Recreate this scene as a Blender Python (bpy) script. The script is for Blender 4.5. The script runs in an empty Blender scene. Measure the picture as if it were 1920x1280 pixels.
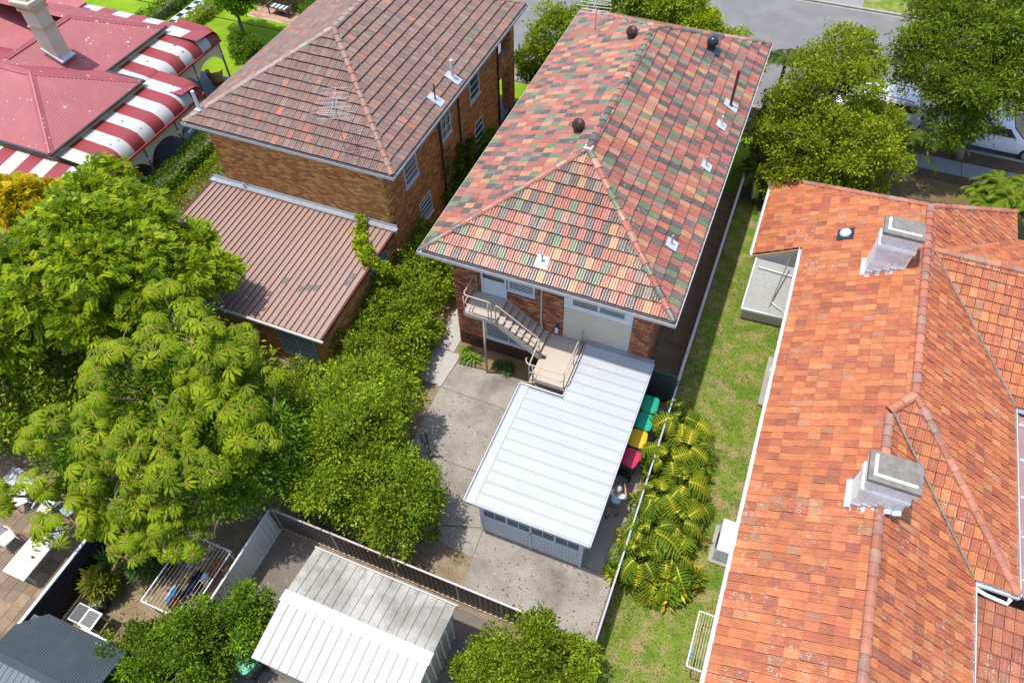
import bpy, bmesh, math, random
import numpy as np
from mathutils import Vector, Matrix

# ------------------------------------------------------------------ camera, sky, sun, exposure
scene = bpy.context.scene
COL = scene.collection
cam_data = bpy.data.cameras.new("camera")
cam = bpy.data.objects.new("camera", cam_data)
COL.objects.link(cam)
cam_data.sensor_width = 36.0
cam_data.lens = 36.0 * 1359.1 / 1920.0
cam_data.clip_start = 0.1
cam_data.clip_end = 600.0
CAM = Vector((9.729, -15.024, 23.022))
R_ = Vector((0.927, 0.376, -0.017)).normalized()
F_ = Vector((-0.243, 0.565, -0.788))
F_ = (F_ - R_ * F_.dot(R_)).normalized()
U_ = R_.cross(F_)
cam.matrix_world = Matrix(((R_.x, U_.x, -F_.x, CAM.x), (R_.y, U_.y, -F_.y, CAM.y), (R_.z, U_.z, -F_.z, CAM.z), (0, 0, 0, 1)))
scene.camera = cam

SUN_DIR = Vector((0.235, 0.08, -1.0)).normalized()          # the way the light travels
world = bpy.data.worlds.new("World")
scene.world = world
world.use_nodes = True
wn = world.node_tree.nodes
bg = wn["Background"]
sky = wn.new("ShaderNodeTexSky")
sky.sky_type = 'NISHITA'
sky.sun_disc = False
sky.sun_elevation = math.asin(-SUN_DIR.z)
sky.sun_rotation = math.atan2(-SUN_DIR.x, -SUN_DIR.y)
sky.air_density = 1.0
sky.dust_density = 1.5
world.node_tree.links.new(sky.outputs[0], bg.inputs[0])
bg.inputs[1].default_value = 0.15
sun_data = bpy.data.lights.new("sun", 'SUN')
sun_data.energy = 2.55
sun_data.angle = math.radians(1.0)
sun_data.color = (1.0, 0.95, 0.87)
sun = bpy.data.objects.new("sun", sun_data)
COL.objects.link(sun)
sun.rotation_euler = SUN_DIR.to_track_quat('-Z', 'Y').to_euler()
scene.view_settings.view_transform = 'Standard'
scene.view_settings.look = 'None'
scene.view_settings.gamma = 1.0
scene.view_settings.exposure = 1.08

# ------------------------------------------------------------------ helpers
rnd = random.Random(7)
nr = np.random.default_rng(11)
ID3 = Matrix.Identity(3)

def rot(ax, deg):
    return Matrix.Rotation(math.radians(deg), 3, ax)

class MB:
    """collects shapes for one mesh object; every vertex may carry a colour"""
    def __init__(self):
        self.v = []; self.f = []; self.c = []
    def add(self, vs, fs, col=None):
        n = len(self.v)
        self.v.extend(tuple(x) for x in vs)
        self.f.extend(tuple(i + n for i in f) for f in fs)
        self.c.extend([col or (1, 1, 1)] * len(vs))
        return self
    def box(self, x0, x1, y0, y1, z0, z1, col=None):
        return self.add([(x0, y0, z0), (x1, y0, z0), (x1, y1, z0), (x0, y1, z0), (x0, y0, z1), (x1, y0, z1), (x1, y1, z1), (x0, y1, z1)],
                        [(3, 2, 1, 0), (4, 5, 6, 7), (0, 1, 5, 4), (1, 2, 6, 5), (2, 3, 7, 6), (3, 0, 4, 7)], col)
    def obox(self, c, size, m=ID3, col=None):
        c = Vector(c); h = Vector(size) * .5
        vs = [c + m @ Vector((sx * h.x, sy * h.y, sz * h.z)) for sz in (-1, 1) for sx, sy in ((-1, -1), (1, -1), (1, 1), (-1, 1))]
        return self.add(vs, [(3, 2, 1, 0), (4, 5, 6, 7), (0, 1, 5, 4), (1, 2, 6, 5), (2, 3, 7, 6), (3, 0, 4, 7)], col)
    def beam(self, a, b, w, h, up=(0, 0, 1), col=None):
        a = Vector(a); b = Vector(b); d = (b - a); L = d.length; d.normalize()
        s = d.cross(Vector(up))
        if s.length < 1e-4: s = d.cross(Vector((1, 0, 0)))
        s.normalize(); u = s.cross(d)
        m = Matrix((d, s, u)).transposed()
        return self.obox((a + b) / 2, (L, w, h), m, col)
    def tube(self, pts, r, n=7, cap=True, col=None):
        pts = [Vector(p) for p in pts]; k = len(pts)
        rs = r if isinstance(r, (list, tuple)) else [r] * k
        vs = []; fs = []; prev = None
        for i, p in enumerate(pts):
            d = (pts[min(i + 1, k - 1)] - pts[max(i - 1, 0)]).normalized()
            if prev is None:
                a = d.cross(Vector((0, 0, 1)))
                if a.length < .05: a = d.cross(Vector((1, 0, 0)))
            else:
                a = prev - d * prev.dot(d)
            a.normalize(); prev = a; b = d.cross(a)
            for j in range(n):
                t = 2 * math.pi * j / n
                vs.append(p + (a * math.cos(t) + b * math.sin(t)) * rs[i])
        for i in range(k - 1):
            for j in range(n):
                j2 = (j + 1) % n
                fs.append((i * n + j, i * n + j2, (i + 1) * n + j2, (i + 1) * n + j))
        if cap:
            fs.append(tuple(range(n - 1, -1, -1))); fs.append(tuple((k - 1) * n + j for j in range(n)))
        return self.add(vs, fs, col)
    def lathe(self, c, prof, n=14, m=ID3, col=None, sx=1, sy=1):
        c = Vector(c); vs = []; fs = []
        for (r, z) in prof:
            for j in range(n):
                t = 2 * math.pi * j / n
                vs.append(c + m @ Vector((r * sx * math.cos(t), r * sy * math.sin(t), z)))
        for i in range(len(prof) - 1):
            for j in range(n):
                j2 = (j + 1) % n
                fs.append((i * n + j, i * n + j2, (i + 1) * n + j2, (i + 1) * n + j))
        fs.append(tuple(range(n - 1, -1, -1))); fs.append(tuple((len(prof) - 1) * n + j for j in range(n)))
        return self.add(vs, fs, col)
    def prism(self, poly, z0, z1, col=None):
        n = len(poly)
        vs = [(x, y, z0) for x, y in poly] + [(x, y, z1) for x, y in poly]
        fs = [tuple(range(n - 1, -1, -1)), tuple(range(n, 2 * n))] + [(i, (i + 1) % n, n + (i + 1) % n, n + i) for i in range(n)]
        return self.add(vs, fs, col)
    def slab3(self, pts, t, col=None):
        """a plane polygon in space given thickness t along -normal"""
        pts = [Vector(p) for p in pts]
        nrm = (pts[1] - pts[0]).cross(pts[2] - pts[0]).normalized()
        if nrm.z < 0: pts = pts[::-1]; nrm = -nrm
        n = len(pts)
        vs = [p - nrm * t for p in pts] + pts
        fs = [tuple(range(n - 1, -1, -1)), tuple(range(n, 2 * n))] + [(i, (i + 1) % n, n + (i + 1) % n, n + i) for i in range(n)]
        return self.add(vs, fs, col)
    def mesh(self, name):
        me = bpy.data.meshes.new(name)
        me.from_pydata(self.v, [], self.f)
        a = me.color_attributes.new("col", 'FLOAT_COLOR', 'POINT')
        c = np.ones((len(self.v), 4), dtype=np.float32)
        if self.c: c[:, :3] = np.array(self.c, dtype=np.float32)
        a.data.foreach_set("color", c.ravel())
        return me
    def build(self, name, mat, parent=None, smooth=False, bevel=0):
        return link(name, self.mesh(name), mat, parent, smooth, bevel)

def link(name, me, mat, parent=None, smooth=False, bevel=0, matrix=None):
    if mat and not me.materials: me.materials.append(mat)
    if smooth:
        me.polygons.foreach_set("use_smooth", [True] * len(me.polygons))
    o = bpy.data.objects.new(name, me)
    COL.objects.link(o)
    if matrix is not None: o.matrix_basis = matrix
    if parent is not None:
        o.parent = parent
        o.matrix_parent_inverse = Matrix.Translation(-WL(parent))
    if bevel:
        b = o.modifiers.new("bevel", 'BEVEL'); b.width = bevel; b.segments = 2; b.limit_method = 'ANGLE'
    return o

def WL(p):
    """world position of an untransformed part's parent"""
    return Vector(p["_loc"]) if "_loc" in p else Vector((0, 0, 0))

ROOTS = []
def thing(name, label, cat, loc=(0, 0, 0), group=None):
    o = bpy.data.objects.new(name, None)
    COL.objects.link(o)
    o.empty_display_size = .2
    o.location = loc; o["_loc"] = tuple(float(t) for t in loc)
    ROOTS.append(o)
    return tag(o, label, cat, group)

def tag(o, label, cat, group=None):
    o["label"] = label; o["category"] = cat
    if group: o["group"] = group
    return o

def struct(o):
    o["kind"] = "structure"; return o
def stuff(o):
    o["kind"] = "stuff"; return o

def np_mesh(name, V, F, C=None):
    V = np.asarray(V, dtype=np.float32).reshape(-1, 3); F = np.asarray(F, dtype=np.int32)
    me = bpy.data.meshes.new(name)
    me.vertices.add(len(V)); me.vertices.foreach_set("co", V.ravel())
    me.loops.add(F.size); me.loops.foreach_set("vertex_index", F.ravel())
    me.polygons.add(len(F)); me.polygons.foreach_set("loop_start", np.arange(len(F), dtype=np.int32) * F.shape[1])
    me.update(calc_edges=True)
    if C is not None:
        a = me.color_attributes.new("col", 'FLOAT_COLOR', 'POINT')
        c = np.ones((len(V), 4), dtype=np.float32); c[:, :3] = C
        a.data.foreach_set("color", c.ravel())
    return me

# ------------------------------------------------------------------ materials
def mat_new(name):
    m = bpy.data.materials.new(name); m.use_nodes = True
    nt = m.node_tree
    return m, nt, nt.nodes, nt.links, nt.nodes["Principled BSDF"]

def pmat(name, col=(.5, .5, .5), rough=.7, attr=False, var=.15, scale=2.0, dirt=None, bump=0.0, bscale=60.0, metal=0.0, spec=.4, spots=None, grad=None, fine=0.0, fscale=80, stretch=None):
    m, nt, N, L, P = mat_new(name)
    geo = N.new("ShaderNodeNewGeometry")
    pos = geo.outputs["Position"]
    if stretch:
        mp = N.new("ShaderNodeMapping"); mp.inputs["Scale"].default_value = stretch
        L.new(pos, mp.inputs[0]); pos = mp.outputs[0]
    if attr:
        a = N.new("ShaderNodeAttribute"); a.attribute_name = "col"; c = a.outputs["Color"]
    else:
        a = N.new("ShaderNodeRGB"); a.outputs[0].default_value = (*col, 1); c = a.outputs[0]
    def noise(s, d=4, r=.6):
        n = N.new("ShaderNodeTexNoise"); n.inputs["Scale"].default_value = s; n.inputs["Detail"].default_value = d; n.inputs["Roughness"].default_value = r
        L.new(pos, n.inputs["Vector"]); return n.outputs["Fac"]
    def mapr(x, a0, a1, b0, b1):
        k = N.new("ShaderNodeMapRange"); k.inputs[1].default_value = a0; k.inputs[2].default_value = a1; k.inputs[3].default_value = b0; k.inputs[4].default_value = b1
        L.new(x, k.inputs[0]); return k.outputs[0]
    def mul(c, x):
        k = N.new("ShaderNodeMix"); k.data_type = 'RGBA'; k.blend_type = 'MULTIPLY'; k.inputs[0].default_value = 1
        L.new(c, k.inputs[6]); L.new(x, k.inputs[7]); return k.outputs[2]
    def mix(f, c, col2):
        k = N.new("ShaderNodeMix"); k.data_type = 'RGBA'
        L.new(f, k.inputs[0]); L.new(c, k.inputs[6]); k.inputs[7].default_value = (*col2, 1); return k.outputs[2]
    if var: c = mul(c, mapr(noise(scale), .25, .75, 1 - var, 1 + var))
    if fine: c = mul(c, mapr(noise(fscale, 2), .25, .75, 1 - fine, 1 + fine))
    if dirt:   # (colour, scale, lo, hi)
        for dcol, ds, lo, hi, amt in (dirt if isinstance(dirt, list) else [dirt]):
            c = mix(mapr(noise(ds, 6, .65), lo, hi, 0, amt), c, dcol)
    if spots:  # lichen rosettes: (colour, scale, radius, ring, density threshold)
        for scol, ss, rad, ring, dens, amt in spots:
            v = N.new("ShaderNodeTexVoronoi"); v.inputs["Scale"].default_value = ss; v.inputs["Randomness"].default_value = 1.0
            wob = N.new("ShaderNodeVectorMath"); wob.operation = 'ADD'
            nn = N.new("ShaderNodeTexNoise"); nn.inputs["Scale"].default_value = ss * 4
            L.new(pos, nn.inputs["Vector"])
            sc = N.new("ShaderNodeVectorMath"); sc.operation = 'SCALE'; sc.inputs["Scale"].default_value = .12 / ss * 2
            L.new(nn.outputs["Color"], sc.inputs[0]); L.new(pos, wob.inputs[0]); L.new(sc.outputs[0], wob.inputs[1])
            L.new(wob.outputs[0], v.inputs["Vector"])
            d = v.outputs["Distance"]
            sep = N.new("ShaderNodeSeparateColor"); L.new(v.outputs["Color"], sep.inputs[0])
            rr = N.new("ShaderNodeMath"); rr.operation = 'MULTIPLY'; rr.inputs[1].default_value = rad; L.new(sep.outputs[0], rr.inputs[0])
            lt = N.new("ShaderNodeMath"); lt.operation = 'LESS_THAN'; L.new(d, lt.inputs[0]); L.new(rr.outputs[0], lt.inputs[1])
            f = lt.outputs[0]
            if ring:
                r2 = N.new("ShaderNodeMath"); r2.operation = 'MULTIPLY'; r2.inputs[1].default_value = ring; L.new(rr.outputs[0], r2.inputs[0])
                gt = N.new("ShaderNodeMath"); gt.operation = 'GREATER_THAN'; L.new(d, gt.inputs[0]); L.new(r2.outputs[0], gt.inputs[1])
                mm = N.new("ShaderNodeMath"); mm.operation = 'MULTIPLY'; L.new(f, mm.inputs[0]); L.new(gt.outputs[0], mm.inputs[1]); f = mm.outputs[0]
            dn = noise(.55, 2)
            if grad:
                sx = N.new("ShaderNodeSeparateXYZ"); L.new(geo.outputs["Position"], sx.inputs[0])
                ad = N.new("ShaderNodeMath"); ad.operation = 'ADD'; L.new(mapr(sx.outputs[1], grad[0], grad[1], 0, grad[2]), ad.inputs[0]); L.new(dn, ad.inputs[1]); dn = ad.outputs[0]
            dn = mapr(dn, dens, dens + .08, 0, amt)
            mm = N.new("ShaderNodeMath"); mm.operation = 'MULTIPLY'; L.new(f, mm.inputs[0]); L.new(dn, mm.inputs[1])
            c = mix(mm.outputs[0], c, scol)
    L.new(c, P.inputs["Base Color"])
    P.inputs["Roughness"].default_value = rough
    P.inputs["Metallic"].default_value = metal
    P.inputs["Specular IOR Level"].default_value = spec
    if bump:
        b = N.new("ShaderNodeBump"); b.inputs["Strength"].default_value = bump; b.inputs["Distance"].default_value = .02
        L.new(noise(bscale, 3), b.inputs["Height"]); L.new(b.outputs[0], P.inputs["Normal"])
    return m

def leafmat(name, trans=.42, rough=.45, warm=(1.25, 1.15, .5), spec=.35):
    m, nt, N, L, P = mat_new(name)
    a = N.new("ShaderNodeAttribute"); a.attribute_name = "col"
    L.new(a.outputs["Color"], P.inputs["Base Color"])
    P.inputs["Roughness"].default_value = rough; P.inputs["Specular IOR Level"].default_value = spec
    t = N.new("ShaderNodeBsdfTranslucent")
    k = N.new("ShaderNodeMix"); k.data_type = 'RGBA'; k.blend_type = 'MULTIPLY'; k.inputs[0].default_value = 1; k.inputs[7].default_value = (*warm, 1)
    L.new(a.outputs["Color"], k.inputs[6]); L.new(k.outputs[2], t.inputs[0])
    mx = N.new("ShaderNodeMixShader"); mx.inputs[0].default_value = trans
    L.new(P.outputs[0], mx.inputs[1]); L.new(t.outputs[0], mx.inputs[2])
    L.new(mx.outputs[0], N["Material Output"].inputs["Surface"])
    return m

M = {}
M['tile'] = pmat('glazed_tile', attr=True, rough=.27, var=.16, scale=9, spec=.36, bump=.15, bscale=30,
                 dirt=[((.10, .085, .08), 1.1, .50, .72, .35), ((.09, .08, .075), 5, .58, .76, .5), ((.33, .30, .27), 11, .56, .72, .45), ((.30, .27, .24), 34, .54, .66, .4)],
                 spots=[((.36, .35, .31), 7, .32, .3, .52, .5), ((.40, .28, .10), 16, .4, 0, .58, .6)])
M['tile_brown'] = pmat('weathered_brown_tile', attr=True, rough=.55, var=.2, scale=7, bump=.2, bscale=30,
                       dirt=[((.30, .26, .15), 2.2, .61, .72, .5), ((.30, .27, .25), 16, .62, .72, .35)],
                       spots=[((.33, .32, .29), 5.5, .26, 0, .42, .45), ((.38, .36, .33), 13, .24, 0, .47, .5)])
M['tile_orange'] = pmat('terracotta_tile', attr=True, rough=.6, var=.2, scale=4, fine=.14, fscale=55, bump=.25, bscale=40,
                        dirt=[((.20, .065, .04), 1.6, .52, .74, .4), ((.36, .27, .21), 24, .58, .72, .35), ((.09, .07, .055), 3.5, .66, .78, .55)],
                        grad=(-1.5, -7.5, .14), spots=[((.36, .32, .25), 5.5, .40, .55, .57, .6), ((.13, .11, .08), 5.5, .24, 0, .57, .7), ((.34, .28, .22), 15, .38, .3, .52, .5), ((.38, .32, .26), 26, .24, 0, .36, .3)])
M['mortar'] = pmat('mortar', (.40, .345, .29), .9, var=.2, scale=5, bump=.3)
M['brick'] = pmat('red_brick', attr=True, rough=.8, var=.25, scale=12, fine=.2, bump=.3, bscale=80)
M['underlay'] = pmat('roof_batten', (.05, .035, .03), .9)
M['white'] = pmat('white_paint', (.56, .58, .60), .5, var=.05, dirt=((.45, .44, .42), 8, .62, .8, .3))
M['cream'] = pmat('cream_paint', (.52, .46, .37), .7, var=.06, scale=6)
M['beige'] = pmat('beige_enamel', (.40, .335, .27), .45, var=.06, scale=3, dirt=((.2, .15, .1), 3, .62, .8, .35))
M['gutter'] = pmat('painted_gutter', (.42, .39, .37), .5, var=.12, scale=4)
M['dark_metal'] = pmat('dark_metal', (.035, .035, .04), .45, var=.1)
M['steel'] = pmat('galvanised_steel', (.42, .44, .46), .38, var=.14, scale=6, metal=.6)
M['flashing'] = pmat('lead_flashing', (.42, .45, .48), .45, var=.12, scale=8, metal=.2)
M['wood'] = pmat('weathered_wood', (.13, .075, .045), .75, var=.3, scale=8, stretch=(1, 1, 1))
M['leaf'] = leafmat('leaf', rough=.55, spec=.15)
M['leaf_gloss'] = leafmat('glossy_leaf', trans=.36, rough=.55, spec=.10)
M['bark'] = pmat('bark', (.16, .12, .085), .9, var=.4, scale=6, bump=.6, bscale=30)
M['bark_pale'] = pmat('pale_bark', (.26, .21, .15), .9, var=.35, scale=6, bump=.5, bscale=30)

def glassmat(name, col=(.03, .04, .05), rough=.08):
    m, nt, N, L, P = mat_new(name)
    P.inputs["Base Color"].default_value = (*col, 1); P.inputs["Roughness"].default_value = rough; P.inputs["Specular IOR Level"].default_value = .8
    return m
M['glass'] = glassmat('window_glass')
M['glass_green'] = glassmat('frosted_glass', (.22, .30, .28), .25)
M['black_rubber'] = pmat('black_rubber', (.02, .02, .02), .8, var=.1)

def colmat(name, col, rough=.5, **k):
    return pmat(name, col, rough, var=k.pop('var', .08), **k)

def jit(c, a=.12, r=rnd):
    k = 1 + r.uniform(-a, a)
    return tuple(max(0, t * k * (1 + r.uniform(-a, a) * .35)) for t in c)

# ------------------------------------------------------------------ roof tiles
class TileRoof:
    """collects the tiles of one house: the largest-showing ones become objects, the rest one joined part"""
    def __init__(self, W, C, prof, palette, weights, mat, nvar=12, rise=.030, stagger=0.0, crest=None, jitter=.006, gap=.006):
        self.gap = gap
        self.W, self.C, self.prof, self.mat = W, C, prof, mat
        self.pal, self.wt = palette, weights
        self.rise, self.stagger, self.jitter = rise, stagger, jitter
        self.whole = []; self.part = []; self.crest = crest
        self.vars = {}
    def tile_geo(self, col):
        n = len(self.prof); W, C = self.W - self.gap, self.C + .02
        vs, cs = [], []
        for (t, h) in self.prof: vs.append((t * W, 0, h + self.rise)); cs.append(col)
        for (t, h) in self.prof: vs.append((t * W, C, h)); cs.append(col)
        for (t, h) in self.prof: vs.append((t * W, .004, h + self.rise - .014)); cs.append(col)
        fs = [(i, i + 1, n + i + 1, n + i) for i in range(n - 1)] + [(2 * n + i, 2 * n + i + 1, i + 1, i) for i in range(n - 1)]
        fs += [(0, n, 2 * n), (n - 1, 3 * n - 1, 2 * n - 1)]
        if self.crest:
            mx = max(h for t, h in self.prof)
            for k in (0, n):
                for i, (t, h) in enumerate(self.prof):
                    if h > mx * .9: cs[k + i] = tuple(c * (1 - self.crest[1]) + w * self.crest[1] for c, w in zip(col, self.crest[0]))
        return vs, fs, cs
    def pick(self):
        x = rnd.random() * sum(self.wt)
        for i, w in enumerate(self.wt):
            x -= w
            if x <= 0: return i
        return 0
    def face(self, pts, e0, e1, lift=.03):
        pts = [Vector(p) for p in pts]; e0 = Vector(e0); e1 = Vector(e1)
        u = (e1 - e0).normalized()
        nrm = None
        for i in range(len(pts) - 2):
            c = (pts[i + 1] - pts[0]).cross(pts[i + 2] - pts[0])
            if c.length > 1e-3: nrm = c.normalized(); break
        if nrm.z < 0: nrm = -nrm
        v = nrm.cross(u)
        if v.z < 0: u = -u; v = nrm.cross(u)
        P2 = [((p - e0).dot(u), (p - e0).dot(v)) for p in pts]
        area = sum(P2[i][0] * P2[(i + 1) % len(P2)][1] - P2[(i + 1) % len(P2)][0] * P2[i][1] for i in range(len(P2)))
        if area < 0: P2 = P2[::-1]
        edges = []
        for i in range(len(P2)):
            a, b = P2[i], P2[(i + 1) % len(P2)]
            d = (b[0] - a[0], b[1] - a[1]); L = math.hypot(*d)
            if L > 1e-4: edges.append((a, (-d[1] / L, d[0] / L)))
        W, C = self.W, self.C
        u0, u1 = min(p[0] for p in P2), max(p[0] for p in P2); v0, v1 = min(p[1] for p in P2), max(p[1] for p in P2)
        part = MB()
        for j in range(math.floor(v0 / C), math.ceil(v1 / C)):
            off = (j % 2) * self.stagger * W; last = -1
            for i in range(math.floor((u0 - off) / W), math.ceil((u1 - off) / W) + 1):
                a, b = i * W + off, j * C
                cor = [(a, b), (a + W, b), (a + W, b + C), (a, b + C)]
                ds = [[(q[0] - e[0][0]) * e[1][0] + (q[1] - e[0][1]) * e[1][1] for q in cor] for e in edges]
                if any(max(d) <= .01 for d in ds): continue
                jt = self.jitter
                m = Matrix((u, v, nrm)).transposed()
                m = m @ rot('Z', rnd.uniform(-.5, .5)) @ rot('X', rnd.uniform(-.5, .5) * jt * 100) @ rot('Y', rnd.uniform(-.5, .5) * jt * 60)
                o = e0 + u * (a + rnd.uniform(-1, 1) * jt * .5) + v * (b + rnd.uniform(-1, 1) * jt) + nrm * (lift + rnd.uniform(0, jt))
                k = self.pick()
                if k == last or (last in (2, 3) and k in (2, 3)): k = self.pick()
                last = k
                if all(min(d) >= -.012 for d in ds):
                    cc = e0 + u * (a + W / 2) + v * (b + C / 2)
                    d = cc - CAM
                    x, y, z = d.dot(R_), d.dot(U_), d.dot(F_)
                    vis = abs(x / z) < .70 and abs(y / z) < .468
                    show = -nrm.dot(d.normalized()) / d.length_squared if vis else 0
                    self.whole.append((show, o, m, k))
                else:
                    vs, fs, cs = self.tile_geo(jit(self.pal[k]))
                    n = len(part.v)
                    part.v.extend(tuple(o + m @ Vector(q)) for q in vs); part.f.extend(tuple(t + n for t in f) for f in fs); part.c.extend(cs)
        if part.v:
            me = part.mesh("cut")
            bm = bmesh.new(); bm.from_mesh(me); bpy.data.meshes.remove(me)
            for (a, nn) in edges:
                co = e0 + u * a[0] + v * a[1]; no = u * nn[0] + v * nn[1]
                bmesh.ops.bisect_plane(bm, geom=bm.verts[:] + bm.edges[:] + bm.faces[:], plane_co=co - no * .012, plane_no=no, clear_inner=True)
            self.part.append(bm)
    def finish(self, roof, nind=300, tname='roof_tile'):
        self.whole.sort(key=lambda t: -t[0])
        ind = [t for t in self.whole[:nind] if t[0] > 0]
        rest = self.whole[len(ind):]
        for (s, o, m, k) in ind:
            q = rnd.randrange(5)
            if (k, q) not in self.vars:
                vs, fs, cs = self.tile_geo(jit(self.pal[k]))
                mb = MB(); mb.v = vs; mb.f = fs; mb.c = cs
                self.vars[(k, q)] = mb.mesh(tname)
            mx = m.to_4x4(); mx.translation = o
            link(tname, self.vars[(k, q)], self.mat, roof, matrix=mx)
        V, F, Cc = [], [], []
        n = 0
        for (s, o, m, k) in rest:
            vs, fs, cs = self.tile_geo(jit(self.pal[k]))
            V.append(np.array(vs) @ np.array(m).T + np.array(o))
            F.extend(tuple(t + n for t in f) for f in fs); Cc.extend(cs); n += len(vs)
        mb = MB()
        if V: mb.v = [tuple(r) for r in np.concatenate(V)]; mb.f = F; mb.c = Cc
        me = mb.mesh(tname + 's')
        bm = bmesh.new(); bm.from_mesh(me)
        for b2 in self.part:
            t = bpy.data.meshes.new("t"); b2.to_mesh(t); b2.free()
            bm.from_mesh(t); bpy.data.meshes.remove(t)
        bm.to_mesh(me); bm.free()
        stuff(link(tname + 's', me, self.mat, roof))

def ridge_caps(roof, a, b, palette, mat, r=.12, L=.40, name='ridge_cap', lift=.02):
    a = Vector(a); b = Vector(b); d = b - a; n = max(1, round(d.length / L)); L = d.length / n; d.normalize()
    s = d.cross(Vector((0, 0, 1))).normalized(); u = s.cross(d)
    for i in range(n):
        col = jit(rnd.choice(palette), .15)
        mb = MB(); K = 7; vs = []; fs = []
        for (t, rr, hh) in ((-.02, r * 1.04, .018), (L, r * .9, 0.0)):
            for j in range(K):
                th = math.pi * j / (K - 1)
                vs.append(a + d * (i * L + t) + s * (math.cos(th) * rr) + u * (math.sin(th) * rr * .78 + lift - .045 + hh + rnd.uniform(0, .006)))
        for (t, rr, hh) in ((-.02, r * .88, .0),):
            for j in range(K):
                th = math.pi * j / (K - 1)
                vs.append(a + d * (i * L + t) + s * (math.cos(th) * rr) + u * (math.sin(th) * rr * .70 + lift - .06 + hh))
        fs = [(j, j + 1, K + j + 1, K + j) for j in range(K - 1)] + [(2 * K + j, 2 * K + j + 1, j + 1, j) for j in range(K - 1)]
        mb.add(vs, fs, col)
        mb.build(name, mat, roof)

# ------------------------------------------------------------------ bricks
def brick_wall(parent, O, u, n, width, z0, z1, holes, palette, mat, nind=0, L=.24, H=.086, gap=.012, depth=.05, soldier=None):
    """running-bond bricks standing proud of the mortar face"""
    O = Vector(O); u = Vector(u).normalized(); n = Vector(n).normalized()
    rows = int((z1 - z0) / H); lst = []
    for j in range(rows):
        a, b = z0 + j * H + gap / 2, z0 + (j + 1) * H - gap / 2
        off = -L / 2 if j % 2 else 0
        x = off
        while x < width:
            segs = [(max(x, 0) + gap / 2, min(x + L, width) - gap / 2)]
            for (h0, h1, g0, g1) in holes:
                if b > g0 and a < g1:
                    out = []
                    for (s0, s1) in segs:
                        if s1 <= h0 or s0 >= h1: out.append((s0, s1))
                        else:
                            if s0 < h0: out.append((s0, h0))
                            if s1 > h1: out.append((h1, s1))
                    segs = out
            for (s0, s1) in segs:
                if s1 - s0 > .03: lst.append((s0, s1, a, b))
            x += L
    shared = {}
    if nind:
        full = [t for t in lst if abs(t[1] - t[0] - (L - gap)) < 1e-3]
        full.sort(key=lambda t: -t[2] - rnd.random() * .3)
        ind = set(full[:nind]); lst2 = [t for t in lst if t not in ind]
        for (s0, s1, a, b) in ind:
            k = rnd.randrange(12)
            if k not in shared:
                mb = MB(); dx = (L - gap) / 2; dz = (H - gap) / 2
                mb.box(-dx, dx, 0, depth, -dz, dz, jit(rnd.choice(palette), .2)); shared[k] = mb.mesh('brick')
            m = Matrix((u, n, Vector((0, 0, 1)))).transposed().to_4x4()
            m.translation = O + u * (s0 + s1) / 2 + Vector((0, 0, (a + b) / 2)) + n * rnd.uniform(-.003, .003)
            link('brick', shared[k], mat, parent, matrix=m)
        lst = lst2
    V, F, Cc = [], [], []
    for q, (s0, s1, a, b) in enumerate(lst):
        p = depth + rnd.uniform(-.004, .004)
        c = jit(rnd.choice(palette), .2)
        for (s, z, w) in ((s0, a, p), (s1, a, p), (s1, b, p), (s0, b, p), (s0, a, 0), (s1, a, 0), (s1, b, 0), (s0, b, 0)):
            V.append(tuple(O + u * s + n * w + Vector((0, 0, z)))); Cc.append(c)
        k = q * 8
        F += [(k, k + 1, k + 2, k + 3), (k + 4, k + 5, k + 1, k), (k + 1, k + 5, k + 6, k + 2), (k + 3, k + 2, k + 6, k + 7), (k + 4, k, k + 3, k + 7)]
    if V:
        mb = MB(); mb.v = V; mb.f = F; mb.c = Cc
        stuff(mb.build('brickwork', mat, parent))

# ------------------------------------------------------------------ ribbed / corrugated sheet
def ribbed_sheet(pts, e0, e1, pitch, h, kind='wave', t=0):
    """corrugated sheet over a plane polygon (ribs run up the slope); returns a mesh"""
    pts = [Vector(p) for p in pts]; e0 = Vector(e0); e1 = Vector(e1); u = (e1 - e0).normalized()
    nrm = (pts[1] - pts[0]).cross(pts[2] - pts[0]).normalized()
    if nrm.z < 0: nrm = -nrm
    v = nrm.cross(u)
    U = [(p - e0).dot(u) for p in pts]; Vv = [(p - e0).dot(v) for p in pts]
    prof = {'wave': [(0, 0), (.25, .7), (.5, 1), (.75, .7)], 'rib': [(0, 0), (.70, 0), (.78, 1), (.92, 1)]}[kind]
    vs = []; n = int((max(U) - min(U)) / pitch) + 2
    xs = []
    for i in range(n):
        for (a, b) in prof: xs.append((min(U) + (i + a) * pitch, b * h))
    for (x, w) in xs: vs.append(e0 + u * x + v * (min(Vv) - .01) + nrm * w)
    for (x, w) in xs: vs.append(e0 + u * x + v * (max(Vv) + .01) + nrm * w)
    k = len(xs)
    mb = MB(); mb.add(vs, [(i, i + 1, k + i + 1, k + i) for i in range(k - 1)])
    me = mb.mesh("sheet"); bm = bmesh.new(); bm.from_mesh(me)
    c = sum(pts, Vector()) / len(pts)
    for i in range(len(pts)):
        a, b = pts[i], pts[(i + 1) % len(pts)]
        no = nrm.cross(b - a)
        if no.length < 1e-5: continue
        no.normalize()
        if (c - a).dot(no) < 0: no = -no
        bmesh.ops.bisect_plane(bm, geom=bm.verts[:] + bm.edges[:] + bm.faces[:], plane_co=a, plane_no=no, clear_inner=True)
    bm.to_mesh(me); bm.free()
    return me

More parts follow.
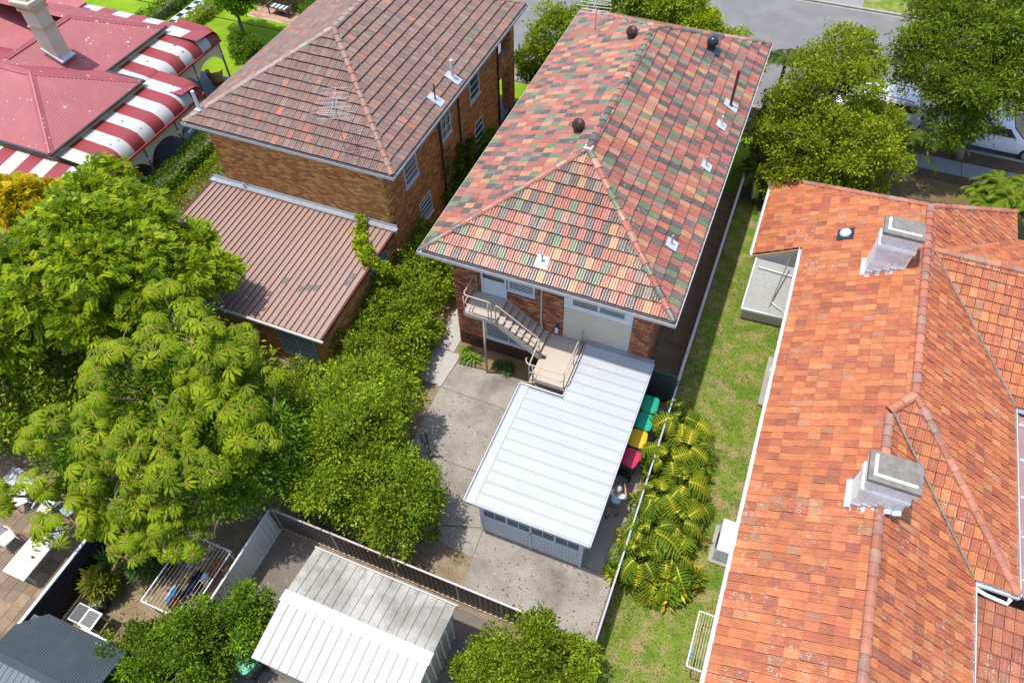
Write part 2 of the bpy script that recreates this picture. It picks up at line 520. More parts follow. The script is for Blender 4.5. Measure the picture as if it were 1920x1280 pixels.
# ------------------------------------------------------------------ windows
def frame_rect(mb, O, u, n, w, h, t, d, col=None):
    """rectangular frame of bars (width t, depth d) on a wall plane; O lower-left"""
    O = Vector(O); u = Vector(u); n = Vector(n); z = Vector((0, 0, 1))
    m = Matrix((u, n, z)).transposed()
    for (a, b, c, e) in ((0, w, 0, t), (0, w, h - t, h), (0, t, t, h - t), (w - t, w, t, h - t)):
        mb.obox(O + u * (a + b) / 2 + z * (c + e) / 2 + n * d / 2, (b - a, d, e - c), m, col)

def wbox(mb, O, u, n, a, b, c, e, d0, d1, col=None):
    O = Vector(O); u = Vector(u); n = Vector(n); z = Vector((0, 0, 1))
    m = Matrix((u, n, z)).transposed()
    mb.obox(O + u * (a + b) / 2 + z * (c + e) / 2 + n * (d0 + d1) / 2, (b - a, d1 - d0, e - c), m, col)

def diamond_mesh(mb, O, u, n, w, h, p=.10, t=.022, d=.012):
    O = Vector(O); u = Vector(u); n = Vector(n); z = Vector((0, 0, 1))
    for sgn in (1, -1):
        k = -h
        while k < w:
            a0, b0 = (k, 0), (k + h, h)
            x0, y0 = a0; x1, y1 = b0
            if x0 < 0: y0 = -x0; x0 = 0
            if x1 > w: y1 -= (x1 - w); x1 = w
            if x1 - x0 > .02:
                if sgn < 0: p0, p1 = (w - x0, y0), (w - x1, y1)
                else: p0, p1 = (x0, y0), (x1, y1)
                mb.beam(O + u * p0[0] + z * p0[1] + n * d, O + u * p1[0] + z * p1[1] + n * d, t, .008, up=n)
            k += p * 1.414

def window(parent, O, u, n, w, h, mat=None, bars=(), rails=(), glass='glass', mesh=None, sill=True, t=.06, d=.06):
    mb = MB(); frame_rect(mb, O, u, n, w, h, t, d)
    for b in bars: wbox(mb, O, u, n, b * w - .025, b * w + .025, t, h - t, 0.005, d - .004)
    for b in rails: wbox(mb, O, u, n, t, w - t, b * h - .02, b * h + .02, 0.005, d - .008)
    f = mb.build('window', mat or M['white'], parent)
    g = MB(); wbox(g, O, u, n, t, w - t, t, h - t, .002, .012); g.build('pane', M[glass], f)
    if sill:
        q = MB(); wbox(q, O, u, n, -.04, w + .04, -.05, 0, 0, d + .04); q.build('sill', mat or M['white'], f)
    if mesh:
        for (a, b) in mesh:
            q = MB(); diamond_mesh(q, Vector(O) + Vector(u) * (a * w + .03) + Vector((0, 0, t)), u, n, (b - a) * w - .06, h - 2 * t, d=d * .7)
            q.build('security_grille', M['white'], f)
    return f

# ------------------------------------------------------------------ foliage
def unit(a):
    return a / (np.linalg.norm(a, axis=-1, keepdims=True) + 1e-9)

def leaves_at(P, D, L, wid, cols, up=.5, fold=.25, sz=.35):
    """leaf-shaped quads at points P growing along D; returns V, F, C"""
    n = len(P)
    l = L * (1 + nr.uniform(-sz, sz, n))[:, None]
    side = unit(np.cross(D, unit(nr.normal(size=(n, 3)) * up + np.array([0, 0, 1.0]))))
    nn = np.cross(side, D)
    w = l * wid
    mid = P + D * l * .45
    v = np.stack([P, mid + side * w * .5 + nn * w * fold, P + D * l, mid - side * w * .5 + nn * w * fold], 1)
    F = np.arange(n * 4).reshape(n, 4)
    return v.reshape(-1, 3), F, np.repeat(cols, 4, axis=0)

def pick_cols(n, palette, weights=None, j=.26):
    p = np.array(palette); w = np.array(weights, float) if weights is not None else np.ones(len(p))
    c = p[nr.choice(len(p), n, p=w / w.sum())]
    c = c * np.array([1.88, 1.76, .95])
    return np.clip(c * (1 + nr.uniform(-j, j, (n, 1))) * (1 + nr.uniform(-.06, .06, (n, 3))), 0, 1)

def blob_points(blobs, n, shell=.55, lump=.22, seed=0, flat=1.0):
    """points through the outer part of a set of lumpy ellipsoids"""
    rg = np.random.default_rng(seed)
    vol = np.array([b[3] * b[4] + b[4] * b[5] + b[3] * b[5] for b in blobs]); pr = vol / vol.sum()
    idx = rg.choice(len(blobs), n, p=pr); B = np.array(blobs)[idx]
    d = unit(rg.normal(size=(n, 3)))
    ph = rg.uniform(0, 6.28, (len(blobs), 6))[idx]
    k = 1 + lump * (np.sin(d[:, 0] * 5 + ph[:, 0]) * np.sin(d[:, 1] * 5 + ph[:, 1]) + .6 * np.sin(d[:, 2] * 7 + ph[:, 2] + d[:, 0] * 4) + .5 * np.sin(d[:, 1] * 11 + ph[:, 3]) * np.sin(d[:, 0] * 10 + ph[:, 4]))
    r = (shell + (1 - shell) * rg.uniform(0, 1, n) ** .6) * k
    P = B[:, :3] + d * B[:, 3:6] * r[:, None]
    # drop points buried deep in another blob
    keep = np.ones(n, bool)
    for i, b in enumerate(blobs):
        q = (P - np.array(b[:3])) / np.array(b[3:6])
        keep &= ~((np.linalg.norm(q, axis=1) < shell * .85) & (idx != i))
    keep &= P[:, 2] > .05
    return P[keep], d[keep]

def crown(name, parent, blobs, n_cl, per, L, wid, palette, weights=None, spread=.22, mat='leaf', shell=.55, lump=.22, seed=1, droop=.2, upb=.5, clj=.26, sz=.55, fold=.25, puff=.42, pf=.55):
    """leaf clumps: twigs gather into puffs, puffs sit on the limbs' lumpy outline, so gaps stay between them"""
    npf = max(4, n_cl // 20)
    Q, qd = blob_points(blobs, npf, max(shell, .62), lump, seed)
    rg = np.random.default_rng(seed + 900)
    m = len(Q); sizes = puff * (0.6 + .8 * rg.uniform(0, 1, m))
    scale = np.mean([min(b[3:6]) for b in blobs]); sizes = sizes * min(1.0, scale / 1.0)
    n1 = int(n_cl * pf)
    idx = rg.choice(m, n1, p=sizes ** 2 / (sizes ** 2).sum())
    d = unit(rg.normal(size=(n1, 3)) + np.array([0, 0, .35]) + qd[idx] * .6)
    P = Q[idx] + d * sizes[idx][:, None] * np.array([1, 1, .75]) * (.55 + .45 * rg.uniform(0, 1, (n1, 1)) ** .5)
    P2, d2 = blob_points(blobs, n_cl - n1, shell, lump, seed + 5)
    near = np.array([np.argmin(((Q - p) ** 2).sum(1)) for p in P2])
    P = np.concatenate([P, P2]); d = np.concatenate([d, d2]); idx = np.concatenate([idx, near])
    P[:, 2] = np.maximum(P[:, 2], .08)
    n = len(P)
    pc = 1 + rg.uniform(-clj, clj, (m, 1))
    ccol = pc[idx] * (1 + nr.uniform(-.14, .14, (n, 1)))
    PP = np.repeat(P, per, axis=0) + nr.normal(size=(n * per, 3)) * spread * .62 * np.array([1, 1, .7])
    out = unit(PP - np.repeat(P - d * spread * 1.2, per, axis=0))
    D = unit(out + nr.normal(size=out.shape) * .5 + np.array([0, 0, upb * .3 - droop]))
    cols = pick_cols(n * per, palette, weights) * np.repeat(ccol, per, axis=0)
    V, F, C = leaves_at(PP, D, L, wid, cols, sz=sz, fold=fold)
    V[:, 2] = np.maximum(V[:, 2], .03)
    return stuff(link(name, np_mesh(name, V, F, C), M[mat], parent))

def limbs(parent, base, tips, r0=.14, mat='bark', name='trunk', mid=.45, seed=3):
    """a tapered trunk that forks towards the tips, one mesh"""
    rg = random.Random(seed); mb = MB()
    base = Vector(base)
    top = sum((Vector(t) for t in tips), Vector()) / len(tips)
    fork = base.lerp(top, mid); fork.x += rg.uniform(-.1, .1)
    mb.tube([base - Vector((0, 0, .05)), base.lerp(fork, .5) + Vector((rg.uniform(-.08, .08), rg.uniform(-.08, .08), 0)), fork], [r0 * 1.25, r0, r0 * .85], 8)
    for t in tips:
        t = Vector(t); m = fork.lerp(t, .5) + Vector((rg.uniform(-.2, .2), rg.uniform(-.2, .2), rg.uniform(.05, .35)))
        mb.tube([fork - Vector((0, 0, .05)), m, t], [r0 * .6, r0 * .38, r0 * .12], 6)
        for k in range(3):
            e = m.lerp(t, rg.uniform(0, .6)); q = e + Vector((rg.uniform(-.7, .7), rg.uniform(-.7, .7), rg.uniform(-.1, .5)))
            mb.tube([e, e.lerp(q, .5) + Vector((0, 0, .08)), q], [r0 * .25, r0 * .16, r0 * .06], 5)
    return mb.build(name, M[mat], parent, smooth=True)

G_MID = [(.060, .105, .014), (.085, .135, .016), (.045, .080, .014), (.12, .165, .020), (.15, .18, .025)]
# ================================================================== the setting
def grassmat(name, c1, c2, c3, s=1.2, dry=.5):
    m, nt, N, L, P = mat_new(name)
    geo = N.new("ShaderNodeNewGeometry")
    def noise(sc, d, r=.6):
        n = N.new("ShaderNodeTexNoise"); n.inputs["Scale"].default_value = sc; n.inputs["Detail"].default_value = d; n.inputs["Roughness"].default_value = r
        L.new(geo.outputs["Position"], n.inputs["Vector"]); return n.outputs["Fac"]
    def ramp(f, a, b):
        k = N.new("ShaderNodeMapRange"); k.inputs[1].default_value = a; k.inputs[2].default_value = b; L.new(f, k.inputs[0]); return k.outputs[0]
    def mix(f, a, b):
        k = N.new("ShaderNodeMix"); k.data_type = 'RGBA'; L.new(f, k.inputs[0])
        for s_, q in ((6, a), (7, b)):
            if isinstance(q, tuple): k.inputs[s_].default_value = (*q, 1)
            else: L.new(q, k.inputs[s_])
        return k.outputs[2]
    c = mix(ramp(noise(s, 5), .35, .65), c1, c2)
    c = mix(ramp(noise(s * 1.7 + .13, 6, .7), dry, dry + .16), c, c3)
    k = N.new("ShaderNodeMix"); k.data_type = 'RGBA'; k.blend_type = 'MULTIPLY'; k.inputs[0].default_value = 1
    mr = N.new("ShaderNodeMapRange"); mr.inputs[1].default_value = .25; mr.inputs[2].default_value = .75; mr.inputs[3].default_value = .55; mr.inputs[4].default_value = 1.5
    L.new(noise(28, 3, .75), mr.inputs[0]); L.new(c, k.inputs[6]); L.new(mr.outputs[0], k.inputs[7])
    L.new(k.outputs[2], P.inputs["Base Color"])
    P.inputs["Roughness"].default_value = .95; P.inputs["Specular IOR Level"].default_value = .1
    b = N.new("ShaderNodeBump"); b.inputs["Strength"].default_value = .8; b.inputs["Distance"].default_value = .04
    L.new(noise(22, 4, .8), b.inputs["Height"]); L.new(b.outputs[0], P.inputs["Normal"])
    return m
M['lawn'] = grassmat('lawn_grass', (.085, .150, .018), (.15, .20, .028), (.27, .21, .095), 1.0, .47)
M['lush'] = grassmat('lush_lawn', (.13, .23, .012), (.19, .29, .016), (.21, .25, .03), .8, .62)
M['verge'] = grassmat('dry_verge', (.13, .085, .045), (.17, .125, .060), (.10, .10, .03), 1.4, .52)
M['litter'] = pmat('leaf_litter', (.085, .050, .030), .95, var=.4, scale=3, fine=.5, fscale=30, bump=.6, bscale=25, dirt=((.16, .075, .03), 12, .55, .65, .7))
M['soil'] = pmat('bare_soil', (.20, .145, .09), .95, var=.25, scale=2, fine=.3, fscale=25, bump=.5, bscale=18, dirt=[((.10, .12, .03), 2.2, .56, .64, .7), ((.09, .065, .045), 3.1, .55, .7, .6)])
M['mulch'] = pmat('garden_mulch', (.19, .12, .065), .95, var=.25, scale=4, fine=.5, fscale=30, bump=.6, bscale=30)
M['concrete'] = pmat('exposed_concrete', (.245, .222, .19), .9, var=.16, scale=1.3, fine=.34, fscale=26, bump=.5, bscale=35,
                     dirt=[((.10, .085, .07), .50, .50, .68, .7), ((.14, .12, .10), 2.2, .56, .70, .5), ((.36, .33, .29), 1.1, .60, .74, .4), ((.07, .065, .06), 13, .62, .72, .55)])
M['concrete_pale'] = pmat('pale_concrete', (.33, .31, .285), .9, var=.1, scale=1.6, fine=.08, fscale=40, bump=.15, bscale=40, dirt=((.2, .185, .165), 1.7, .55, .72, .5))
M['concrete_dark'] = pmat('shaded_yard_concrete', (.14, .12, .10), .9, var=.2, scale=1.2, fine=.15, fscale=30, bump=.3, bscale=40, dirt=((.24, .22, .2), 1.6, .58, .7, .5))  # darker copy of the concrete: the yard's shade is painted into its base colour
M['asphalt'] = pmat('asphalt', (.145, .14, .138), .9, var=.1, scale=.8, fine=.16, fscale=45, bump=.2, bscale=60, dirt=((.19, .185, .18), .4, .5, .7, .6))
M['kerb'] = pmat('kerb_concrete', (.27, .25, .22), .9, var=.18, scale=2, bump=.2)
M['path'] = pmat('footpath_concrete', (.20, .195, .19), .9, var=.14, scale=1.5, fine=.1, bump=.2)
M['paver'] = pmat('clay_paver', attr=True, rough=.85, var=.2, scale=4, fine=.15, bump=.3, bscale=30, dirt=[((.12, .09, .06), 1.3, .5, .68, .7), ((.07, .09, .03), 3.2, .64, .70, .7)])
M['slate'] = pmat('verandah_tiles', (.10, .105, .14), .6, var=.15, scale=3)

def sheet(name, x0, x1, y0, y1, z, mat, t=.02):
    mb = MB(); mb.box(x0, x1, y0, y1, z - t, z)
    return struct(mb.build(name, M[mat]))
def polysheet(name, poly, z, mat, t=.02):
    mb = MB(); mb.prism(poly, z - t, z)
    return struct(mb.build(name, M[mat]))

gm = MB(); gy = [(-120, -.06), (20.84, -.06), (20.86, -.30), (33.66, -.30), (33.67, -.06), (160, -.06)]
gm.add([(x, y, z) for y, z in gy for x in (-140, 140)], [(2 * i, 2 * i + 1, 2 * i + 3, 2 * i + 2) for i in range(5)])
struct(gm.build('ground', M['soil']))
g_lawn = sheet('lawn', 9.40, 14.0, -16, 13.4, -.010, 'lawn', .04)
sheet('front_yard', 9.4, 34, 13.41, 18.0, -.012, 'verge', .04)
sheet('verge', -40, 60, 19.85, 20.84, -.004, 'litter', .05)
sheet('garden_edge', 9.4, 60, 18.01, 18.68, -.006, 'litter', .04)
fp = struct(MB().box(-60, 60, 18.69, 19.84, -.2, -.03).build('footpath', M['path']))
for i in range(-6, 16):
    mb = MB(); mb.box(i * 1.9 + .012, i * 1.9 + 1.888, 18.70, 19.83, -.1, .004 + rnd.uniform(-.002, .004))
    mb.build('slab', M['path'], fp, bevel=.008)
sheet('road', -70, 70, 21.21, 33.3, -.10, 'asphalt', .1)
kb = struct(MB().box(-70, 70, 20.85, 21.04, -.2, .01).box(-70, 70, 21.045, 21.205, -.2, -.085).build('kerb', M['kerb'], bevel=.02))
kb = struct(MB().box(-70, 70, 33.46, 33.66, -.2, .02).box(-70, 70, 33.305, 33.455, -.2, -.085).build('kerb', M['kerb'], bevel=.02))
sheet('verge', -60, 13.0, 33.68, 40, .0, 'path', .1)
sheet('verge', 13.02, 70, 33.68, 40, .0, 'lawn', .1)
sheet('lawn', -34, -13.0, 12.95, 18.6, -.012, 'lush', .04)
sheet('lawn', -12.95, 9.35, 13.6, 18.6, -.016, 'lush', .04)
sheet('lawn', -34, -12.0, 18.65, 20.8, .016, 'lush', .03)
sheet('courtyard', -16.45, -12.5, -1, 12.5, -.016, 'litter', .04)

# concrete yard behind the brick house: every poured bay is a slab
yard = struct(MB().box(-.45, 9.28, -8.75, 1.2, -.055, -.03).build('concrete_yard', M['soil']))
def slab(poly, mat='concrete', z=.0):
    q = 'slab'
    c = Vector((sum(p[0] for p in poly) / len(poly), sum(p[1] for p in poly) / len(poly)))
    mb = MB(); mb.prism([(p[0] + (c.x - p[0]) * .0015, p[1] + (c.y - p[1]) * .0015) for p in poly], -.08, z + rnd.uniform(-.003, .004))
    return mb.build(q, M[mat], yard, bevel=.006)
slab([(-.25, -1.50), (.88, -1.57), (.99, .10), (-.20, .10)], 'concrete_pale')
slab([(-.20, .12), (.66, .12), (.66, 4.2), (-.20, 4.2)], 'concrete_pale', .002)
slab([(.90, -1.57), (1.02, -.33), (4.30, -.05), (4.45, -1.62)])
slab([(.88, -1.59), (4.45, -1.64), (4.66, -4.4), (.95, -4.4)])
slab([(.95, -4.42), (4.66, -4.42), (4.70, -6.22), (2.4, -6.9), (1.1, -6.6)])
slab([(4.47, -1.64), (8.05, -1.64), (8.05, -6.22), (4.70, -6.22)])
slab([(4.72, -6.24), (9.24, -6.24), (9.24, -8.62), (4.85, -8.62)])
slab([(8.07, -6.22), (9.24, -6.22), (9.22, -2.95), (8.07, -2.95)])
slab([(8.07, -2.93), (9.05, -2.93), (9.05, -1.9), (8.07, -1.9)])
slab([(8.07, -1.88), (9.05, -1.88), (9.05, -.95), (8.07, -.95)])
slab([(8.07, -.93), (9.05, -.93), (9.05, .55), (8.07, .55)])
slab([(2.5, -6.95), (4.70, -6.26), (4.78, -7.3), (3.9, -7.25)], 'concrete')
polysheet('garden_bed', [(1.04, -.30), (4.42, -.03), (4.42, .70), (.70, .70)], .03, 'mulch', .1)
sheet('side_passage', 8.12, 9.28, .75, 17.2, -.02, 'soil', .03)
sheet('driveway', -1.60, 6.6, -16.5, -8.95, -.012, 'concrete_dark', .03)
polysheet('dirt_strip', [(4.9, -16.5), (9.35, -16.5), (9.35, -8.95), (6.3, -8.95)], .001, 'soil', .03)

# brick-paved patio next door, one object for each paver
pat = struct(MB().box(-16, -6.42, -17.5, -9.6, -.08, -.03).build('patio', M['soil']))
pv = {}
cols = [(.20, .135, .085), (.175, .115, .07), (.225, .15, .095), (.15, .11, .075)]
for i in range(24):
    for j in range(24):
        x, y = -6.6 - (i + .5) * .40, -9.7 - (j + .5) * .40
        if x < -11.6 or y < -17.3: continue
        k = rnd.randrange(8)
        if k not in pv:
            mb = MB(); mb.box(-.193, .193, -.193, .193, -.05, 0, jit(cols[k % 4], .12)); pv[k] = mb.mesh('paver')
        mx = (rot('Z', rnd.choice((0, 90)) + rnd.uniform(-.6, .6)) @ rot('X', rnd.uniform(-.4, .4))).to_4x4(); mx.translation = (x, y, rnd.uniform(-.004, .004))
        link('paver', pv[k], M['paver'], pat, matrix=mx)
# ================================================================== the two-storey brick house in the middle
TAN = .5078
HX, HY, HZ, HR = 8.707, 17.058, 5.6, 7.811
AP = HX / 2
house = thing('brick_house', 'two-storey red brick house with a mottled red, green and charcoal tiled hip roof', 'house', (4.35, 8.5, 0))
BR_MAIN = [(.36, .115, .052), (.42, .145, .062), (.26, .085, .044), (.45, .18, .08), (.19, .07, .045)]
BR_DARK = [(.085, .034, .026), (.11, .040, .028), (.07, .03, .025)]
wall = MB().box(.70, 8.00, .80, 16.3, 0, 5.42).build('wall', M['mortar'], house)
holes = [(1.10, 2.08, 3.43, 5.4), (2.13, 3.10, 3.95, 5.4), (4.22, 6.69, 0, 5.4), (1.12, 3.05, .84, 2.0)]
brick_wall(wall, (.70, .80, 0), (1, 0, 0), (0, -1, 0), 7.30, .69, 5.42, holes, BR_MAIN, M['brick'], nind=300, depth=.055, gap=.017)
brick_wall(wall, (.70, .80, 0), (1, 0, 0), (0, -1, 0), 7.30, 0.0, .69, holes, BR_DARK, M['brick'], depth=.055)
brick_wall(wall, (8.00, .745, 0), (0, 1, 0), (1, 0, 0), 15.5, 0.0, 5.42, [], BR_MAIN, M['brick'], depth=.055)
brick_wall(wall, (.70, 16.3, 0), (0, -1, 0), (-1, 0, 0), 15.5, 0.0, 5.42, [], BR_MAIN, M['brick'], depth=.055)
# soldier course under the upper window, painted panel with its own course lines
mb = MB()
for i in range(13):
    mb.box(2.84 + i * .076, 2.84 + i * .076 + .066, .735, .80, 3.78, 3.96, jit(rnd.choice(BR_DARK), .2))
mb.build('sill_bricks', M['brick'], wall)
pn = MB()
for j in range(21): pn.box(4.932, 7.368, .775 + (j % 2) * .003, .81, 2.20 + j * .086 + .002, 2.20 + (j + 1) * .086 - .004)
pn.build('painted_panel', M['cream'], wall)
MB().box(4.93, 7.37, .70, .80, 2.06, 2.19).build('panel_base', M['white'], wall)
# roof
roof = MB()
rl, rr_, fl, fr = (0, 0, HZ), (HX, 0, HZ), (0, HY, HZ), (HX, HY, HZ)
ap1, ap2 = (AP, AP, HR), (AP, HY - AP, HR)
for poly in ([rl, rr_, ap1], [rr_, fr, ap2, ap1], [fr, fl, ap2], [fl, rl, ap1, ap2]):
    roof.slab3(poly, .03)
roof.box(.06, HX - .06, .06, HY - .06, 5.40, 5.44)
roof = roof.build('roof', M['underlay'], house)
PM = [(.32, .105, .066), (.28, .090, .060), (.090, .066, .056), (.12, .088, .074), (.37, .19, .095), (.12, .155, .080), (.33, .145, .10), (.23, .15, .11)]
PROF2 = [(0, 0), (.09, .022), (.22, .022), (.33, 0), (.43, .022), (.56, .022), (.66, 0), (.76, .022), (.90, .022), (1, 0)]
tr = TileRoof(.275, .432, PROF2, PM, [5, 3, 3.2, 2.2, 2.2, 1.7, 2, .8], M['tile'], stagger=.5, rise=.066, gap=.012)
tr.face([rl, rr_, ap1], rl, rr_)
tr.face([rr_, fr, ap2, ap1], rr_, fr)
tr.face([fl, rl, ap1, ap2], fl, rl)
tr.face([fr, fl, ap2], fr, fl)
tr.finish(roof)
RC = [(.32, .12, .08), (.30, .09, .06), (.26, .07, .05), (.36, .20, .12), (.11, .13, .075), (.085, .075, .07)]
for a, b in ((rl, ap1), (rr_, ap1), (ap1, ap2), (fl, ap2), (fr, ap2)):
    up = Vector((0, 0, .05))
    ridge_caps(roof, Vector(a) + up, Vector(b) + up, RC, M['tile'], r=.13)
MB().obox((AP, AP, HR + .07), (.30, .30, .10), rot('X', -8), (.45, .36, .33)).build('apex_cap', M['tile'], roof, bevel=.03)
g = MB()
for (a, b) in ((rl, rr_), (rr_, fr), (fr, fl), (fl, rl)):
    a = Vector(a); b = Vector(b); d = (b - a).normalized(); o = Vector((d.y, -d.x, 0))
    e = d * .13
    g.beam(a + o * .125 - e + Vector((0, 0, -.07)), b + o * .125 + e + Vector((0, 0, -.07)), .018, .13)
    g.beam(a + o * .055 - e * .4 + Vector((0, 0, -.12)), b + o * .055 + e * .4 + Vector((0, 0, -.12)), .12, .02)
    g.beam(a - o * .02 + Vector((0, 0, -.10)), b - o * .02 + Vector((0, 0, -.10)), .02, .16)
g.build('gutter', M['gutter'], house)
# openings in the rear wall
U, NN = (1, 0, 0), (0, -1, 0)
mb = MB(); frame_rect(mb, (1.80, .78, 3.45), U, NN, .98, 1.95, .07, .06)
door = mb.build('door', M['white'], house)
MB().box(1.87, 2.71, .755, .78, 3.47, 4.16).build('door_panel', M['white'], door)
MB().box(1.87, 2.71, .765, .775, 4.17, 5.33).build('pane', M['glass'], door)
MB().box(1.87, 2.71, .735, .752, 4.17, 4.22).build('glazing_bar', M['white'], door)
window(house, (2.84, .78, 3.98), U, NN, 1.0, 1.4, bars=(), mesh=[(0.0, 1.0)], glass='glass')
window(house, (1.83, .78, .86), U, NN, 1.93, 1.12, bars=(.5,), mesh=[(.0, .5), (.5, 1.0)], glass='glass')
mb = MB(); mb.box(4.93, 7.37, .72, .80, 3.96, 4.16); mb.box(4.93, 5.24, .73, .80, 4.16, 5.4); mb.box(7.08, 7.37, .73, .80, 4.16, 5.4)
mb.box(6.12, 6.20, .735, .80, 4.16, 5.4)
wf = mb.build('window', M['white'], house)
MB().box(5.24, 6.12, .765, .785, 4.16, 5.4).build('pane', M['glass'], wf)
MB().box(6.20, 7.08, .765, .785, 4.16, 5.4).build('pane', M['glass_green'], wf)
q = MB(); diamond_mesh(q, (5.26, .76, 4.18), U, NN, .84, 1.1); q.build('security_grille', M['steel'], wf)
for k in range(6):
    MB().obox((6.64, .75, 4.30 + k * .17), (.86, .10, .012), rot('X', 32)).build('louvre', M['glass_green'], wf)
MB().tube([(4.11, .70, 5.45), (4.11, .70, 2.72), (4.16, .66, 2.62), (4.16, .66, 2.30)], .04, 8).build('downpipe', M['beige'], house, smooth=True)
lm = MB().box(4.66, 4.80, .70, .745, 2.72, 2.92).build('wall_lamp', M['dark_metal'], house)
MB().lathe((4.73, .66, 2.50), [(.05, 0), (.07, .05), (.07, .18), (.045, .24)], 10).build('lamp_glass', M['white'], lm, smooth=True)
MB().box(4.00, 4.06, .71, .745, 4.25, 4.42).build('sensor_lamp', M['dark_metal'], house)
MB().box(1.50, 1.58, .70, .745, 4.50, 4.66).build('meter_box', M['dark_metal'], house)

# things that pass through the roof
def roof_frame(x, y, side):
    """point and slope frame on the main roof"""
    if side == 'r': return Vector((x, y, HZ + (HX - x) * TAN + .07)), rot('Y', 26.9)
    if side == 'l': return Vector((x, y, HZ + x * TAN + .07)), rot('Y', -26.9)
    return Vector((x, y, HZ + y * TAN + .07)), rot('X', 26.9)
def flue(parent, p, m, h, col, r=.035, size=(.42, .42), cap=False, name='flue_pipe'):
    f = MB().obox(p + m @ Vector((0, 0, .055)), (size[0], size[1], .02), m).build('flashing', M['flashing'], parent)
    mb = MB(); mb.lathe(p, [(r * 2.1, 0), (r * 1.5, .09), (r, .12), (r, h)], 10)
    if cap: mb.lathe(p + Vector((0, 0, h)), [(r * 1.5, 0), (r * 1.5, .06), (r * .6, .09)], 10)
    mb.build(name, M[col], f, smooth=False)
for (x, y, s, h, c) in ((7.86, 2.73, 'r', .42, 'steel'), (8.01, 7.18, 'r', .45, 'steel'), (8.0, 9.77, 'r', .45, 'white'), (4.15, .58, 'b', .30, 'steel')):
    p, m = roof_frame(x, y, s); flue(house, p, m, h, c, cap=(s == 'b'))
M['rust'] = pmat('rusty_pipe', (.115, .026, .018), .6, var=.2, scale=5)
p, m = roof_frame(8.08, 11.23, 'r'); flue(house, p, m, 1.55, 'rust', r=.055, size=(.62, .46))
M['vent_brown'] = colmat('brown_vent', (.085, .045, .038), .4)
M['vent_black'] = colmat('black_vent', (.018, .022, .03), .25)
def turbine(parent, p, m, mat, r=.20, fins=20):
    t = MB().lathe(p - Vector((0, 0, .12)), [(r * .82, 0), (r * .82, .26), (r * .9, .27)], 16).build('turbine_vent', M[mat], parent)
    mb = MB(); mb.lathe(p + Vector((0, 0, .15)), [(r * .8, 0), (r * .93, .1), (r * .85, .22), (r * .5, .31), (r * .1, .34)], 16)
    mb.build('dome', M[mat], t, smooth=True)
    mb = MB()
    for k in range(fins):
        a = 2 * math.pi * k / fins; pts = []
        for (rr, z, tw) in ((.9, 0, 0), (1.10, .08, .10), (1.08, .18, .2), (.75, .29, .34), (.2, .35, .5)):
            pts.append(p + Vector((math.cos(a + tw) * r * rr, math.sin(a + tw) * r * rr, .15 + z)))
        mb.tube(pts, .013, 4)
    mb.build('fins', M[mat], t)
for (x, y, s, c) in ((3.58, 5.59, 'l', 'vent_brown'), (3.59, 12.14, 'l', 'vent_brown')):
    p, m = roof_frame(x, y, s); turbine(house, p, m, c)
p, m = roof_frame(6.61, 13.82, 'r')
t = MB().lathe(p - Vector((0, 0, .12)), [(.17, 0), (.17, .36), (.19, .37)], 16).build('cowl_vent', M['vent_black'], house, smooth=False)
MB().lathe(p + Vector((0, 0, .22)), [(.20, 0), (.24, .04), (.235, .16), (.17, .27), (.06, .32)], 18).build('dome', M['vent_black'], t, smooth=True)
MB().obox(p + rot('Y', 26.9) @ Vector((.1, 0, .055)), (.62, .50, .02), rot('Y', 26.9)).build('flashing', M['vent_black'], t)

def antenna(loc, h, yaw, label, arms=((.0, .9), (.22, .8), (.42, .75), (.6, .7)), two=True):
    a = thing('tv_antenna', label, 'antenna', loc)
    p = Vector(loc)
    MB().tube([p - Vector((0, 0, .06)), p + Vector((0, 0, h))], .02, 6).build('mast', M['steel'], a)
    d = Vector((math.cos(yaw), math.sin(yaw), 0)); s = Vector((-d.y, d.x, 0))
    mb = MB()
    for lv in ((h - .08, 1.0), (h - .42, .8)) if two else ((h - .08, 1.0),):
        c = p + Vector((0, 0, lv[0]))
        mb.tube([c - d * .8 * lv[1], c + d * .8 * lv[1]], .012, 5)
        for k in range(6):
            q = c + d * (-.75 + k * .3) * lv[1]; w = (.75 - k * .06) * lv[1]
            mb.tube([q - s * w, q + s * w], .009, 4)
    mb.build('elements', M['steel'], a)
antenna((1.52, 14.06, 6.44), 1.5, 1.7, 'tv antenna on a thin mast rising from the mottled roof')

# ------------------------------------------------------------------ outside stair
st = thing('external_staircase', 'beige steel staircase with tube handrails climbing the brick rear wall', 'staircase', (3.5, .1, 0))
mb = MB().box(1.60, 2.80, -.37, .735, 3.35, 3.43)
mb.box(1.58, 2.80, -.40, -.372, 3.28, 3.45); mb.box(1.57, 1.598, -.40, .735, 3.28, 3.45)
mb.build('upper_landing', M['beige'], st)
nt_ = 7
for i in range(nt_):
    f = (i + .5) / nt_
    x = 2.80 + f * 1.65; z = 3.43 - (i + 1) * 1.18 / (nt_ + 1)
    MB().box(x - .13, x + .12, -.33, .70, z - .04, z).build('tread', M['beige'], st)
for y in (-.355, .715):
    MB().beam((2.74, y, 3.34), (4.50, y, 2.08), .03, .22).build('stringer', M['beige'], st)
mb = MB().box(4.72, 5.75, -1.47, .735, 2.15, 2.25); mb.box(4.46, 4.718, -.30, .735, 2.15, 2.252)
mb.box(5.752, 5.78, -1.5, .60, 2.05, 2.30)
mb.build('lower_landing', M['beige'], st)
MB().box(4.46, 4.718, -1.47, -.302, 2.00, 2.08).build('tread', M['beige'], st)
MB().tube([(2.29, -.30, 0), (2.29, -.30, 3.35)], .045, 8).build('post', M['beige'], st, smooth=True)
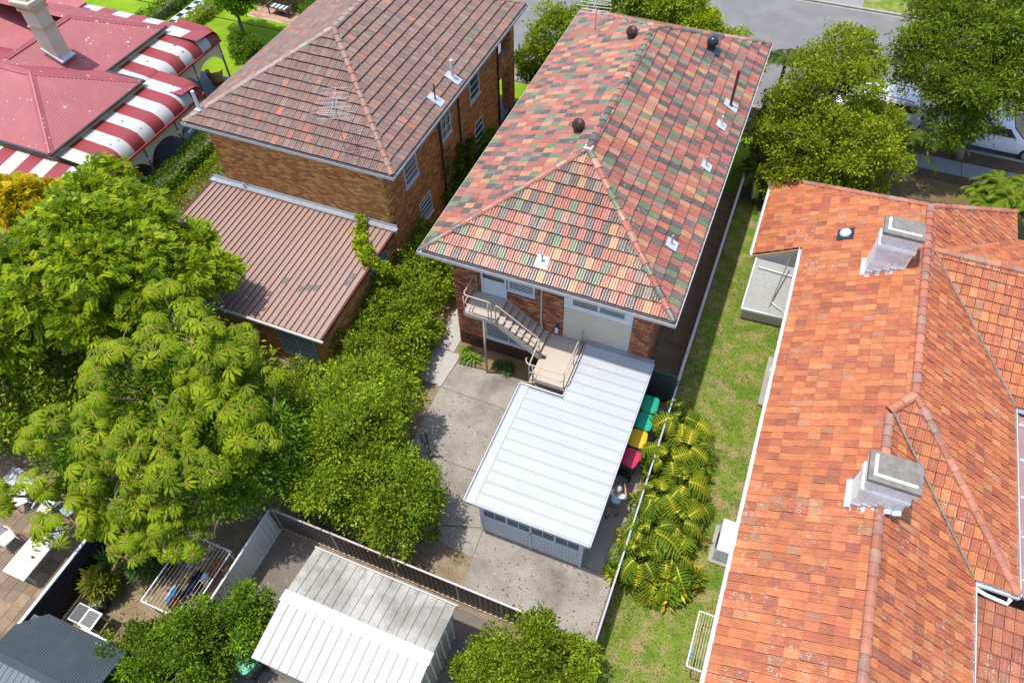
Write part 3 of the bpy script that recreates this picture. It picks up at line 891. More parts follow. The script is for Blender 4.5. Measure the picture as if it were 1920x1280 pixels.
MB().tube([(4.60, -1.35, 0), (4.60, -1.35, 2.02)], .045, 8).build('post', M['beige'], st, smooth=True)
def rail(pts, r=.024):
    # round the corners a little
    P = [Vector(p) for p in pts]; out = [P[0]]
    for i in range(1, len(P) - 1):
        a, b, c = P[i - 1], P[i], P[i + 1]; t = min(.16, (b - a).length * .45, (c - b).length * .45)
        p0 = b + (a - b).normalized() * t; p2 = b + (c - b).normalized() * t
        for k in range(5):
            s = k / 4; out.append(p0 * (1 - s) ** 2 + b * 2 * s * (1 - s) + p2 * s * s)
    out.append(P[-1])
    MB().tube(out, r, 7).build('handrail', M['beige'], st, smooth=True)
H1, H2 = .95, .48
rail([(1.62, .70, 3.43), (1.62, .70, 3.43 + H1), (1.62, -.38, 3.43 + H1), (2.66, -.38, 3.43 + H1), (2.66, -.38, 3.43)])
rail([(1.62, .70, 3.43 + H2), (1.62, -.38, 3.43 + H2), (2.66, -.38, 3.43 + H2)], .02)
rail([(1.62, -.38, 3.43), (1.62, -.38, 4.30)], .02)
rail([(2.54, -.38, 3.43), (2.54, -.38, 4.36)], .02)
rail([(2.82, -.38, 3.36), (2.82, -.38, 3.43 + H1 - .02), (4.46, -.38, 2.25 + H1), (4.46, -1.40, 2.10 + H1 - .1), (4.46, -1.40, 2.02)])
rail([(2.82, -.38, 3.43 + H2 - .02), (4.46, -.38, 2.25 + H2)], .02)
rail([(4.46, -.38, 2.10), (4.46, -.38, 3.18)], .024)
rail([(4.30, -1.10, 2.95), (4.30, -1.30, 3.15), (4.42, -1.48, 3.15), (5.74, -1.48, 3.15), (5.74, .62, 3.15), (5.74, .62, 2.25)])
rail([(4.50, -1.48, 2.70), (5.74, -1.48, 2.70), (5.74, .62, 2.70)], .02)
rail([(4.62, -1.48, 2.10), (4.62, -1.48, 3.14)], .02)
rail([(5.74, -1.40, 2.20), (5.74, -1.40, 3.14)], .02)
rail([(5.74, -.35, 2.20), (5.74, -.35, 3.14)], .02)
# ================================================================== the brown brick house and its lean-to
BX0, BX1, BY0, BY1, BZ, BRZ = -12.22, -2.75, 3.08, 16.6, 5.6, 8.02
bh = thing('brick_house', 'two-storey brown brick house with a weathered dull brown tiled hip roof', 'house', (-7.5, 9.8, 0))
BR_BROWN = [(.50, .215, .062), (.42, .165, .05), (.55, .25, .075), (.34, .135, .048), (.58, .29, .095)]
M['mortar_brown'] = pmat('brown_mortar', (.34, .19, .085), .9, var=.2, scale=5, bump=.3)
BC = (BX0 + BX1) / 2; BD = (BX1 - BX0) / 2
wall = MB().box(BX0 + .95, BX1 - .55, BY0 + .14, 14.25, 0, BZ - .16).build('wall', M['mortar_brown'], bh)
wx = BX1 - .55
brick_wall(wall, (BX0 + .95, BY0 + .14, 0), U, NN, 7.97, 2.6, BZ - .16, [], BR_BROWN, M['brick'], depth=.03, gap=.009)
bh_holes = [(4.62 - BY0 - .14, 5.75 - BY0 - .14, 3.55, 5.25), (8.05 - BY0 - .14, 8.98 - BY0 - .14, 3.50, 4.85), (11.02 - BY0 - .14, 12.1 - BY0 - .14, 3.50, 5.0), (5.4 - BY0 - .14, 6.5 - BY0 - .14, .9, 2.1), (11.3 - BY0 - .14, 12.3 - BY0 - .14, .7, 2.2)]
brick_wall(wall, (wx, BY0 + .14, 0), (0, 1, 0), (1, 0, 0), 11.0, .0, BZ - .16, bh_holes, BR_BROWN, M['brick'], depth=.045, gap=.009)
UY, NX = (0, 1, 0), (1, 0, 0)
window(bh, (wx, 4.62, 3.58), UY, NX, 1.13, 1.66, rails=(.2, .36, .52, .68, .84), t=.08)
window(bh, (wx, 8.05, 3.53), UY, NX, .93, 1.32, bars=(.5,), rails=(.33, .66), t=.07)
window(bh, (wx, 11.02, 3.53), UY, NX, 1.08, 1.48, rails=(.25, .5, .75), t=.08)
window(bh, (wx, 5.40, .92), UY, NX, 1.1, 1.18, rails=(.2, .4, .6, .8), t=.07)
window(bh, (wx, 11.3, .72), UY, NX, 1.0, 1.48, rails=(.25, .5, .75), t=.07)
for y in (7.85, 9.75, 14.2):
    MB().tube([(wx + .09, y, BZ - .1), (wx + .09, y, .1)], .05, 8).build('downpipe', M['dark_metal'], bh, smooth=True)
MB().tube([(wx + .06, 8.35, 2.9), (wx + .06, 8.35, .1)], .03, 7).build('downpipe', M['gutter'], bh, smooth=True)
# front porch: piers, balcony and floor
for (x, y) in ((-3.45, 15.95), (-6.4, 15.95), (-9.2, 15.95), (-10.9, 15.95)):
    pr = MB().box(x - .24, x + .24, y - .24, y + .24, 0, BZ - .16).build('pier', M['mortar'], bh)
    for (o, u, n) in (((x - .24, y - .24, 0), U, NN), ((x + .24, y - .24, 0), UY, NX)):
        brick_wall(pr, o, u, n, .48, 0, BZ - .16, [], BR_BROWN, M['brick'], depth=.03, gap=.009)
MB().box(-11.1, -3.25, 14.26, 16.2, 2.72, 2.95).build('balcony', M['steel'], bh)
bal = MB().box(-3.42, -3.22, 14.26, 15.70, 2.96, 3.85).build('balcony_wall', M['mortar'], bh)
brick_wall(bal, (-3.22, 14.26, 0), UY, NX, 1.44, 2.96, 3.78, [], BR_BROWN, M['brick'], depth=.03, gap=.009)
for i in range(6):
    MB().box(-3.44, -3.18, 14.28 + i * .235, 14.49 + i * .235, 3.79, 3.88, (.24, .15, .10)).build('coping_brick', M['brick'], bal)
MB().box(-11.1, -3.2, 14.26, 16.3, .0, .42).build('porch_floor', M['slate'], bh)
# roof
roof = MB()
rl, rr_, fl, fr = (BX0, BY0, BZ), (BX1, BY0, BZ), (BX0, BY1, BZ), (BX1, BY1, BZ)
ap1, ap2 = (BC, BY0 + BD, BRZ), (BC, BY1 - BD, BRZ)
for poly in ([rl, rr_, ap1], [rr_, fr, ap2, ap1], [fr, fl, ap2], [fl, rl, ap1, ap2]): roof.slab3(poly, .03)
roof.box(BX0 + .06, BX1 - .06, BY0 + .06, BY1 - .06, BZ - .16, BZ - .12)
roof = roof.build('roof', M['underlay'], bh)
PB = [(.19, .108, .086), (.175, .105, .087), (.215, .112, .080), (.15, .098, .084), (.205, .13, .106), (.30, .115, .072)]
tb = TileRoof(.275, .40, PROF2, PB, [4, 4, 2.5, 3, 2, .45], M['tile_brown'], rise=.070, gap=.012)
tb.face([rl, rr_, ap1], rl, rr_)
tb.face([rr_, fr, ap2, ap1], rr_, fr)
tb.face([fl, rl, ap1, ap2], fl, rl)
tb.face([fr, fl, ap2], fr, fl)
tb.finish(roof)
PBC = [(.26, .19, .16), (.22, .15, .125), (.28, .21, .18)]
PBH = [(.25, .125, .085), (.28, .12, .07), (.22, .13, .10)]
up = Vector((0, 0, .05))
for a, b, pl in ((rl, ap1, PBC), (rr_, ap1, PBH), (ap1, ap2, PBC), (fl, ap2, PBC), (fr, ap2, PBC)):
    ridge_caps(roof, Vector(a) + up, Vector(b) + up, pl, M['tile_brown'], r=.13)
g = MB()
for (a, b) in ((rl, rr_), (rr_, fr), (fr, fl), (fl, rl)):
    a = Vector(a); b = Vector(b); d = (b - a).normalized(); o = Vector((d.y, -d.x, 0)); e = d * .11
    g.beam(a + o * .11 - e + Vector((0, 0, -.06)), b + o * .11 + e + Vector((0, 0, -.06)), .018, .12)
    g.beam(a + o * .05 - e * .4 + Vector((0, 0, -.11)), b + o * .05 + e * .4 + Vector((0, 0, -.11)), .10, .02)
    g.beam(a - o * .02 + Vector((0, 0, -.09)), b - o * .02 + Vector((0, 0, -.09)), .02, .14)
g.build('gutter', M['gutter'], bh)
m27 = rot('Y', 27)
for (y, h, c, r) in ((7.66, .75, 'rust', .03), (9.32, .85, 'white', .07)):
    flue(bh, Vector((-3.15, y, BZ + .40 * .51 + .06)), m27, h, c, r=r, size=(.70, .42))
flue(bh, Vector((-11.75, 3.62, BZ + .32)), rot('Z', 0), .85, 'white', r=.07, size=(.3, .3))
antenna((-4.9, 3.45, BZ + .26), 2.3, 2.0, 'tall tv antenna on a lattice mast above the brown tiled eave')

# lean-to
lt = thing('lean_to_shed', 'brick lean-to with a faded pink-brown ribbed metal roof behind the brown house', 'shed', (-7.5, .3, 0))
LX0, LX1, LY0, LY1, LZ0, LZ1 = -12.0, -3.12, -2.72, 3.05, 2.42, 2.72
M['pinkmetal'] = pmat('faded_red_metal', (.265, .170, .135), .55, var=.10, scale=.9, fine=.05, dirt=[((.25, .15, .13), .7, .5, .7, .6), ((.42, .29, .24), 2.3, .6, .75, .4)], stretch=(1, .35, 1))
M['patch'] = colmat('grey_patch', (.13, .115, .10), .7)
M['ribred'] = colmat('oxide_red', (.145, .075, .055), .6)
lw = MB().box(LX0 + .3, LX1 - .22, LY0 + .25, LY1 + .15, 0, LZ0 - .12).build('wall', M['mortar'], lt)
brick_wall(lw, (LX1 - .22, LY0 + .25, 0), UY, NX, 5.6, 0, LZ0 - .12, [(3.65, 5.0, .05, 2.2)], BR_BROWN, M['brick'], depth=.04, gap=.009)
brick_wall(lw, (LX0 + .3, LY0 + .25, 0), U, NN, 8.36, 0, LZ0 - .12, [(6.2, 8.0, .3, 2.2)], BR_BROWN, M['brick'], depth=.04, gap=.009)
rf = MB().slab3([(LX0, LY0, LZ0), (LX1, LY0, LZ0), (LX1, LY1, LZ1), (LX0, LY1, LZ1)], .05).build('roof', M['pinkmetal'], lt)
n = 34; sl = (LZ1 - LZ0) / (LY1 - LY0)
for i in range(n + 1):
    x = LX0 + .03 + i * (LX1 - LX0 - .06) / n
    MB().beam((x, LY0 - .01, LZ0 + .022), (x, LY1 - .02, LZ1 + .022), .028, .05).build('roof_rib', M['ribred'], rf)
for (x, y) in ((-6.1, -.75), (-5.3, -.9), (-5.05, -.75), (-4.75, -.65), (-3.75, .35), (-3.75, .0)):
    w = (LX1 - LX0 - .06) / n
    k = round((x - LX0 - .03) / w)
    x = LX0 + .03 + k * w
    MB().obox((x + w / 2, y, LZ0 + (y - LY0) * sl + .006), (w - .05, .30, .008), rot('X', math.degrees(math.atan(sl)))).build('patch', M['patch'], rf)
for x in (LX1 + .03, LX0 - .03): MB().beam((x, LY0 - .02, LZ0 - .03), (x, LY1, LZ1 - .03), .03, .16).build('barge_board', M['rust'], lt)
MB().box(LX0 - .05, LX1 + .15, LY1 - .12, LY1 + .10, LZ1 + .02, LZ1 + .10).beam((LX0, LY1 + .1, LZ1 + .14), (LX1 + .1, LY1 + .1, LZ1 + .14), .03, .2).build('box_gutter', M['steel'], lt)
MB().lathe((-10.3, LY1 - .02, LZ1 + .10), [(.04, 0), (.04, .16), (.06, .17), (.06, .22)], 8).build('vent_stub', M['steel'], lt)
M['bluegrey'] = colmat('blue_grey_paint', (.26, .33, .37), .5)
window(lt, (LX1 - .22, LY0 + .25 + 3.68, .08), UY, NX, 1.28, 2.08, mat=M['bluegrey'], rails=tuple(.08 * k for k in range(1, 12)), t=.08, sill=False)
window(lt, (LX0 + .3 + 6.25, LY0 + .25, .35), U, NN, 1.7, 1.8, mat=M['bluegrey'], rails=tuple(.1 * k for k in range(1, 10)), bars=(.5,), t=.08, sill=False)
MB().beam((LX0, LY0 - .06, LZ0 - .06), (LX1 + .1, LY0 - .06, LZ0 - .06), .09, .10).build('gutter', M['gutter'], lt)
# ================================================================== the red-roofed bungalow with a striped verandah
rh = thing('bungalow', 'cream bungalow with a red corrugated roof and striped bullnose verandah', 'house', (-22, 6, 0))
M['redmetal'] = pmat('red_corrugated', (.29, .068, .075), .5, var=.10, scale=.7, dirt=[((.36, .11, .11), 1.2, .5, .75, .6)],
                     spots=[((.55, .50, .48), 2.6, .17, 0, .38, .9), ((.5, .45, .42), 5, .16, 0, .45, .8)])
M['redstripe'] = pmat('red_stripe', (.22, .030, .032), .42, var=.08, scale=2, dirt=((.3, .08, .07), 3, .6, .75, .4))
M['whitestripe'] = pmat('white_stripe', (.40, .39, .365), .5, var=.06, scale=2, spots=[((.10, .10, .10), 3.0, .26, 0, .36, .9), ((.14, .13, .12), 7, .2, 0, .45, .8)])
M['render'] = pmat('cream_render', (.50, .43, .33), .85, var=.08, scale=3, bump=.2, bscale=50, dirt=((.38, .32, .24), 2, .6, .75, .4))
M['sand'] = pmat('sandstone_band', (.48, .33, .19), .85, var=.12)
M['lace'] = pmat('cream_iron_lace', (.62, .56, .44), .6, var=.05)
M['postgrey'] = colmat('blue_grey_post', (.10, .13, .15), .4)
EZ = 3.7; TR = .51
ax, ay0, ay1 = -18.62, 1.05, 7.0
aa = (ax - 2.97, (ay0 + ay1) / 2, EZ + 2.97 * TR)
bx, by1 = -20.85, 11.45
ba = (bx - 2.85, by1 - 2.85, EZ + 2.85 * TR)
far = -36
# walls
MB().box(far, ax - .35, ay0 + .4, ay1 - .35, 0, EZ - .05).box(far, bx - .35, ay1 - .4, by1 - .4, 0, EZ - .05).build('wall', M['render'], rh)
M['door_brown'] = colmat('brown_door', (.20, .12, .055), .6)
for (y0, y1, z0, z1, mt) in ((3.0, 4.0, .4, 2.5, 'door_brown'), (5.3, 6.3, .4, 2.5, 'door_brown')):
    MB().box(ax - .35, ax - .30, y0, y1, z0, z1).build('door', M[mt], rh)
roof = MB()
va = (far, aa[1], aa[2])
polysA = [([(ax, ay0, EZ), (ax, ay1, EZ), aa], (ax, ay0, EZ), (ax, ay1, EZ)),
          ([(far, ay0, EZ), (ax, ay0, EZ), aa, va], (far, ay0, EZ), (ax, ay0, EZ)),
          ([(ax, ay1, EZ), (far, ay1, EZ), va, aa], (ax, ay1, EZ), (far, ay1, EZ))]
bs = (ba[0], 2.0, ba[2])
polysB = [([(bx, 4.2, EZ), (bx, by1, EZ), ba, (ba[0], 4.2, ba[2])], (bx, 4.2, EZ), (bx, by1, EZ)),
          ([(bx, by1, EZ), (far, by1, EZ), (far, ba[1], ba[2]), ba], (bx, by1, EZ), (far, by1, EZ)),
          ([(ba[0], 4.2, ba[2]), ba, (ba[0] - 2.85, ba[1], EZ), (ba[0] - 2.85, 4.2, EZ)], (ba[0] - 2.85, ba[1], EZ), (ba[0] - 2.85, 4.2, EZ))]
polysB.append(([(ba[0] - 2.85, 2, EZ), (ba[0] - 2.85, by1 + .6, EZ), (far - 4, by1 + .6, EZ + 3.0), (far - 4, 2, EZ + 3.0)], (ba[0] - 2.85, 2, EZ), (ba[0] - 2.85, by1, EZ)))
for p, a, b in polysA + polysB: roof.slab3([Vector(q) - Vector((0, 0, .03)) for q in p], .05)
roof = roof.build('roof', M['redmetal'], rh)
for p, a, b in polysA + polysB:
    link('roof_sheet', ribbed_sheet(p, a, b, .115, .022), M['redmetal'], roof)
up = Vector((0, 0, .05))
def rollcap(a, b, w=.34):
    a = Vector(a) + up; b = Vector(b) + up; d = (b - a).normalized(); s = d.cross(Vector((0, 0, 1))).normalized(); u2 = s.cross(d)
    vs = []; P5 = [(-w / 2, -.075), (-.06, -.005), (-.03, .025), (.03, .025), (.06, -.005), (w / 2, -.075)]
    for e in (a, b):
        for (x, z) in P5: vs.append(e + s * x + u2 * z)
    mb = MB(); mb.add(vs, [(i, i + 1, 6 + i + 1, 6 + i) for i in range(5)]); mb.build('ridge_capping', M['redmetal'], roof)
for a, b in (((ax, ay0, EZ), aa), ((ax, ay1, EZ), aa), (aa, va), ((bx, by1, EZ), ba), (ba, (ba[0], 4.6, ba[2])), (ba, (far, ba[1], ba[2]))): rollcap(a, b)
g = MB()
for (a, b) in (((ax + .06, ay0 - .1, EZ - .02), (ax + .06, ay1 + .1, EZ - .02)), ((bx + .06, ay1 + .1, EZ - .02), (bx + .06, by1 + .1, EZ - .02)), ((ax, ay1 + .06, EZ - .02), (bx, ay1 + .06, EZ - .02)), ((far, ay0 - .06, EZ - .02), (ax, ay0 - .06, EZ - .02))):
    g.beam(a, b, .10, .09)
g.build('gutter', M['dark_metal'], rh)
MB().box(ax - .34, ax - .02, ay0 + .02, ay1 - .02, EZ - .28, EZ - .09).box(bx - .34, bx - .02, ay1, by1 - .02, EZ - .28, EZ - .09).build('fascia', M['sand'], rh)

def bullnose(parent, p0, p1, inward, z1, z0, run, n, start, lap=0):
    """striped curved verandah roof from p0 to p1 (outer edge); each stripe is a part"""
    p0 = Vector(p0); p1 = Vector(p1); iw = Vector(inward); d = (p1 - p0) / n
    prof = []
    for k in range(9):
        t = k / 8
        if t < .45: prof.append((run * (1 - t * 1.55), z1 - .26 * t))
        else:
            a = (t - .45) / .55 * math.pi / 2
            prof.append((run * .3025 * (1 - math.sin(a)) , z1 - .117 - (z1 - .117 - z0) * (1 - math.cos(a))))
    for i in range(n):
        vs = []; K = 9; m = 8
        for k, (w, z) in enumerate(prof):
            for j in range(m + 1):
                q = p0 + d * (i + j / m) + iw * w
                vs.append((q.x, q.y, z + (.010 if j % 2 else 0) + (.002 if i % 2 else 0)))
        mb = MB(); mb.add(vs, [(k * (m + 1) + j, k * (m + 1) + j + 1, (k + 1) * (m + 1) + j + 1, (k + 1) * (m + 1) + j) for k in range(K - 1) for j in range(m)])
        mb.build('verandah_stripe', M['redstripe'] if (i + start) % 2 == 0 else M['whitestripe'], parent, smooth=True)
ver = MB().beam((-18.7, .8, 3.30), (-18.7, 8.3, 3.30), .08, .12).build('verandah_roof_frame', M['render'], rh)
bullnose(ver, (-16.55, 1.3, 0), (-16.55, 8.35, 0), (-1, 0, 0), 3.42, 2.66, 2.2, 10, 1)
bullnose(ver, (-18.78, 7.15, 0), (-18.78, 12.8, 0), (-1, 0, 0), 3.42, 2.66, 2.2, 8, 1)
bullnose(ver, (-18.78, 12.85, 0), (-33.2, 12.85, 0), (0, -1, 0), 3.42, 2.66, 1.6, 14, 0)
bullnose(ver, (-26.0, -1.0, 0), (-16.8, -1.0, 0), (0, 1, 0), 3.40, 2.66, 2.0, 12, 0)
bullnose(ver, (-16.6, 8.40, 0), (-18.75, 8.40, 0), (0, -1, 0), 3.32, 2.66, 1.3, 3, 0)
mb = MB()
for a, b in (((-16.52, -.9, 2.63), (-16.52, 8.4, 2.63)), ((-18.75, 8.6, 2.63), (-18.75, 12.85, 2.63)), ((-16.5, 8.42, 2.63), (-18.7, 8.42, 2.63)), ((-26, -1.05, 2.63), (-16.5, -1.05, 2.63))):
    mb.beam(a, b, .09, .09)
mb.build('verandah_gutter', M['redstripe'], rh)
for (x, y) in ((-16.66, 1.4), (-16.66, 3.95), (-16.66, 6.15), (-16.66, 8.3), (-18.88, 10.5), (-18.88, 12.7), (-19.2, 8.5)):
    po = MB().tube([(x, y, .3), (x, y, 2.62)], .055, 8).build('verandah_post', M['postgrey'], rh, smooth=True)
    MB().lathe((x, y, 1.85), [(.06, 0), (.085, .03), (.085, .07), (.06, .1)], 10).build('collar', M['lace'], po)
def lace(y0, y1, x):
    """iron lace valance with an arched, toothed lower edge"""
    n = 26; mb = MB()
    zt = 2.56
    def zl(t): return zt - .34 - .62 * (abs(2 * t - 1) ** 2.6)
    for i in range(n):
        a, b = i / n, (i + 1) / n
        ya, yb = y0 + (y1 - y0) * a, y0 + (y1 - y0) * b
        m_ = (a + b) / 2
        mb.beam((x, (ya + yb) / 2, zt), (x, (ya + yb) / 2, zl(m_) - .06), .03, .045, up=(1, 0, 0))
        mb.beam((x, ya, zl(a)), (x, yb, zl(b)), .03, .06)
        mb.beam((x + .004, ya, zl(a) + .12), (x + .004, yb, zl(b) + .12), .012, .02)
        rows = int((zt - zl(m_)) / .09)
        for k in range(rows):
            z = zl(m_) + k * .09
            mb.beam((x - .004, ya, z), (x - .004, yb, z + .09), .024, .030)
            mb.beam((x + .003, ya, z + .09), (x + .003, yb, z), .024, .030)
    mb.beam((x, y0, zt), (x, y1, zt), .03, .05)
    mb.build('iron_lace', M['lace'], rh)
for (a, b, x) in ((1.45, 3.9, -16.66), (4.0, 6.1, -16.66), (6.2, 8.25, -16.66), (8.6, 10.45, -18.88), (10.55, 12.65, -18.88)): lace(a, b, x)
MB().box(-18.95, -16.45, -1.0, 8.4, 0, .30).box(-21.2, -18.6, 8.41, 12.9, 0, .30).build('verandah_floor', M['slate'], rh)
# chimney
cx, cy = -22.55, 6.35
ch = MB().box(cx - .42, cx + .42, cy - .36, cy + .36, 4.0, 7.1).build('chimney', M['render'], rh)
MB().box(cx - .47, cx + .47, cy - .41, cy + .41, 6.05, 6.13).build('band', M['sand'], ch)
MB().box(cx - .50, cx + .50, cy - .44, cy + .44, 6.85, 6.95).build('band', M['sand'], ch)
MB().lathe((cx, cy, 7.0), [(.60, 0), (.66, .05), (.78, .16), (.80, .24), (.80, .34), (.66, .40), (.60, .62)], 4, rot('Z', 45), sx=1.0, sy=.9).build('chimney_cap', M['render'], ch)
MB().lathe((cx, cy, 7.62), [(.16, 0), (.14, .5), (.19, .52), (.19, .58)], 10).build('chimney_pot', M['sand'], ch)
MB().obox((cx + .1, cy, 4.80), (1.15, .88, .03), rot('Y', 27)).build('flashing', M['flashing'], ch)
# ================================================================== the terracotta-roofed cottage on the right
M['cementcap'] = pmat('lichened_cement', (.17, .155, .135), .95, var=.3, scale=5, bump=.6, bscale=20, dirt=[((.30, .26, .21), 8, .58, .68, .5), ((.07, .065, .06), 4, .6, .7, .6)])
rc = thing('cottage', 'single-storey cottage with an orange terracotta tiled roof and two white chimneys', 'house', (16, 0, 0))
E0 = 12.29; S = -13.2
def zl(x): return 3.0 + (x - E0) * .58
RX, RZ = 15.95, 5.122
QX, QZ = 15.40, 4.804
wall = MB().box(12.75, 18.2, S + .5, 7.4, 0, 2.88).box(12.75, 19.3, 7.45, 12.2, 0, 2.0).box(18.2, 19.2, -3.3, 7.4, 0, 2.87).box(19.2, 23.6, 3.2, 10.4, 0, 2.88).build('wall', M['render'], rc)
A1 = [(E0, S, 3.0), (E0, 7.65, 3.0), (QX, 7.65, QZ), (QX, S, QZ)]
A2 = [(QX, -.35, QZ), (RX, .25, RZ), (RX, 7.65, RZ), (QX, 7.65, QZ)]
Bf = [(10.6, 7.65, zl(10.6)), (10.6, 12.7, zl(10.6)), (RX, 9.0, RZ), (RX, 7.65, RZ)]
P1 = [(RX, .25, RZ), (19.61, -3.75, 3.0), (19.61, 2.74, 3.0), (RX, 7.1, RZ)]
P2 = [(RX, 6.5, RZ), (19.9, 10.45, 2.83), (19.9, 12.9, 2.83), (RX, 9.0, RZ)]
Hf = [(RX, .25, RZ), (QX, -.35, QZ), (18.5, -3.75, 3.0), (19.61, -3.75, 3.0)]
LR = [(QX, S, QZ), (QX, -.35, QZ), (18.5, -3.75, 3.0), (18.5, S, 3.0)]
WR = [(16.2, 6.85, 5.0), (19.61, 2.74, 3.0), (24, 2.74, 3.0), (24, 6.85, 5.0)]
WF = [(16.2, 6.85, 5.0), (24, 6.85, 5.0), (24, 10.95, 3.0), (19.9, 10.95, 3.0)]
FF = [(RX, 9.0, RZ), (10.6, 12.7, zl(10.6)), (19.9, 12.9, 2.83)]
roof = MB()
for p in (A1, A2, Bf, P1, P2, Hf, LR, WR, WF, FF): roof.slab3(p, .03)
roof = roof.build('roof', M['underlay'], rc)
PO = [(.33, .094, .036), (.37, .113, .041), (.29, .078, .034), (.41, .152, .058), (.24, .072, .040), (.39, .128, .045), (.31, .135, .070)]
PROF3 = [(0, .016), (.08, .028), (.18, .028), (.26, .010), (.48, .010), (.56, .024), (.66, .024), (.74, .008), (1.0, .008)]
to = TileRoof(.255, .362, PROF3, PO, [4, 4, 3, 2.0, .6, 3, .5], M['tile_orange'], rise=.044, jitter=.010, gap=.014)
to.face(A1, (E0, S, 3.0), (E0, 7.65, 3.0))
to.face(A2, (E0, S, 3.0), (E0, 7.65, 3.0))
to.face(Bf, (E0, S, 3.0), (E0, 7.65, 3.0))
to.face(P1, (19.61, -3.75, 3.0), (19.61, 2.74, 3.0))
to.face(P2, (19.61, -3.75, 3.0), (19.61, 2.74, 3.0))
to.face(Hf, (18.5, -3.75, 3.0), (19.61, -3.75, 3.0))
to.face(LR, (18.5, S, 3.0), (18.5, -3.75, 3.0))
to.face(WR, (19.61, 2.74, 3.0), (24, 2.74, 3.0))
to.face(WF, (24, 10.95, 3.0), (19.9, 10.95, 3.0))
to.finish(roof)
ROC = [(.33, .11, .06), (.30, .12, .08), (.36, .14, .085), (.28, .15, .11)]
up = Vector((0, 0, .06))
for a, b, r in (((QX, S, QZ), (QX, -.5, QZ), .14), ((QX, -.35, QZ), (RX, .25, RZ), .16), ((RX, .25, RZ), (RX, 9.0, RZ), .14), ((19.61, -3.75, 3.0), (RX, .25, RZ), .13), ((10.6, 12.7, zl(10.6)), (RX, 9.0, RZ), .13), ((19.9, 12.9, 2.83), (RX, 9.0, RZ), .13), ((24, 6.85, 5.0), (16.2, 6.85, 5.0), .13)):
    ridge_caps(roof, Vector(a) + up, Vector(b) + up, ROC, M['tile_orange'], r=r)
for a, b in (((19.61, 2.74, 3.05), (16.1, 6.95, 5.07)), ((18.5, -3.75, 3.05), (QX + .1, -.45, QZ + .04))):
    MB().beam(Vector(a) + Vector((0, 0, .07)), Vector(b) + Vector((0, 0, .07)), .06, .03).build('valley_flashing', M['cementcap'], roof)
g = MB()
for a, b in (((E0 - .07, S, 2.96), (E0 - .07, 7.62, 2.96)), ((10.53, 7.7, zl(10.6) - .04), (10.53, 12.75, zl(10.6) - .04)), ((18.57, S, 2.96), (18.57, -3.8, 2.96)), ((19.68, -3.8, 2.96), (19.68, 2.7, 2.96)), ((19.68, 2.67, 2.96), (24, 2.67, 2.96)), ((18.6, -3.82, 2.96), (19.7, -3.82, 2.96))):
    a = Vector(a); b = Vector(b); d = (b - a).normalized(); o = Vector((-d.y, d.x, 0))
    g.beam(a + o * .06, b + o * .06, .018, .11); g.beam(a - o * .05, b - o * .05, .018, .11); g.beam(a - Vector((0, 0, .05)), b - Vector((0, 0, .05)), .11, .016)
g.build('gutter', M['white'], rc)
MB().beam((10.6, 7.62, 1.92), (12.3, 7.62, 2.90), .03, .14).build('barge_board', M['sand'], rc)
MB().tube([(18.6, -3.95, 2.92), (18.95, -3.98, 2.80), (19.5, -4.0, 2.74), (19.52, -3.9, 2.90)], .06, 8).build('downpipe', M['white'], rc, smooth=True)
MB().tube([(12.20, 1.55, 2.92), (12.12, 1.50, 2.80), (12.3, 1.40, 2.62), (12.72, 1.35, 2.5)], .05, 8).build('downpipe', M['white'], rc, smooth=True)
# lower roof corner and flat metal roof at the far side
M['flatmetal'] = pmat('weathered_flat_roof', (.24, .15, .14), .6, var=.15, scale=1.5, dirt=((.36, .30, .29), 2, .55, .7, .5))
fr_ = MB().box(19.75, 26, -3.7, 2.6, 2.70, 2.80).build('flat_roof', M['flatmetal'], rc)
for k in range(5):
    MB().box(19.76, 26, -3.2 + k * 1.35, -3.14 + k * 1.35, 2.802, 2.84).build('seam', M['white'], fr_)
MB().box(19.72, 19.86, -3.7, 2.6, 2.802, 2.86).build('apron', M['flatmetal'], fr_)
lo = MB().slab3([(18.75, -4.0, 2.62), (26, -4.0, 2.62), (26, -13, -.0 + .45), (18.75, -13, .45)], .05).build('lower_roof', M['underlay'], rc)
PG = [(.30, .10, .05), (.27, .085, .045), (.25, .12, .07), (.22, .07, .045)]
tl = TileRoof(.255, .362, PROF3, PG, [3, 3, 2, 2], M['tile_orange'], rise=.045, gap=.012)
tl.face([(18.75, -4.0, 2.62), (21.4, -4.0, 2.62), (21.4, -11, 1.036), (18.75, -11, 1.036)], (18.75, -11, 1.036), (21.4, -11, 1.036))
tl.finish(lo)
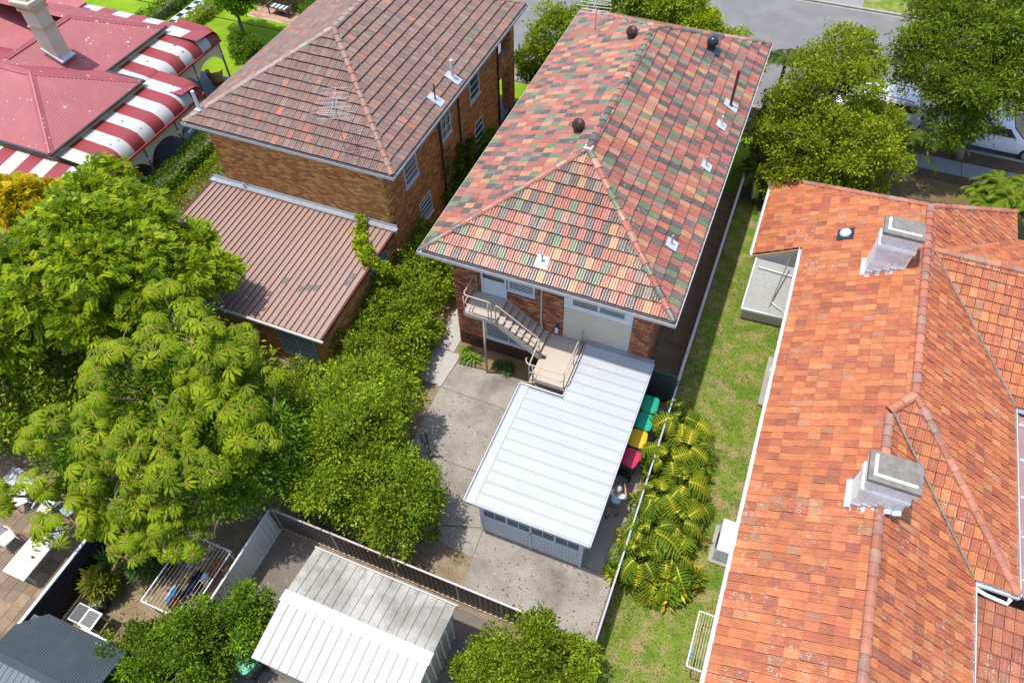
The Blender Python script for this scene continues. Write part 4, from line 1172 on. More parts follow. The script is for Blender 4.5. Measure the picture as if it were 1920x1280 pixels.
# chimneys
M['chimwhite'] = pmat('white_chimney', (.74, .73, .70), .7, var=.08, scale=4, dirt=[((.33, .30, .27), 6, .54, .70, .55), ((.48, .40, .29), 2.4, .52, .70, .5), ((.16, .145, .13), 12, .64, .72, .6)], bump=.25, bscale=25)
def chimney(x, y, w, d, zb, zt):
    c = MB().box(x - w / 2, x + w / 2, y - d / 2, y + d / 2, zb, zt).build('chimney', M['chimwhite'], rc, bevel=.01)
    MB().box(x - w / 2 - .045, x + w / 2 + .045, y - d / 2 - .045, y + d / 2 + .045, zt - .62, zt - .46).build('band', M['chimwhite'], c, bevel=.012)
    MB().box(x - w / 2 - .05, x + w / 2 + .05, y - d / 2 - .05, y + d / 2 + .05, zt - .16, zt - .02).build('band', M['chimwhite'], c, bevel=.01)
    MB().box(x - w / 2 - .08, x + w / 2 + .08, y - d / 2 - .08, y + d / 2 + .08, zt, zt + .13).build('chimney_cap', M['cementcap'], c, bevel=.02)
    mb = MB(); mb.box(x - w / 2 + .04, x + w / 2 - .04, y - d / 2 + .07, y - d / 2 + .15, zt + .132, zt + .16); mb.box(x - w / 2 + .04, x - w / 2 + .12, y - d / 2 + .151, y + d / 2 - .05, zt + .132, zt + .158)
    mb.build('mortar_flaunching', M['chimwhite'], c)
    fl_ = MB()
    for (xx, dx) in ((x - w / 2 - .06, .16), ):
        zz = min(zl(xx), RZ) + .11
        fl_.obox((xx, y - .02, zz), (dx, d + .12, .012), rot('Y', -30))
    for k in range(5):
        xx = x - w / 2 + (k + .5) * w / 5
        zz = zl(xx) if xx < x + w * .3 else zl(x + w * .3)
        fl_.obox((xx, y - d / 2 - .02, min(zz, RZ) + .13), (w / 5 - .004, .03, .12)); fl_.obox((xx, y - d / 2 - .10, min(zz, RZ) + .075), (w / 5 - .004, .18, .012), rot('Y', -30))
    fl_.build('flashing', M['flashing'], c)
chimney(14.85, 6.10, 1.12, .74, 3.9, 6.15)
chimney(15.30, -3.25, 1.15, .78, 4.2, 6.00)
# tube skylights
M['acrylic'] = glassmat('clear_dome', (.55, .60, .62), .12)
for (x, y, zz, m) in ((13.55, 8.0, zl(13.55), rot('Y', -30)), (20.05, 3.75, 3.50, rot('X', 26))):
    b = MB().obox((x, y, zz + .10), (.58, .62, .05), m).build('skylight', M['vent_black'], rc)
    MB().lathe(Vector((x, y, zz + .12)), [(.21, 0), (.21, .06), (.18, .14), (.10, .19), (.02, .21)], 16, m).build('dome', M['acrylic'], b, smooth=True)

# sloping bulkhead roof beside the eave
sk = thing('side_porch', 'low sloping pale sheet roof with white edges tucked under the terracotta eave', 'porch', (11.6, 6.7, 0))
M['sheeting'] = pmat('aged_fibro_sheet', (.33, .33, .305), .7, var=.10, scale=5, dirt=((.33, .33, .31), 2, .5, .7, .5))
bq_ = [(10.84, 6.02, .62), (12.74, 6.02, .62), (12.74, 7.55, 1.98), (10.80, 7.55, 1.98)]
kx = MB().slab3(bq_, .04).build('roof', M['sheeting'], sk)
link('roof_sheet', ribbed_sheet([tuple(Vector(q) + Vector((0, -.01, .012))) for q in bq_], (12.50, 6.02, .632), (12.50, 7.55, 1.992), .07, .010), M['sheeting'], kx)
MB().beam((10.80, 5.98, .62), (10.77, 7.55, 2.0), .07, .10).build('edge_trim', M['white'], sk)
MB().beam((10.77, 5.98, .60), (12.50, 6.07, .60), .09, .11).build('gutter', M['white'], sk)
MB().beam((10.95, 7.28, 1.80), (12.60, 7.24, 1.77), .06, .05).build('batten', M['white'], sk)
MB().add([(10.72, 7.60, 1.6), (12.74, 7.60, 1.6), (12.74, 7.60, 3.0), (12.30, 7.60, 2.80), (10.72, 7.60, 1.92), (10.72, 7.64, 1.6), (12.74, 7.64, 1.6), (12.74, 7.64, 3.0), (12.30, 7.64, 2.80), (10.72, 7.64, 1.92)], [(0, 1, 2, 3, 4), (9, 8, 7, 6, 5), (0, 5, 6, 1), (1, 6, 7, 2), (2, 7, 8, 3), (3, 8, 9, 4), (4, 9, 5, 0)]).build('gable_infill', M['sheeting'], sk)
MB().prism([(10.86, 6.06), (12.6, 6.16), (12.6, 7.5), (10.86, 7.5)], -.02, .54).build('base_wall', M['render'], sk)
MB().tube([(11.80, 6.22, .80), (11.95, 7.35, 2.60)], .028, 8).build('stay_pole', M['steel'], sk)
MB().tube([(11.78, 6.40, 1.0), (12.05, 6.28, .92), (12.30, 6.22, .86), (12.46, 6.10, .66)], .035, 7).build('drain_pipe', M['white'], sk, smooth=True)
tag(MB().box(12.30, 12.74, 2.0, 4.4, 0, .12).build('concrete_step', M['kerb'], bevel=.02), 'long concrete step on the lawn along the cottage wall', 'step')
# ================================================================== carport, garage, shed, fences
cp = thing('carport', 'flat white metal carport with a screened grey end wall', 'carport', (6.3, -3, 0))
M['cwhite'] = pmat('white_colorbond', (.36, .375, .385), .42, var=.05, scale=1.2, dirt=[((.52, .54, .56), 3, .58, .75, .4), ((.30, .30, .29), 18, .64, .74, .5)], stretch=(.35, 2, 1), spots=[((.20, .20, .19), 4, .10, 0, .40, .8)])
M['palepanel'] = pmat('pale_grey_panel', (.50, .54, .57), .5, var=.06, scale=4, dirt=((.3, .32, .34), 4, .6, .75, .4))
M['seam'] = colmat('grimy_seam', (.22, .23, .235), .6)
CZ = 2.40
frm = MB().box(4.40, 8.28, -6.42, -6.34, CZ - .2, CZ - .06).box(8.10, 8.18, -6.33, .5, CZ - .2, CZ - .06).box(4.60, 4.68, -6.33, -2.0, CZ - .2, CZ - .06).box(4.69, 8.09, -3.4, -3.32, CZ - .2, CZ - .06).build('roof_frame', M['palepanel'], cp)
n = 17; y0, y1 = -6.50, .60; w = (y1 - y0) / n
for i in range(n):
    a, b = y0 + i * w, y0 + (i + 1) * w
    x0 = 4.66 if (a + b) / 2 < -1.9 else 5.90
    mb = MB()
    vs = []
    P6 = [(0, 0), (.02, 0), (w * .34, 0), (w * .36, .008), (w * .40, .008), (w * .42, 0), (w * .68, 0), (w * .70, .008), (w * .74, .008), (w * .76, 0), (w - .05, 0), (w - .04, .035), (w - .012, .035), (w - .003, .0)]
    for x in (x0, 8.36):
        for (t, h) in P6: vs.append((x, a + t, CZ + h + (.012 if x < 8 else 0)))
    k = len(P6)
    mb.add(vs, [(k + j, k + j + 1, j + 1, j) for j in range(k - 1)])
    mb.add([(x0, a, CZ - .02), (8.36, a, CZ - .03), (8.36, b - .004, CZ - .03), (x0, b - .004, CZ - .02)], [(0, 1, 2, 3)])
    mb.build('roof_sheet', M['cwhite'], cp)
    MB().box(x0, 8.35, a - .018, a + .014, CZ + .002, CZ + .020).build('lap_seam', M['seam'], cp)
mb = MB().box(4.30, 4.64, -6.56, -1.86, CZ - .05, CZ - .02).box(4.28, 4.32, -6.56, -1.86, CZ - .1, CZ + .06)
mb.build('box_gutter', M['cwhite'], cp)
MB().box(8.37, 8.41, -6.54, .62, CZ - .10, CZ + .03).box(4.33, 8.36, -6.56, -6.52, CZ - .10, CZ + .03).build('fascia', M['cwhite'], cp)
MB().box(4.30, 5.88, -1.86, -1.80, CZ - .10, CZ + .05).box(5.84, 5.89, -1.79, .55, CZ - .12, CZ + .03).build('flashing', M['cwhite'], cp)
mb = MB().box(5.90, 8.36, .605, .745, CZ - .02, CZ + .07); mb.build('wall_flashing', M['steel'], cp)
for (x, y) in ((4.73, -6.29), (8.12, -6.29), (4.66, -4.0), (8.12, -4.0), (8.12, -1.4), (4.66, -1.95), (6.42, -6.29)):
    MB().box(x - .04, x + .04, y - .04, y + .04, 0, CZ - .06).build('post', M['palepanel'], cp)
# end wall
for k in range(28):
    x = 4.78 + k * .1186
    if x > 8.06: break
    MB().box(x, x + .112, -6.30, -6.275 + (k % 2) * .004, .06, 1.16).build('wall_board', M['palepanel'], cp)
M['screen'] = pmat('fly_screen', (.13, .14, .14), .8, var=.1, scale=6)
mb = MB().box(4.77, 8.08, -6.33, -6.25, 1.17, 1.24).box(4.77, 8.08, -6.33, -6.25, 2.12, 2.19)
for k in range(5):
    x = 4.77 + k * (3.31 - .06) / 4
    mb.box(x, x + .06, -6.325, -6.255, 1.241, 2.119)
wf = mb.build('window_frame', M['white'], cp)
for k in range(4):
    x = 4.83 + k * .8125
    MB().box(x, x + .745, -6.295, -6.285, 1.245, 2.115).build('screen', M['screen'], wf)
    MB().box(x + .36, x + .385, -6.305, -6.296, 1.245, 2.115).build('mullion', M['palepanel'], wf)
MB().box(8.09, 8.11, -6.24, -4.1, .05, 2.2).build('side_wall', M['palepanel'], cp)

# garage beyond the back fence
ga = thing('garage', 'cream ribbed metal garage with a low stained gable roof behind the fence', 'garage', (3.1, -11.2, 0))
M['garagemetal'] = pmat('stained_cream_metal', (.34, .325, .285), .55, var=.10, scale=1, dirt=[((.14, .125, .10), .75, .42, .64, .8), ((.20, .18, .15), 3, .5, .68, .5), ((.10, .09, .08), 9, .66, .74, .6)])
M['garageclean'] = pmat('cream_metal', (.36, .345, .315), .5, var=.06, scale=1, dirt=[((.26, .24, .21), 1.2, .52, .70, .5), ((.12, .11, .10), 10, .69, .75, .6)])
M['garagewall'] = pmat('cream_wall_metal', (.34, .32, .24), .55, var=.1, scale=2)
gx0, gx1, gy0, gym, gy1 = .78, 5.42, -12.85, -11.12, -9.52
gz0, gzm = 2.25, 2.52
MB().box(gx0 + .12, gx1 - .12, gy0 + .1, gy1 - .1, 0, gz0 - .03).build('wall', M['garagewall'], ga)
n = 16; w = (gx1 - gx0) / n
for i in range(n):
    for (ya, za, yb, zb, mt) in ((gy1, gz0, gym, gzm, 'garagemetal'), (gy0, gz0, gym, gzm, 'garageclean')):
        a = gx0 + i * w; vs = []
        P5 = [(0, 0), (w - .045, 0), (w - .035, .028), (w - .01, .028), (w - .003, 0)]
        for (y, z) in ((ya, za), (yb, zb)):
            for (t, h) in P5: vs.append((a + t, y, z + h))
        vs2 = [(a, ya, za - .03), (a + w - .003, ya, za - .03), (a + w - .003, yb, zb - .03), (a, yb, zb - .03)]
        mb = MB(); mb.add(vs, [(j, j + 1, 5 + j + 1, 5 + j) for j in range(4)]); mb.add(vs2, [(3, 2, 1, 0)]); mb.add([vs[0], vs[1], vs[2], vs[3], vs[4], vs2[0], vs2[1]], [(5, 6, 4, 1, 0)])
        mb.build('roof_sheet', M[mt], ga)
rc_ = MB()
for sy in (-1, 1):
    rc_.slab3([(gx0 - .02, gym, gzm + .05), (gx1 + .02, gym, gzm + .05), (gx1 + .02, gym + sy * .17, gzm + .035), (gx0 - .02, gym + sy * .17, gzm + .035)], .012)
rc_.build('ridge_capping', M['flashing'], ga)
MB().box(gx0 - .03, gx1 + .03, gy1 + .005, gy1 + .05, gz0 - .08, gz0 + .03).build('gutter', M['garageclean'], ga)
mb = MB()
for k in range(10):
    y = gy0 + .2 + k * .31
    mb.box(gx1 - .115, gx1 - .085, y, y + .05, .02, gz0 - .06)
mb.build('wall_ribs', M['white'], ga)

# dark corrugated shed, lower left
sd = thing('garden_shed', 'low shed with dark blue-grey corrugated metal roof beside the black paling fence', 'shed', (-4.5, -15.4, 0))
M['darkroof'] = pmat('dark_blue_grey_metal', (.026, .038, .044), .5, var=.15, scale=1.5, dirt=((.055, .068, .074), 1.0, .5, .7, .5))
M['darkroof_pale'] = pmat('mid_grey_metal', (.085, .105, .12), .45, var=.15, scale=1.5)
s0 = [(-5.45, -14.0, 2.0), (-2.62, -14.0, 2.0), (-2.62, -15.42, 2.30), (-6.05, -15.42, 2.30), (-6.05, -14.62, 2.13)]
sm = MB().slab3([(x, y, z - .03) for x, y, z in s0], .03).build('roof', M['darkroof'], sd)
link('roof_sheet', ribbed_sheet(s0, (-6.05, -14.0, 2.0), (-2.62, -14.0, 2.0), .085, .020), M['darkroof'], sm)
s1 = [(-6.6, -15.46, 2.33), (-2.62, -15.46, 2.33), (-2.62, -17.2, 1.98), (-6.6, -17.2, 1.98)]
link('roof_sheet', ribbed_sheet(s1, (-6.6, -17.2, 1.98), (-2.62, -17.2, 1.98), .20, .020, 'rib'), M['darkroof_pale'], sm)
MB().slab3([(-6.1, -15.30, 2.32), (-2.6, -15.30, 2.32), (-2.6, -15.50, 2.37), (-6.1, -15.50, 2.37)], .012).build('ridge_capping', M['darkroof'], sm)
MB().box(-5.9, -2.8, -17.1, -14.15, 0, 1.93).build('wall', M['dark_metal'], sd)
MB().beam((-4.3, -13.96, 1.97), (-3.3, -13.96, 1.97), .05, .06).build('gutter', M['white'], sd)

# fences
def ribbed_fence(name, label, a, b, h, mat, capmat, parts=1, pitch=.19, mirror=1, cat='fence', postmat=None):
    a = Vector(a); b = Vector(b); d = (b - a); L = d.length; d.normalize(); nn = Vector((d.y, -d.x, 0)) * mirror
    f = thing(name, label, cat, tuple((a + b) / 2))
    np_ = max(1, round(L / 2.35)); pl = L / np_
    for k in range(np_):
        p0 = a + d * k * pl
        # each rolled panel between posts, ribs every `pitch`
        m_ = round(pl / (pitch * 4))
        wdt = (pl - .06) / m_
        for q in range(m_):
            xs = []; o = .03 + q * wdt
            for r_ in range(4):
                for (t, hh) in ((0, 0), (.12, .028), (.5, .028), (.62, 0)): xs.append((o + (r_ + t) * wdt / 4, hh))
            xs.append((o + wdt - .003, 0))
            vs = []
            for z in (.04, h - .03):
                for (x, hh) in xs: vs.append(p0 + d * x + nn * hh + Vector((0, 0, z)))
            n_ = len(xs); mb = MB(); mb.add(vs, [(i, i + 1, n_ + i + 1, n_ + i) for i in range(n_ - 1)])
            mb.build('panel', M[mat], f)
        MB().beam(p0 + Vector((0, 0, 0)), p0 + Vector((0, 0, h)), .06, .06).build('post', M[postmat or capmat], f)
    MB().beam(a - d * .02 + Vector((0, 0, h)) + nn * .012, b + d * .02 + Vector((0, 0, h)) + nn * .012, .055, .05).build('top_rail', M[capmat], f)
    MB().beam(a + Vector((0, 0, .03)) + nn * .012, b + Vector((0, 0, .03)) + nn * .012, .05, .05).build('bottom_rail', M[capmat], f)
    return f
M['fencebrown'] = pmat('brown_colorbond', (.105, .085, .075), .5, var=.12, scale=1.3, dirt=((.17, .14, .12), 2, .55, .7, .4))
M['fencecap'] = pmat('pale_fence_cap', (.40, .36, .34), .45, var=.1)
M['fencegrey'] = pmat('pale_grey_steel_fence', (.62, .62, .59), .5, var=.08, scale=1.5, dirt=((.45, .45, .42), 1.6, .55, .7, .5))
M['fencegreen'] = pmat('dark_green_steel', (.045, .065, .065), .45, var=.1, scale=2)
M['fencewhite'] = pmat('pale_blue_white_fence', (.30, .33, .36), .45, var=.1, scale=2)
M['oldtimber'] = pmat('grey_timber', (.30, .25, .21), .85, var=.25, scale=6, stretch=(1, 1, .3), bump=.3)
ribbed_fence('metal_fence', 'brown ribbed metal fence along the back of the concrete yard', (-1.55, -8.72, 0), (7.15, -8.74, 0), 1.5, 'fencebrown', 'fencecap', mirror=1)
ribbed_fence('metal_fence', 'pale grey ribbed metal fence running towards the clothesline', (-1.62, -13.6, 0), (-1.62, -8.8, 0), 1.5, 'fencegrey', 'fencegrey', mirror=1)
ribbed_fence('metal_fence', 'slim white-blue metal fence between concrete yard and lawn by the monstera', (9.33, -8.66, 0), (9.33, .72, 0), 1.35, 'fencewhite', 'fencewhite', mirror=1)
ribbed_fence('metal_gate', 'dark green ribbed metal gate behind the row of bins', (8.12, .85, 0), (9.27, .88, 0), 1.75, 'fencegreen', 'fencegreen', mirror=1, cat='gate')
pf = thing('paling_fence', 'grey timber paling fence along the shaded side of the mottled-roof house', 'fence', (9.3, 8.5, 0))
for i in range(150):
    y = .98 + i * .108
    MB().box(9.285, 9.305, y, y + .10, .03, 1.46 + rnd.uniform(-.02, .02)).build('paling', M['oldtimber'], pf)
MB().beam((9.325, .95, 1.47), (9.325, 17.2, 1.47), .10, .035).build('top_rail', M['fencecap'], pf)
MB().beam((9.345, .95, .45), (9.345, 17.2, .45), .05, .07).build('rail', M['oldtimber'], pf)
pb = thing('paling_fence', 'black paling fence with a white capping between paved patio and dirt yard', 'fence', (-6.4, -12.5, 0))
M['blackpaint'] = pmat('black_stain', (.022, .020, .020), .8, var=.3, scale=5, dirt=((.16, .16, .06), 7, .70, .74, .8))
for i in range(62):
    y = -17.0 + i * .114
    MB().box(-6.42, -6.39 + (i % 2) * .004, y, y + .112, .02, 1.48).build('paling', M['blackpaint'], pb)
MB().beam((-6.40, -17.0, 1.515), (-6.40, -9.9, 1.515), .09, .05).build('capping', M['white'], pb)
MB().beam((-6.36, -17.0, .95), (-6.36, -9.9, .95), .05, .08).build('rail', M['blackpaint'], pb)
# far side of the street
tag(MB().box(18.2, 30, 37.5, 37.9, 0, 1.6).build('garden_wall', M['mortar'], bevel=.02), 'low brick wall across the street behind the grass verge', 'wall')
tag(MB().tube([(15.6, 34.4, 0), (15.9, 34.45, 2.6)], .05, 7).build('sign_post', M['steel']), 'thin leaning metal post on the verge across the street', 'post')
tag(MB().tube([(9.3, 29.5, -.1), (9.3, 29.5, 3.2)], .018, 6).build('wire_pole', M['dark_metal']) if False else MB().box(18.4, 19.6, 36.6, 37.2, 0, .7).build('concrete_block', M['kerb'], bevel=.03), 'pale concrete block beside the wall across the street', 'block')
# ================================================================== bins, person, furniture, cars
M['bin_body'] = colmat('bin_green_body', (.015, .03, .022), .5)
M['lid_green'] = colmat('green_lid', (.008, .30, .165), .42)
M['lid_yellow'] = colmat('yellow_lid', (.60, .36, .006), .42)
M['lid_red'] = colmat('red_lid', (.44, .02, .06), .42)
def wheelie_bin(x, y, rz, lid, label, group=None):
    b = thing('wheelie_bin', label, 'bin', (x, y, 0), group)
    m = rot('Z', rz); o = Vector((x, y, 0))
    def fr(pts): return [o + m @ Vector(p) for p in pts]
    mb = MB()
    lv = [(.20, .24, .05), (.245, .29, .55), (.275, .33, .97), (.29, .345, .99), (.29, .345, 1.02)]
    vs = []
    for (a, c, z) in lv:
        for (sx, sy) in ((-1, -.8), (-.8, -1), (.8, -1), (1, -.8), (1, .8), (.8, 1), (-.8, 1), (-1, .8)): vs.append(o + m @ Vector((a * sx, c * sy, z)))
    fs = [(i * 8 + j, i * 8 + (j + 1) % 8, (i + 1) * 8 + (j + 1) % 8, (i + 1) * 8 + j) for i in range(4) for j in range(8)] + [tuple(range(7, -1, -1)), tuple(range(32, 40))]
    mb.add(vs, fs); mb.build('body', M['bin_body'], b)
    mb = MB(); vs = []; ring = []
    for k in range(24):
        t = 2 * math.pi * k / 24; c, s = math.cos(t), math.sin(t)
        ring.append((math.copysign(abs(c) ** .45, c), math.copysign(abs(s) ** .45, s)))
    for (k_, z) in ((1.0, 1.025), (1.0, 1.055), (.95, 1.075), (.86, 1.078), (.80, 1.095), (.4, 1.108)):
        for (c, s) in ring: vs.append(o + m @ Vector((.30 * k_ * c, .365 * k_ * s, z)))
    n = 24
    fs = [(i * n + j, i * n + (j + 1) % n, (i + 1) * n + (j + 1) % n, (i + 1) * n + j) for i in range(5) for j in range(n)] + [tuple(5 * n + j for j in range(n))]
    mb.add(vs, fs); l = mb.build('lid', M[lid], b)
    MB().tube(fr([(-.24, -.37, .98), (-.24, -.43, 1.03), (.24, -.43, 1.03), (.24, -.37, .98)]), .018, 6).build('handle', M['bin_body'], b)
    for sx in (-1, 1):
        MB().tube(fr([(sx * .20, -.28, .10), (sx * .25, -.28, .10)]), .10, 14).build('wheel', M['black_rubber'], b)
wheelie_bin(8.63, -.12, 4, 'lid_green', 'green-lidded wheelie bin nearest the dark green gate')
wheelie_bin(8.65, -.88, -3, 'lid_green', 'green-lidded wheelie bin beside the yellow-lidded one')
wheelie_bin(8.62, -1.64, 3, 'lid_yellow', 'yellow-lidded wheelie bin in the row beside the carport')
wheelie_bin(8.60, -2.46, -14, 'lid_red', 'red-lidded wheelie bin at the end of the row, by the philodendron')
wheelie_bin(.14, -12.85, 70, 'lid_green', 'green-lidded wheelie bin standing against the cream garage')

def skin_mesh(name, vs, es, rs, mat, parent, sub=2):
    me = bpy.data.meshes.new(name); me.from_pydata(vs, es, [])
    o = link(name, me, mat, parent)
    s = o.modifiers.new('skin', 'SKIN'); s.use_smooth_shade = True
    lay = me.skin_vertices[0].data
    for i, r in enumerate(rs): lay[i].radius = r if isinstance(r, tuple) else (r, r)
    lay[0].use_root = True
    ss = o.modifiers.new('subdivision', 'SUBSURF'); ss.levels = sub; ss.render_levels = sub
    return o
M['skin'] = colmat('skin', (.42, .22, .15), .55)
M['shirt'] = colmat('pale_blue_shirt', (.56, .62, .68), .8)
M['shorts'] = colmat('grey_shorts', (.105, .125, .135), .85)
M['hair'] = pmat('grey_hair', (.36, .34, .31), .8, var=.3, scale=30)
M['shoe'] = colmat('dark_shoe', (.02, .02, .02), .6)
pe = thing('person', 'person in pale blue shirt and grey shorts walking past the carport, hands raised in front', 'person', (8.58, -4.12, 0))
pm = rot('Z', -8); po = Vector((8.58, -4.12, 0))
T = lambda *p: tuple(po + pm @ Vector(p))
body_v = [T(0, 0, .95), T(0, 0, 1.12), T(0, .02, 1.30), T(0, .03, 1.43), T(0, .06, 1.53), T(0, .09, 1.60), T(0, .10, 1.68),
          T(.20, .03, 1.40), T(.27, .14, 1.17), T(.15, .38, 1.25), T(.09, .44, 1.28),
          T(-.20, .03, 1.40), T(-.27, .14, 1.17), T(-.13, .38, 1.25), T(-.07, .44, 1.28),
          T(.11, 0, .90), T(.13, .10, .50), T(.13, -.02, .09), T(.14, .12, .04),
          T(-.11, 0, .90), T(-.12, -.06, .50), T(-.13, -.26, .13), T(-.14, -.16, .05)]
body_e = [(0, 1), (1, 2), (2, 3), (3, 4), (4, 5), (5, 6), (3, 7), (7, 8), (8, 9), (9, 10), (3, 11), (11, 12), (12, 13), (13, 14), (0, 15), (15, 16), (16, 17), (17, 18), (0, 19), (19, 20), (20, 21), (21, 22)]
body_r = [(.15, .11), (.14, .10), (.15, .11), (.09, .08), .052, .085, .095, .065, .045, .034, .03, .065, .045, .034, .03, .085, .055, .04, .035, .085, .055, .04, .035]
bo = skin_mesh('body', body_v, body_e, body_r, M['skin'], pe)
# fingers closed round a phone
for sx in (1, -1):
    for k in range(4):
        z = 1.245 + k * .022
        MB().tube([T(sx * .095, .43, z), T(sx * .085, .485 - k * .004, z + .004), T(sx * .055, .515 - k * .004, z + .008), T(sx * .030, .505, z + .008)], [.010, .0095, .009, .008], 6).build('finger', M['skin'], bo, smooth=True)
    MB().tube([T(sx * .08, .42, 1.30), T(sx * .06, .455, 1.335), T(sx * .035, .47, 1.345)], [.012, .011, .009], 6).build('thumb', M['skin'], bo, smooth=True)
sh_v = [T(0, 0, .90), T(0, 0, 1.12), T(0, .02, 1.30), T(0, .03, 1.44), T(.20, .03, 1.41), T(.265, .12, 1.20), T(-.20, .03, 1.41), T(-.265, .12, 1.20)]
skin_mesh('shirt', sh_v, [(0, 1), (1, 2), (2, 3), (3, 4), (4, 5), (3, 6), (6, 7)], [(.20, .15), (.185, .135), (.195, .14), (.13, .10), .09, .075, .09, .075], M['shirt'], pe)
skin_mesh('shorts', [T(0, 0, .94), T(.11, 0, .86), T(.13, .09, .50), T(-.11, 0, .86), T(-.12, -.05, .50)], [(0, 1), (1, 2), (0, 3), (3, 4)], [(.17, .125), .105, .085, .105, .085], M['shorts'], pe)
MB().lathe(T(0, .075, 1.60), [(.085, -.03), (.108, .03), (.11, .09), (.095, .14), (.055, .175), (.01, .185)], 14, pm).build('hair', M['hair'], pe, smooth=True)
for sx in (1, -1): MB().lathe(T(sx * .098, .10, 1.615), [(.008, -.03), (.016, 0), (.012, .03)], 8, pm).build('ear', M['skin'], bo, smooth=True)
MB().lathe(T(0, .205, 1.625), [(.014, -.02), (.018, 0), (.006, .03)], 8, pm).build('nose', M['skin'], bo, smooth=True)
for (x, y, z) in ((.13, .05, .045), (-.135, -.20, .06)):
    MB().lathe(T(x, y, z), [(.04, -.045), (.05, -.02), (.042, .02), (.03, .05)], 12, pm, sy=2.6).build('shoe', M['shoe'], pe, smooth=True)
tag(MB().obox(T(0, .50, 1.30), (.075, .012, .15), pm).build('phone', M['dark_metal'], bevel=.004), 'dark phone held up in the hands of the person by the carport', 'phone')

# air conditioner on the lawn side
ac = thing('air_conditioner', 'white outdoor air conditioner unit against the cottage wall', 'air conditioner', (12.28, -3.92, 0))
MB().box(12.02, 12.48, -4.48, -3.36, .10, .86).build('casing', M['white'], ac, bevel=.025)
MB().box(11.9, 12.6, -4.6, -3.25, .0, .07).build('base_slab', M['kerb'], ac)
for y in (-4.3, -3.5): MB().box(12.1, 12.4, y - .04, y + .04, .07, .11).build('foot', M['dark_metal'], ac)
mb = MB()
for k in range(8):
    mb.tube([(12.015, -3.98 + .035 * math.cos(t) * (k + 1), .48 + .035 * math.sin(t) * (k + 1)) for t in [2 * math.pi * q / 16 for q in range(17)]], .006, 4, False)
mb.build('fan_grille', M['dark_metal'], ac)
MB().tube([(12.45, -4.35, .5), (12.60, -4.45, .5), (12.70, -4.35, .9), (12.74, -4.3, 1.4)], .03, 7).build('hose', M['white'], ac, smooth=True)

# clotheslines
def fold_line(name, label, x0, x1, y0, y1, z, n, mat, wmat):
    t = thing(name, label, 'clothesline', ((x0 + x1) / 2, (y0 + y1) / 2, 0))
    for a, b in (((x0, y0, z), (x1, y0, z)), ((x0, y1, z), (x1, y1, z)), ((x0, y0, z), (x0, y1, z)), ((x1, y0, z), (x1, y1, z))):
        MB().beam(a, b, .035, .035).build('frame_bar', M[mat], t)
    for k in range(n):
        x = x0 + (k + 1) * (x1 - x0) / (n + 1)
        MB().tube([(x, y0, z + .01), (x, (y0 + y1) / 2, z - .02), (x, y1, z + .01)], .007, 4).build('line', M[wmat], t)
    return t
M['line'] = colmat('yellowed_line', (.62, .54, .34), .6)
t = fold_line('folding_clothesline', 'white folding clothesline with washing on it in the dirt yard', -3.55, -1.95, -12.65, -10.38, 1.45, 12, 'white', 'line')
for (x, y) in ((-3.4, -12.6), (-2.1, -12.6), (-3.4, -10.4), (-2.1, -10.4)):
    MB().beam((x, y, 0), (x, y, 1.44), .04, .04).build('leg', M['white'], t)
def garment(label, x, y0, y1, drop, col, seed):
    rg = random.Random(seed); mb = MB(); vs = []; n, k = 10, 7
    for s in (-1, 1):
        pass
    prof = [(-.05, -drop), (-.045, -drop * .5), (-.02, -.08), (0, .012), (.02, -.08), (.045, -drop * .55), (.055, -drop * .9)]
    for (dx, dz) in prof:
        for j in range(n):
            t = j / (n - 1)
            w = .035 * math.sin(j * 1.9 + seed) * min(1, abs(dz) * 3)
            vs.append((x + dx + w, y0 + (y1 - y0) * t, 1.46 + dz + .02 * math.sin(j * 1.1 + seed * 2)))
    mb.add(vs, [(i * n + j, i * n + j + 1, (i + 1) * n + j + 1, (i + 1) * n + j) for i in range(k - 1) for j in range(n - 1)])
    o = mb.build('garment', colmat('cloth', col, .9), None, smooth=True)
    so = o.modifiers.new('solidify', 'SOLIDIFY'); so.thickness = .006
    tag(o, label, 'garment')
for lab, x, a, b, dr, c, s_ in (('pale blue shirt hanging on the white folding clothesline', -2.93, -12.35, -11.85, .55, (.36, .40, .50), 1), ('bright blue cloth on the clothesline beside a pale shirt', -2.81, -12.45, -12.0, .6, (.05, .20, .42), 2),
                                ('crimson top on the clothesline, half behind the blue cloth', -2.69, -12.5, -12.15, .5, (.35, .02, .04), 3), ('black trousers on the clothesline', -2.57, -12.1, -11.2, .8, (.012, .012, .018), 4), ('navy towel on the clothesline', -2.44, -12.2, -11.3, .7, (.02, .022, .06), 5),
                                ('rust-red shirt on the clothesline near the grey fence', -2.19, -11.2, -10.7, .6, (.30, .06, .03), 6), ('white singlet on the clothesline near the rust shirt', -2.31, -11.5, -11.2, .5, (.6, .6, .62), 7), ('dark purple skirt on the clothesline beside the navy towel', -2.31, -12.3, -11.8, .6, (.09, .015, .11), 8), ('pinkish cloth hung under the umbrella tree leaves', -2.95, -11.3, -10.9, .4, (.5, .36, .36), 9)):
    garment(lab, x, a, b, dr, c, s_)
t = fold_line('folding_clothesline', 'small wall-mounted folding clothesline above the lawn at the cottage eave', 11.92, 12.45, -8.35, -6.72, 1.25, 6, 'white', 'line')
MB().beam((12.46, -8.0, 1.2), (12.74, -8.0, .9), .03, .03).beam((12.46, -7.0, 1.2), (12.74, -7.0, .9), .03, .03).build('wall_bracket', M['white'], t)
M['pegblue'] = colmat('blue_plastic', (.04, .25, .42), .5)
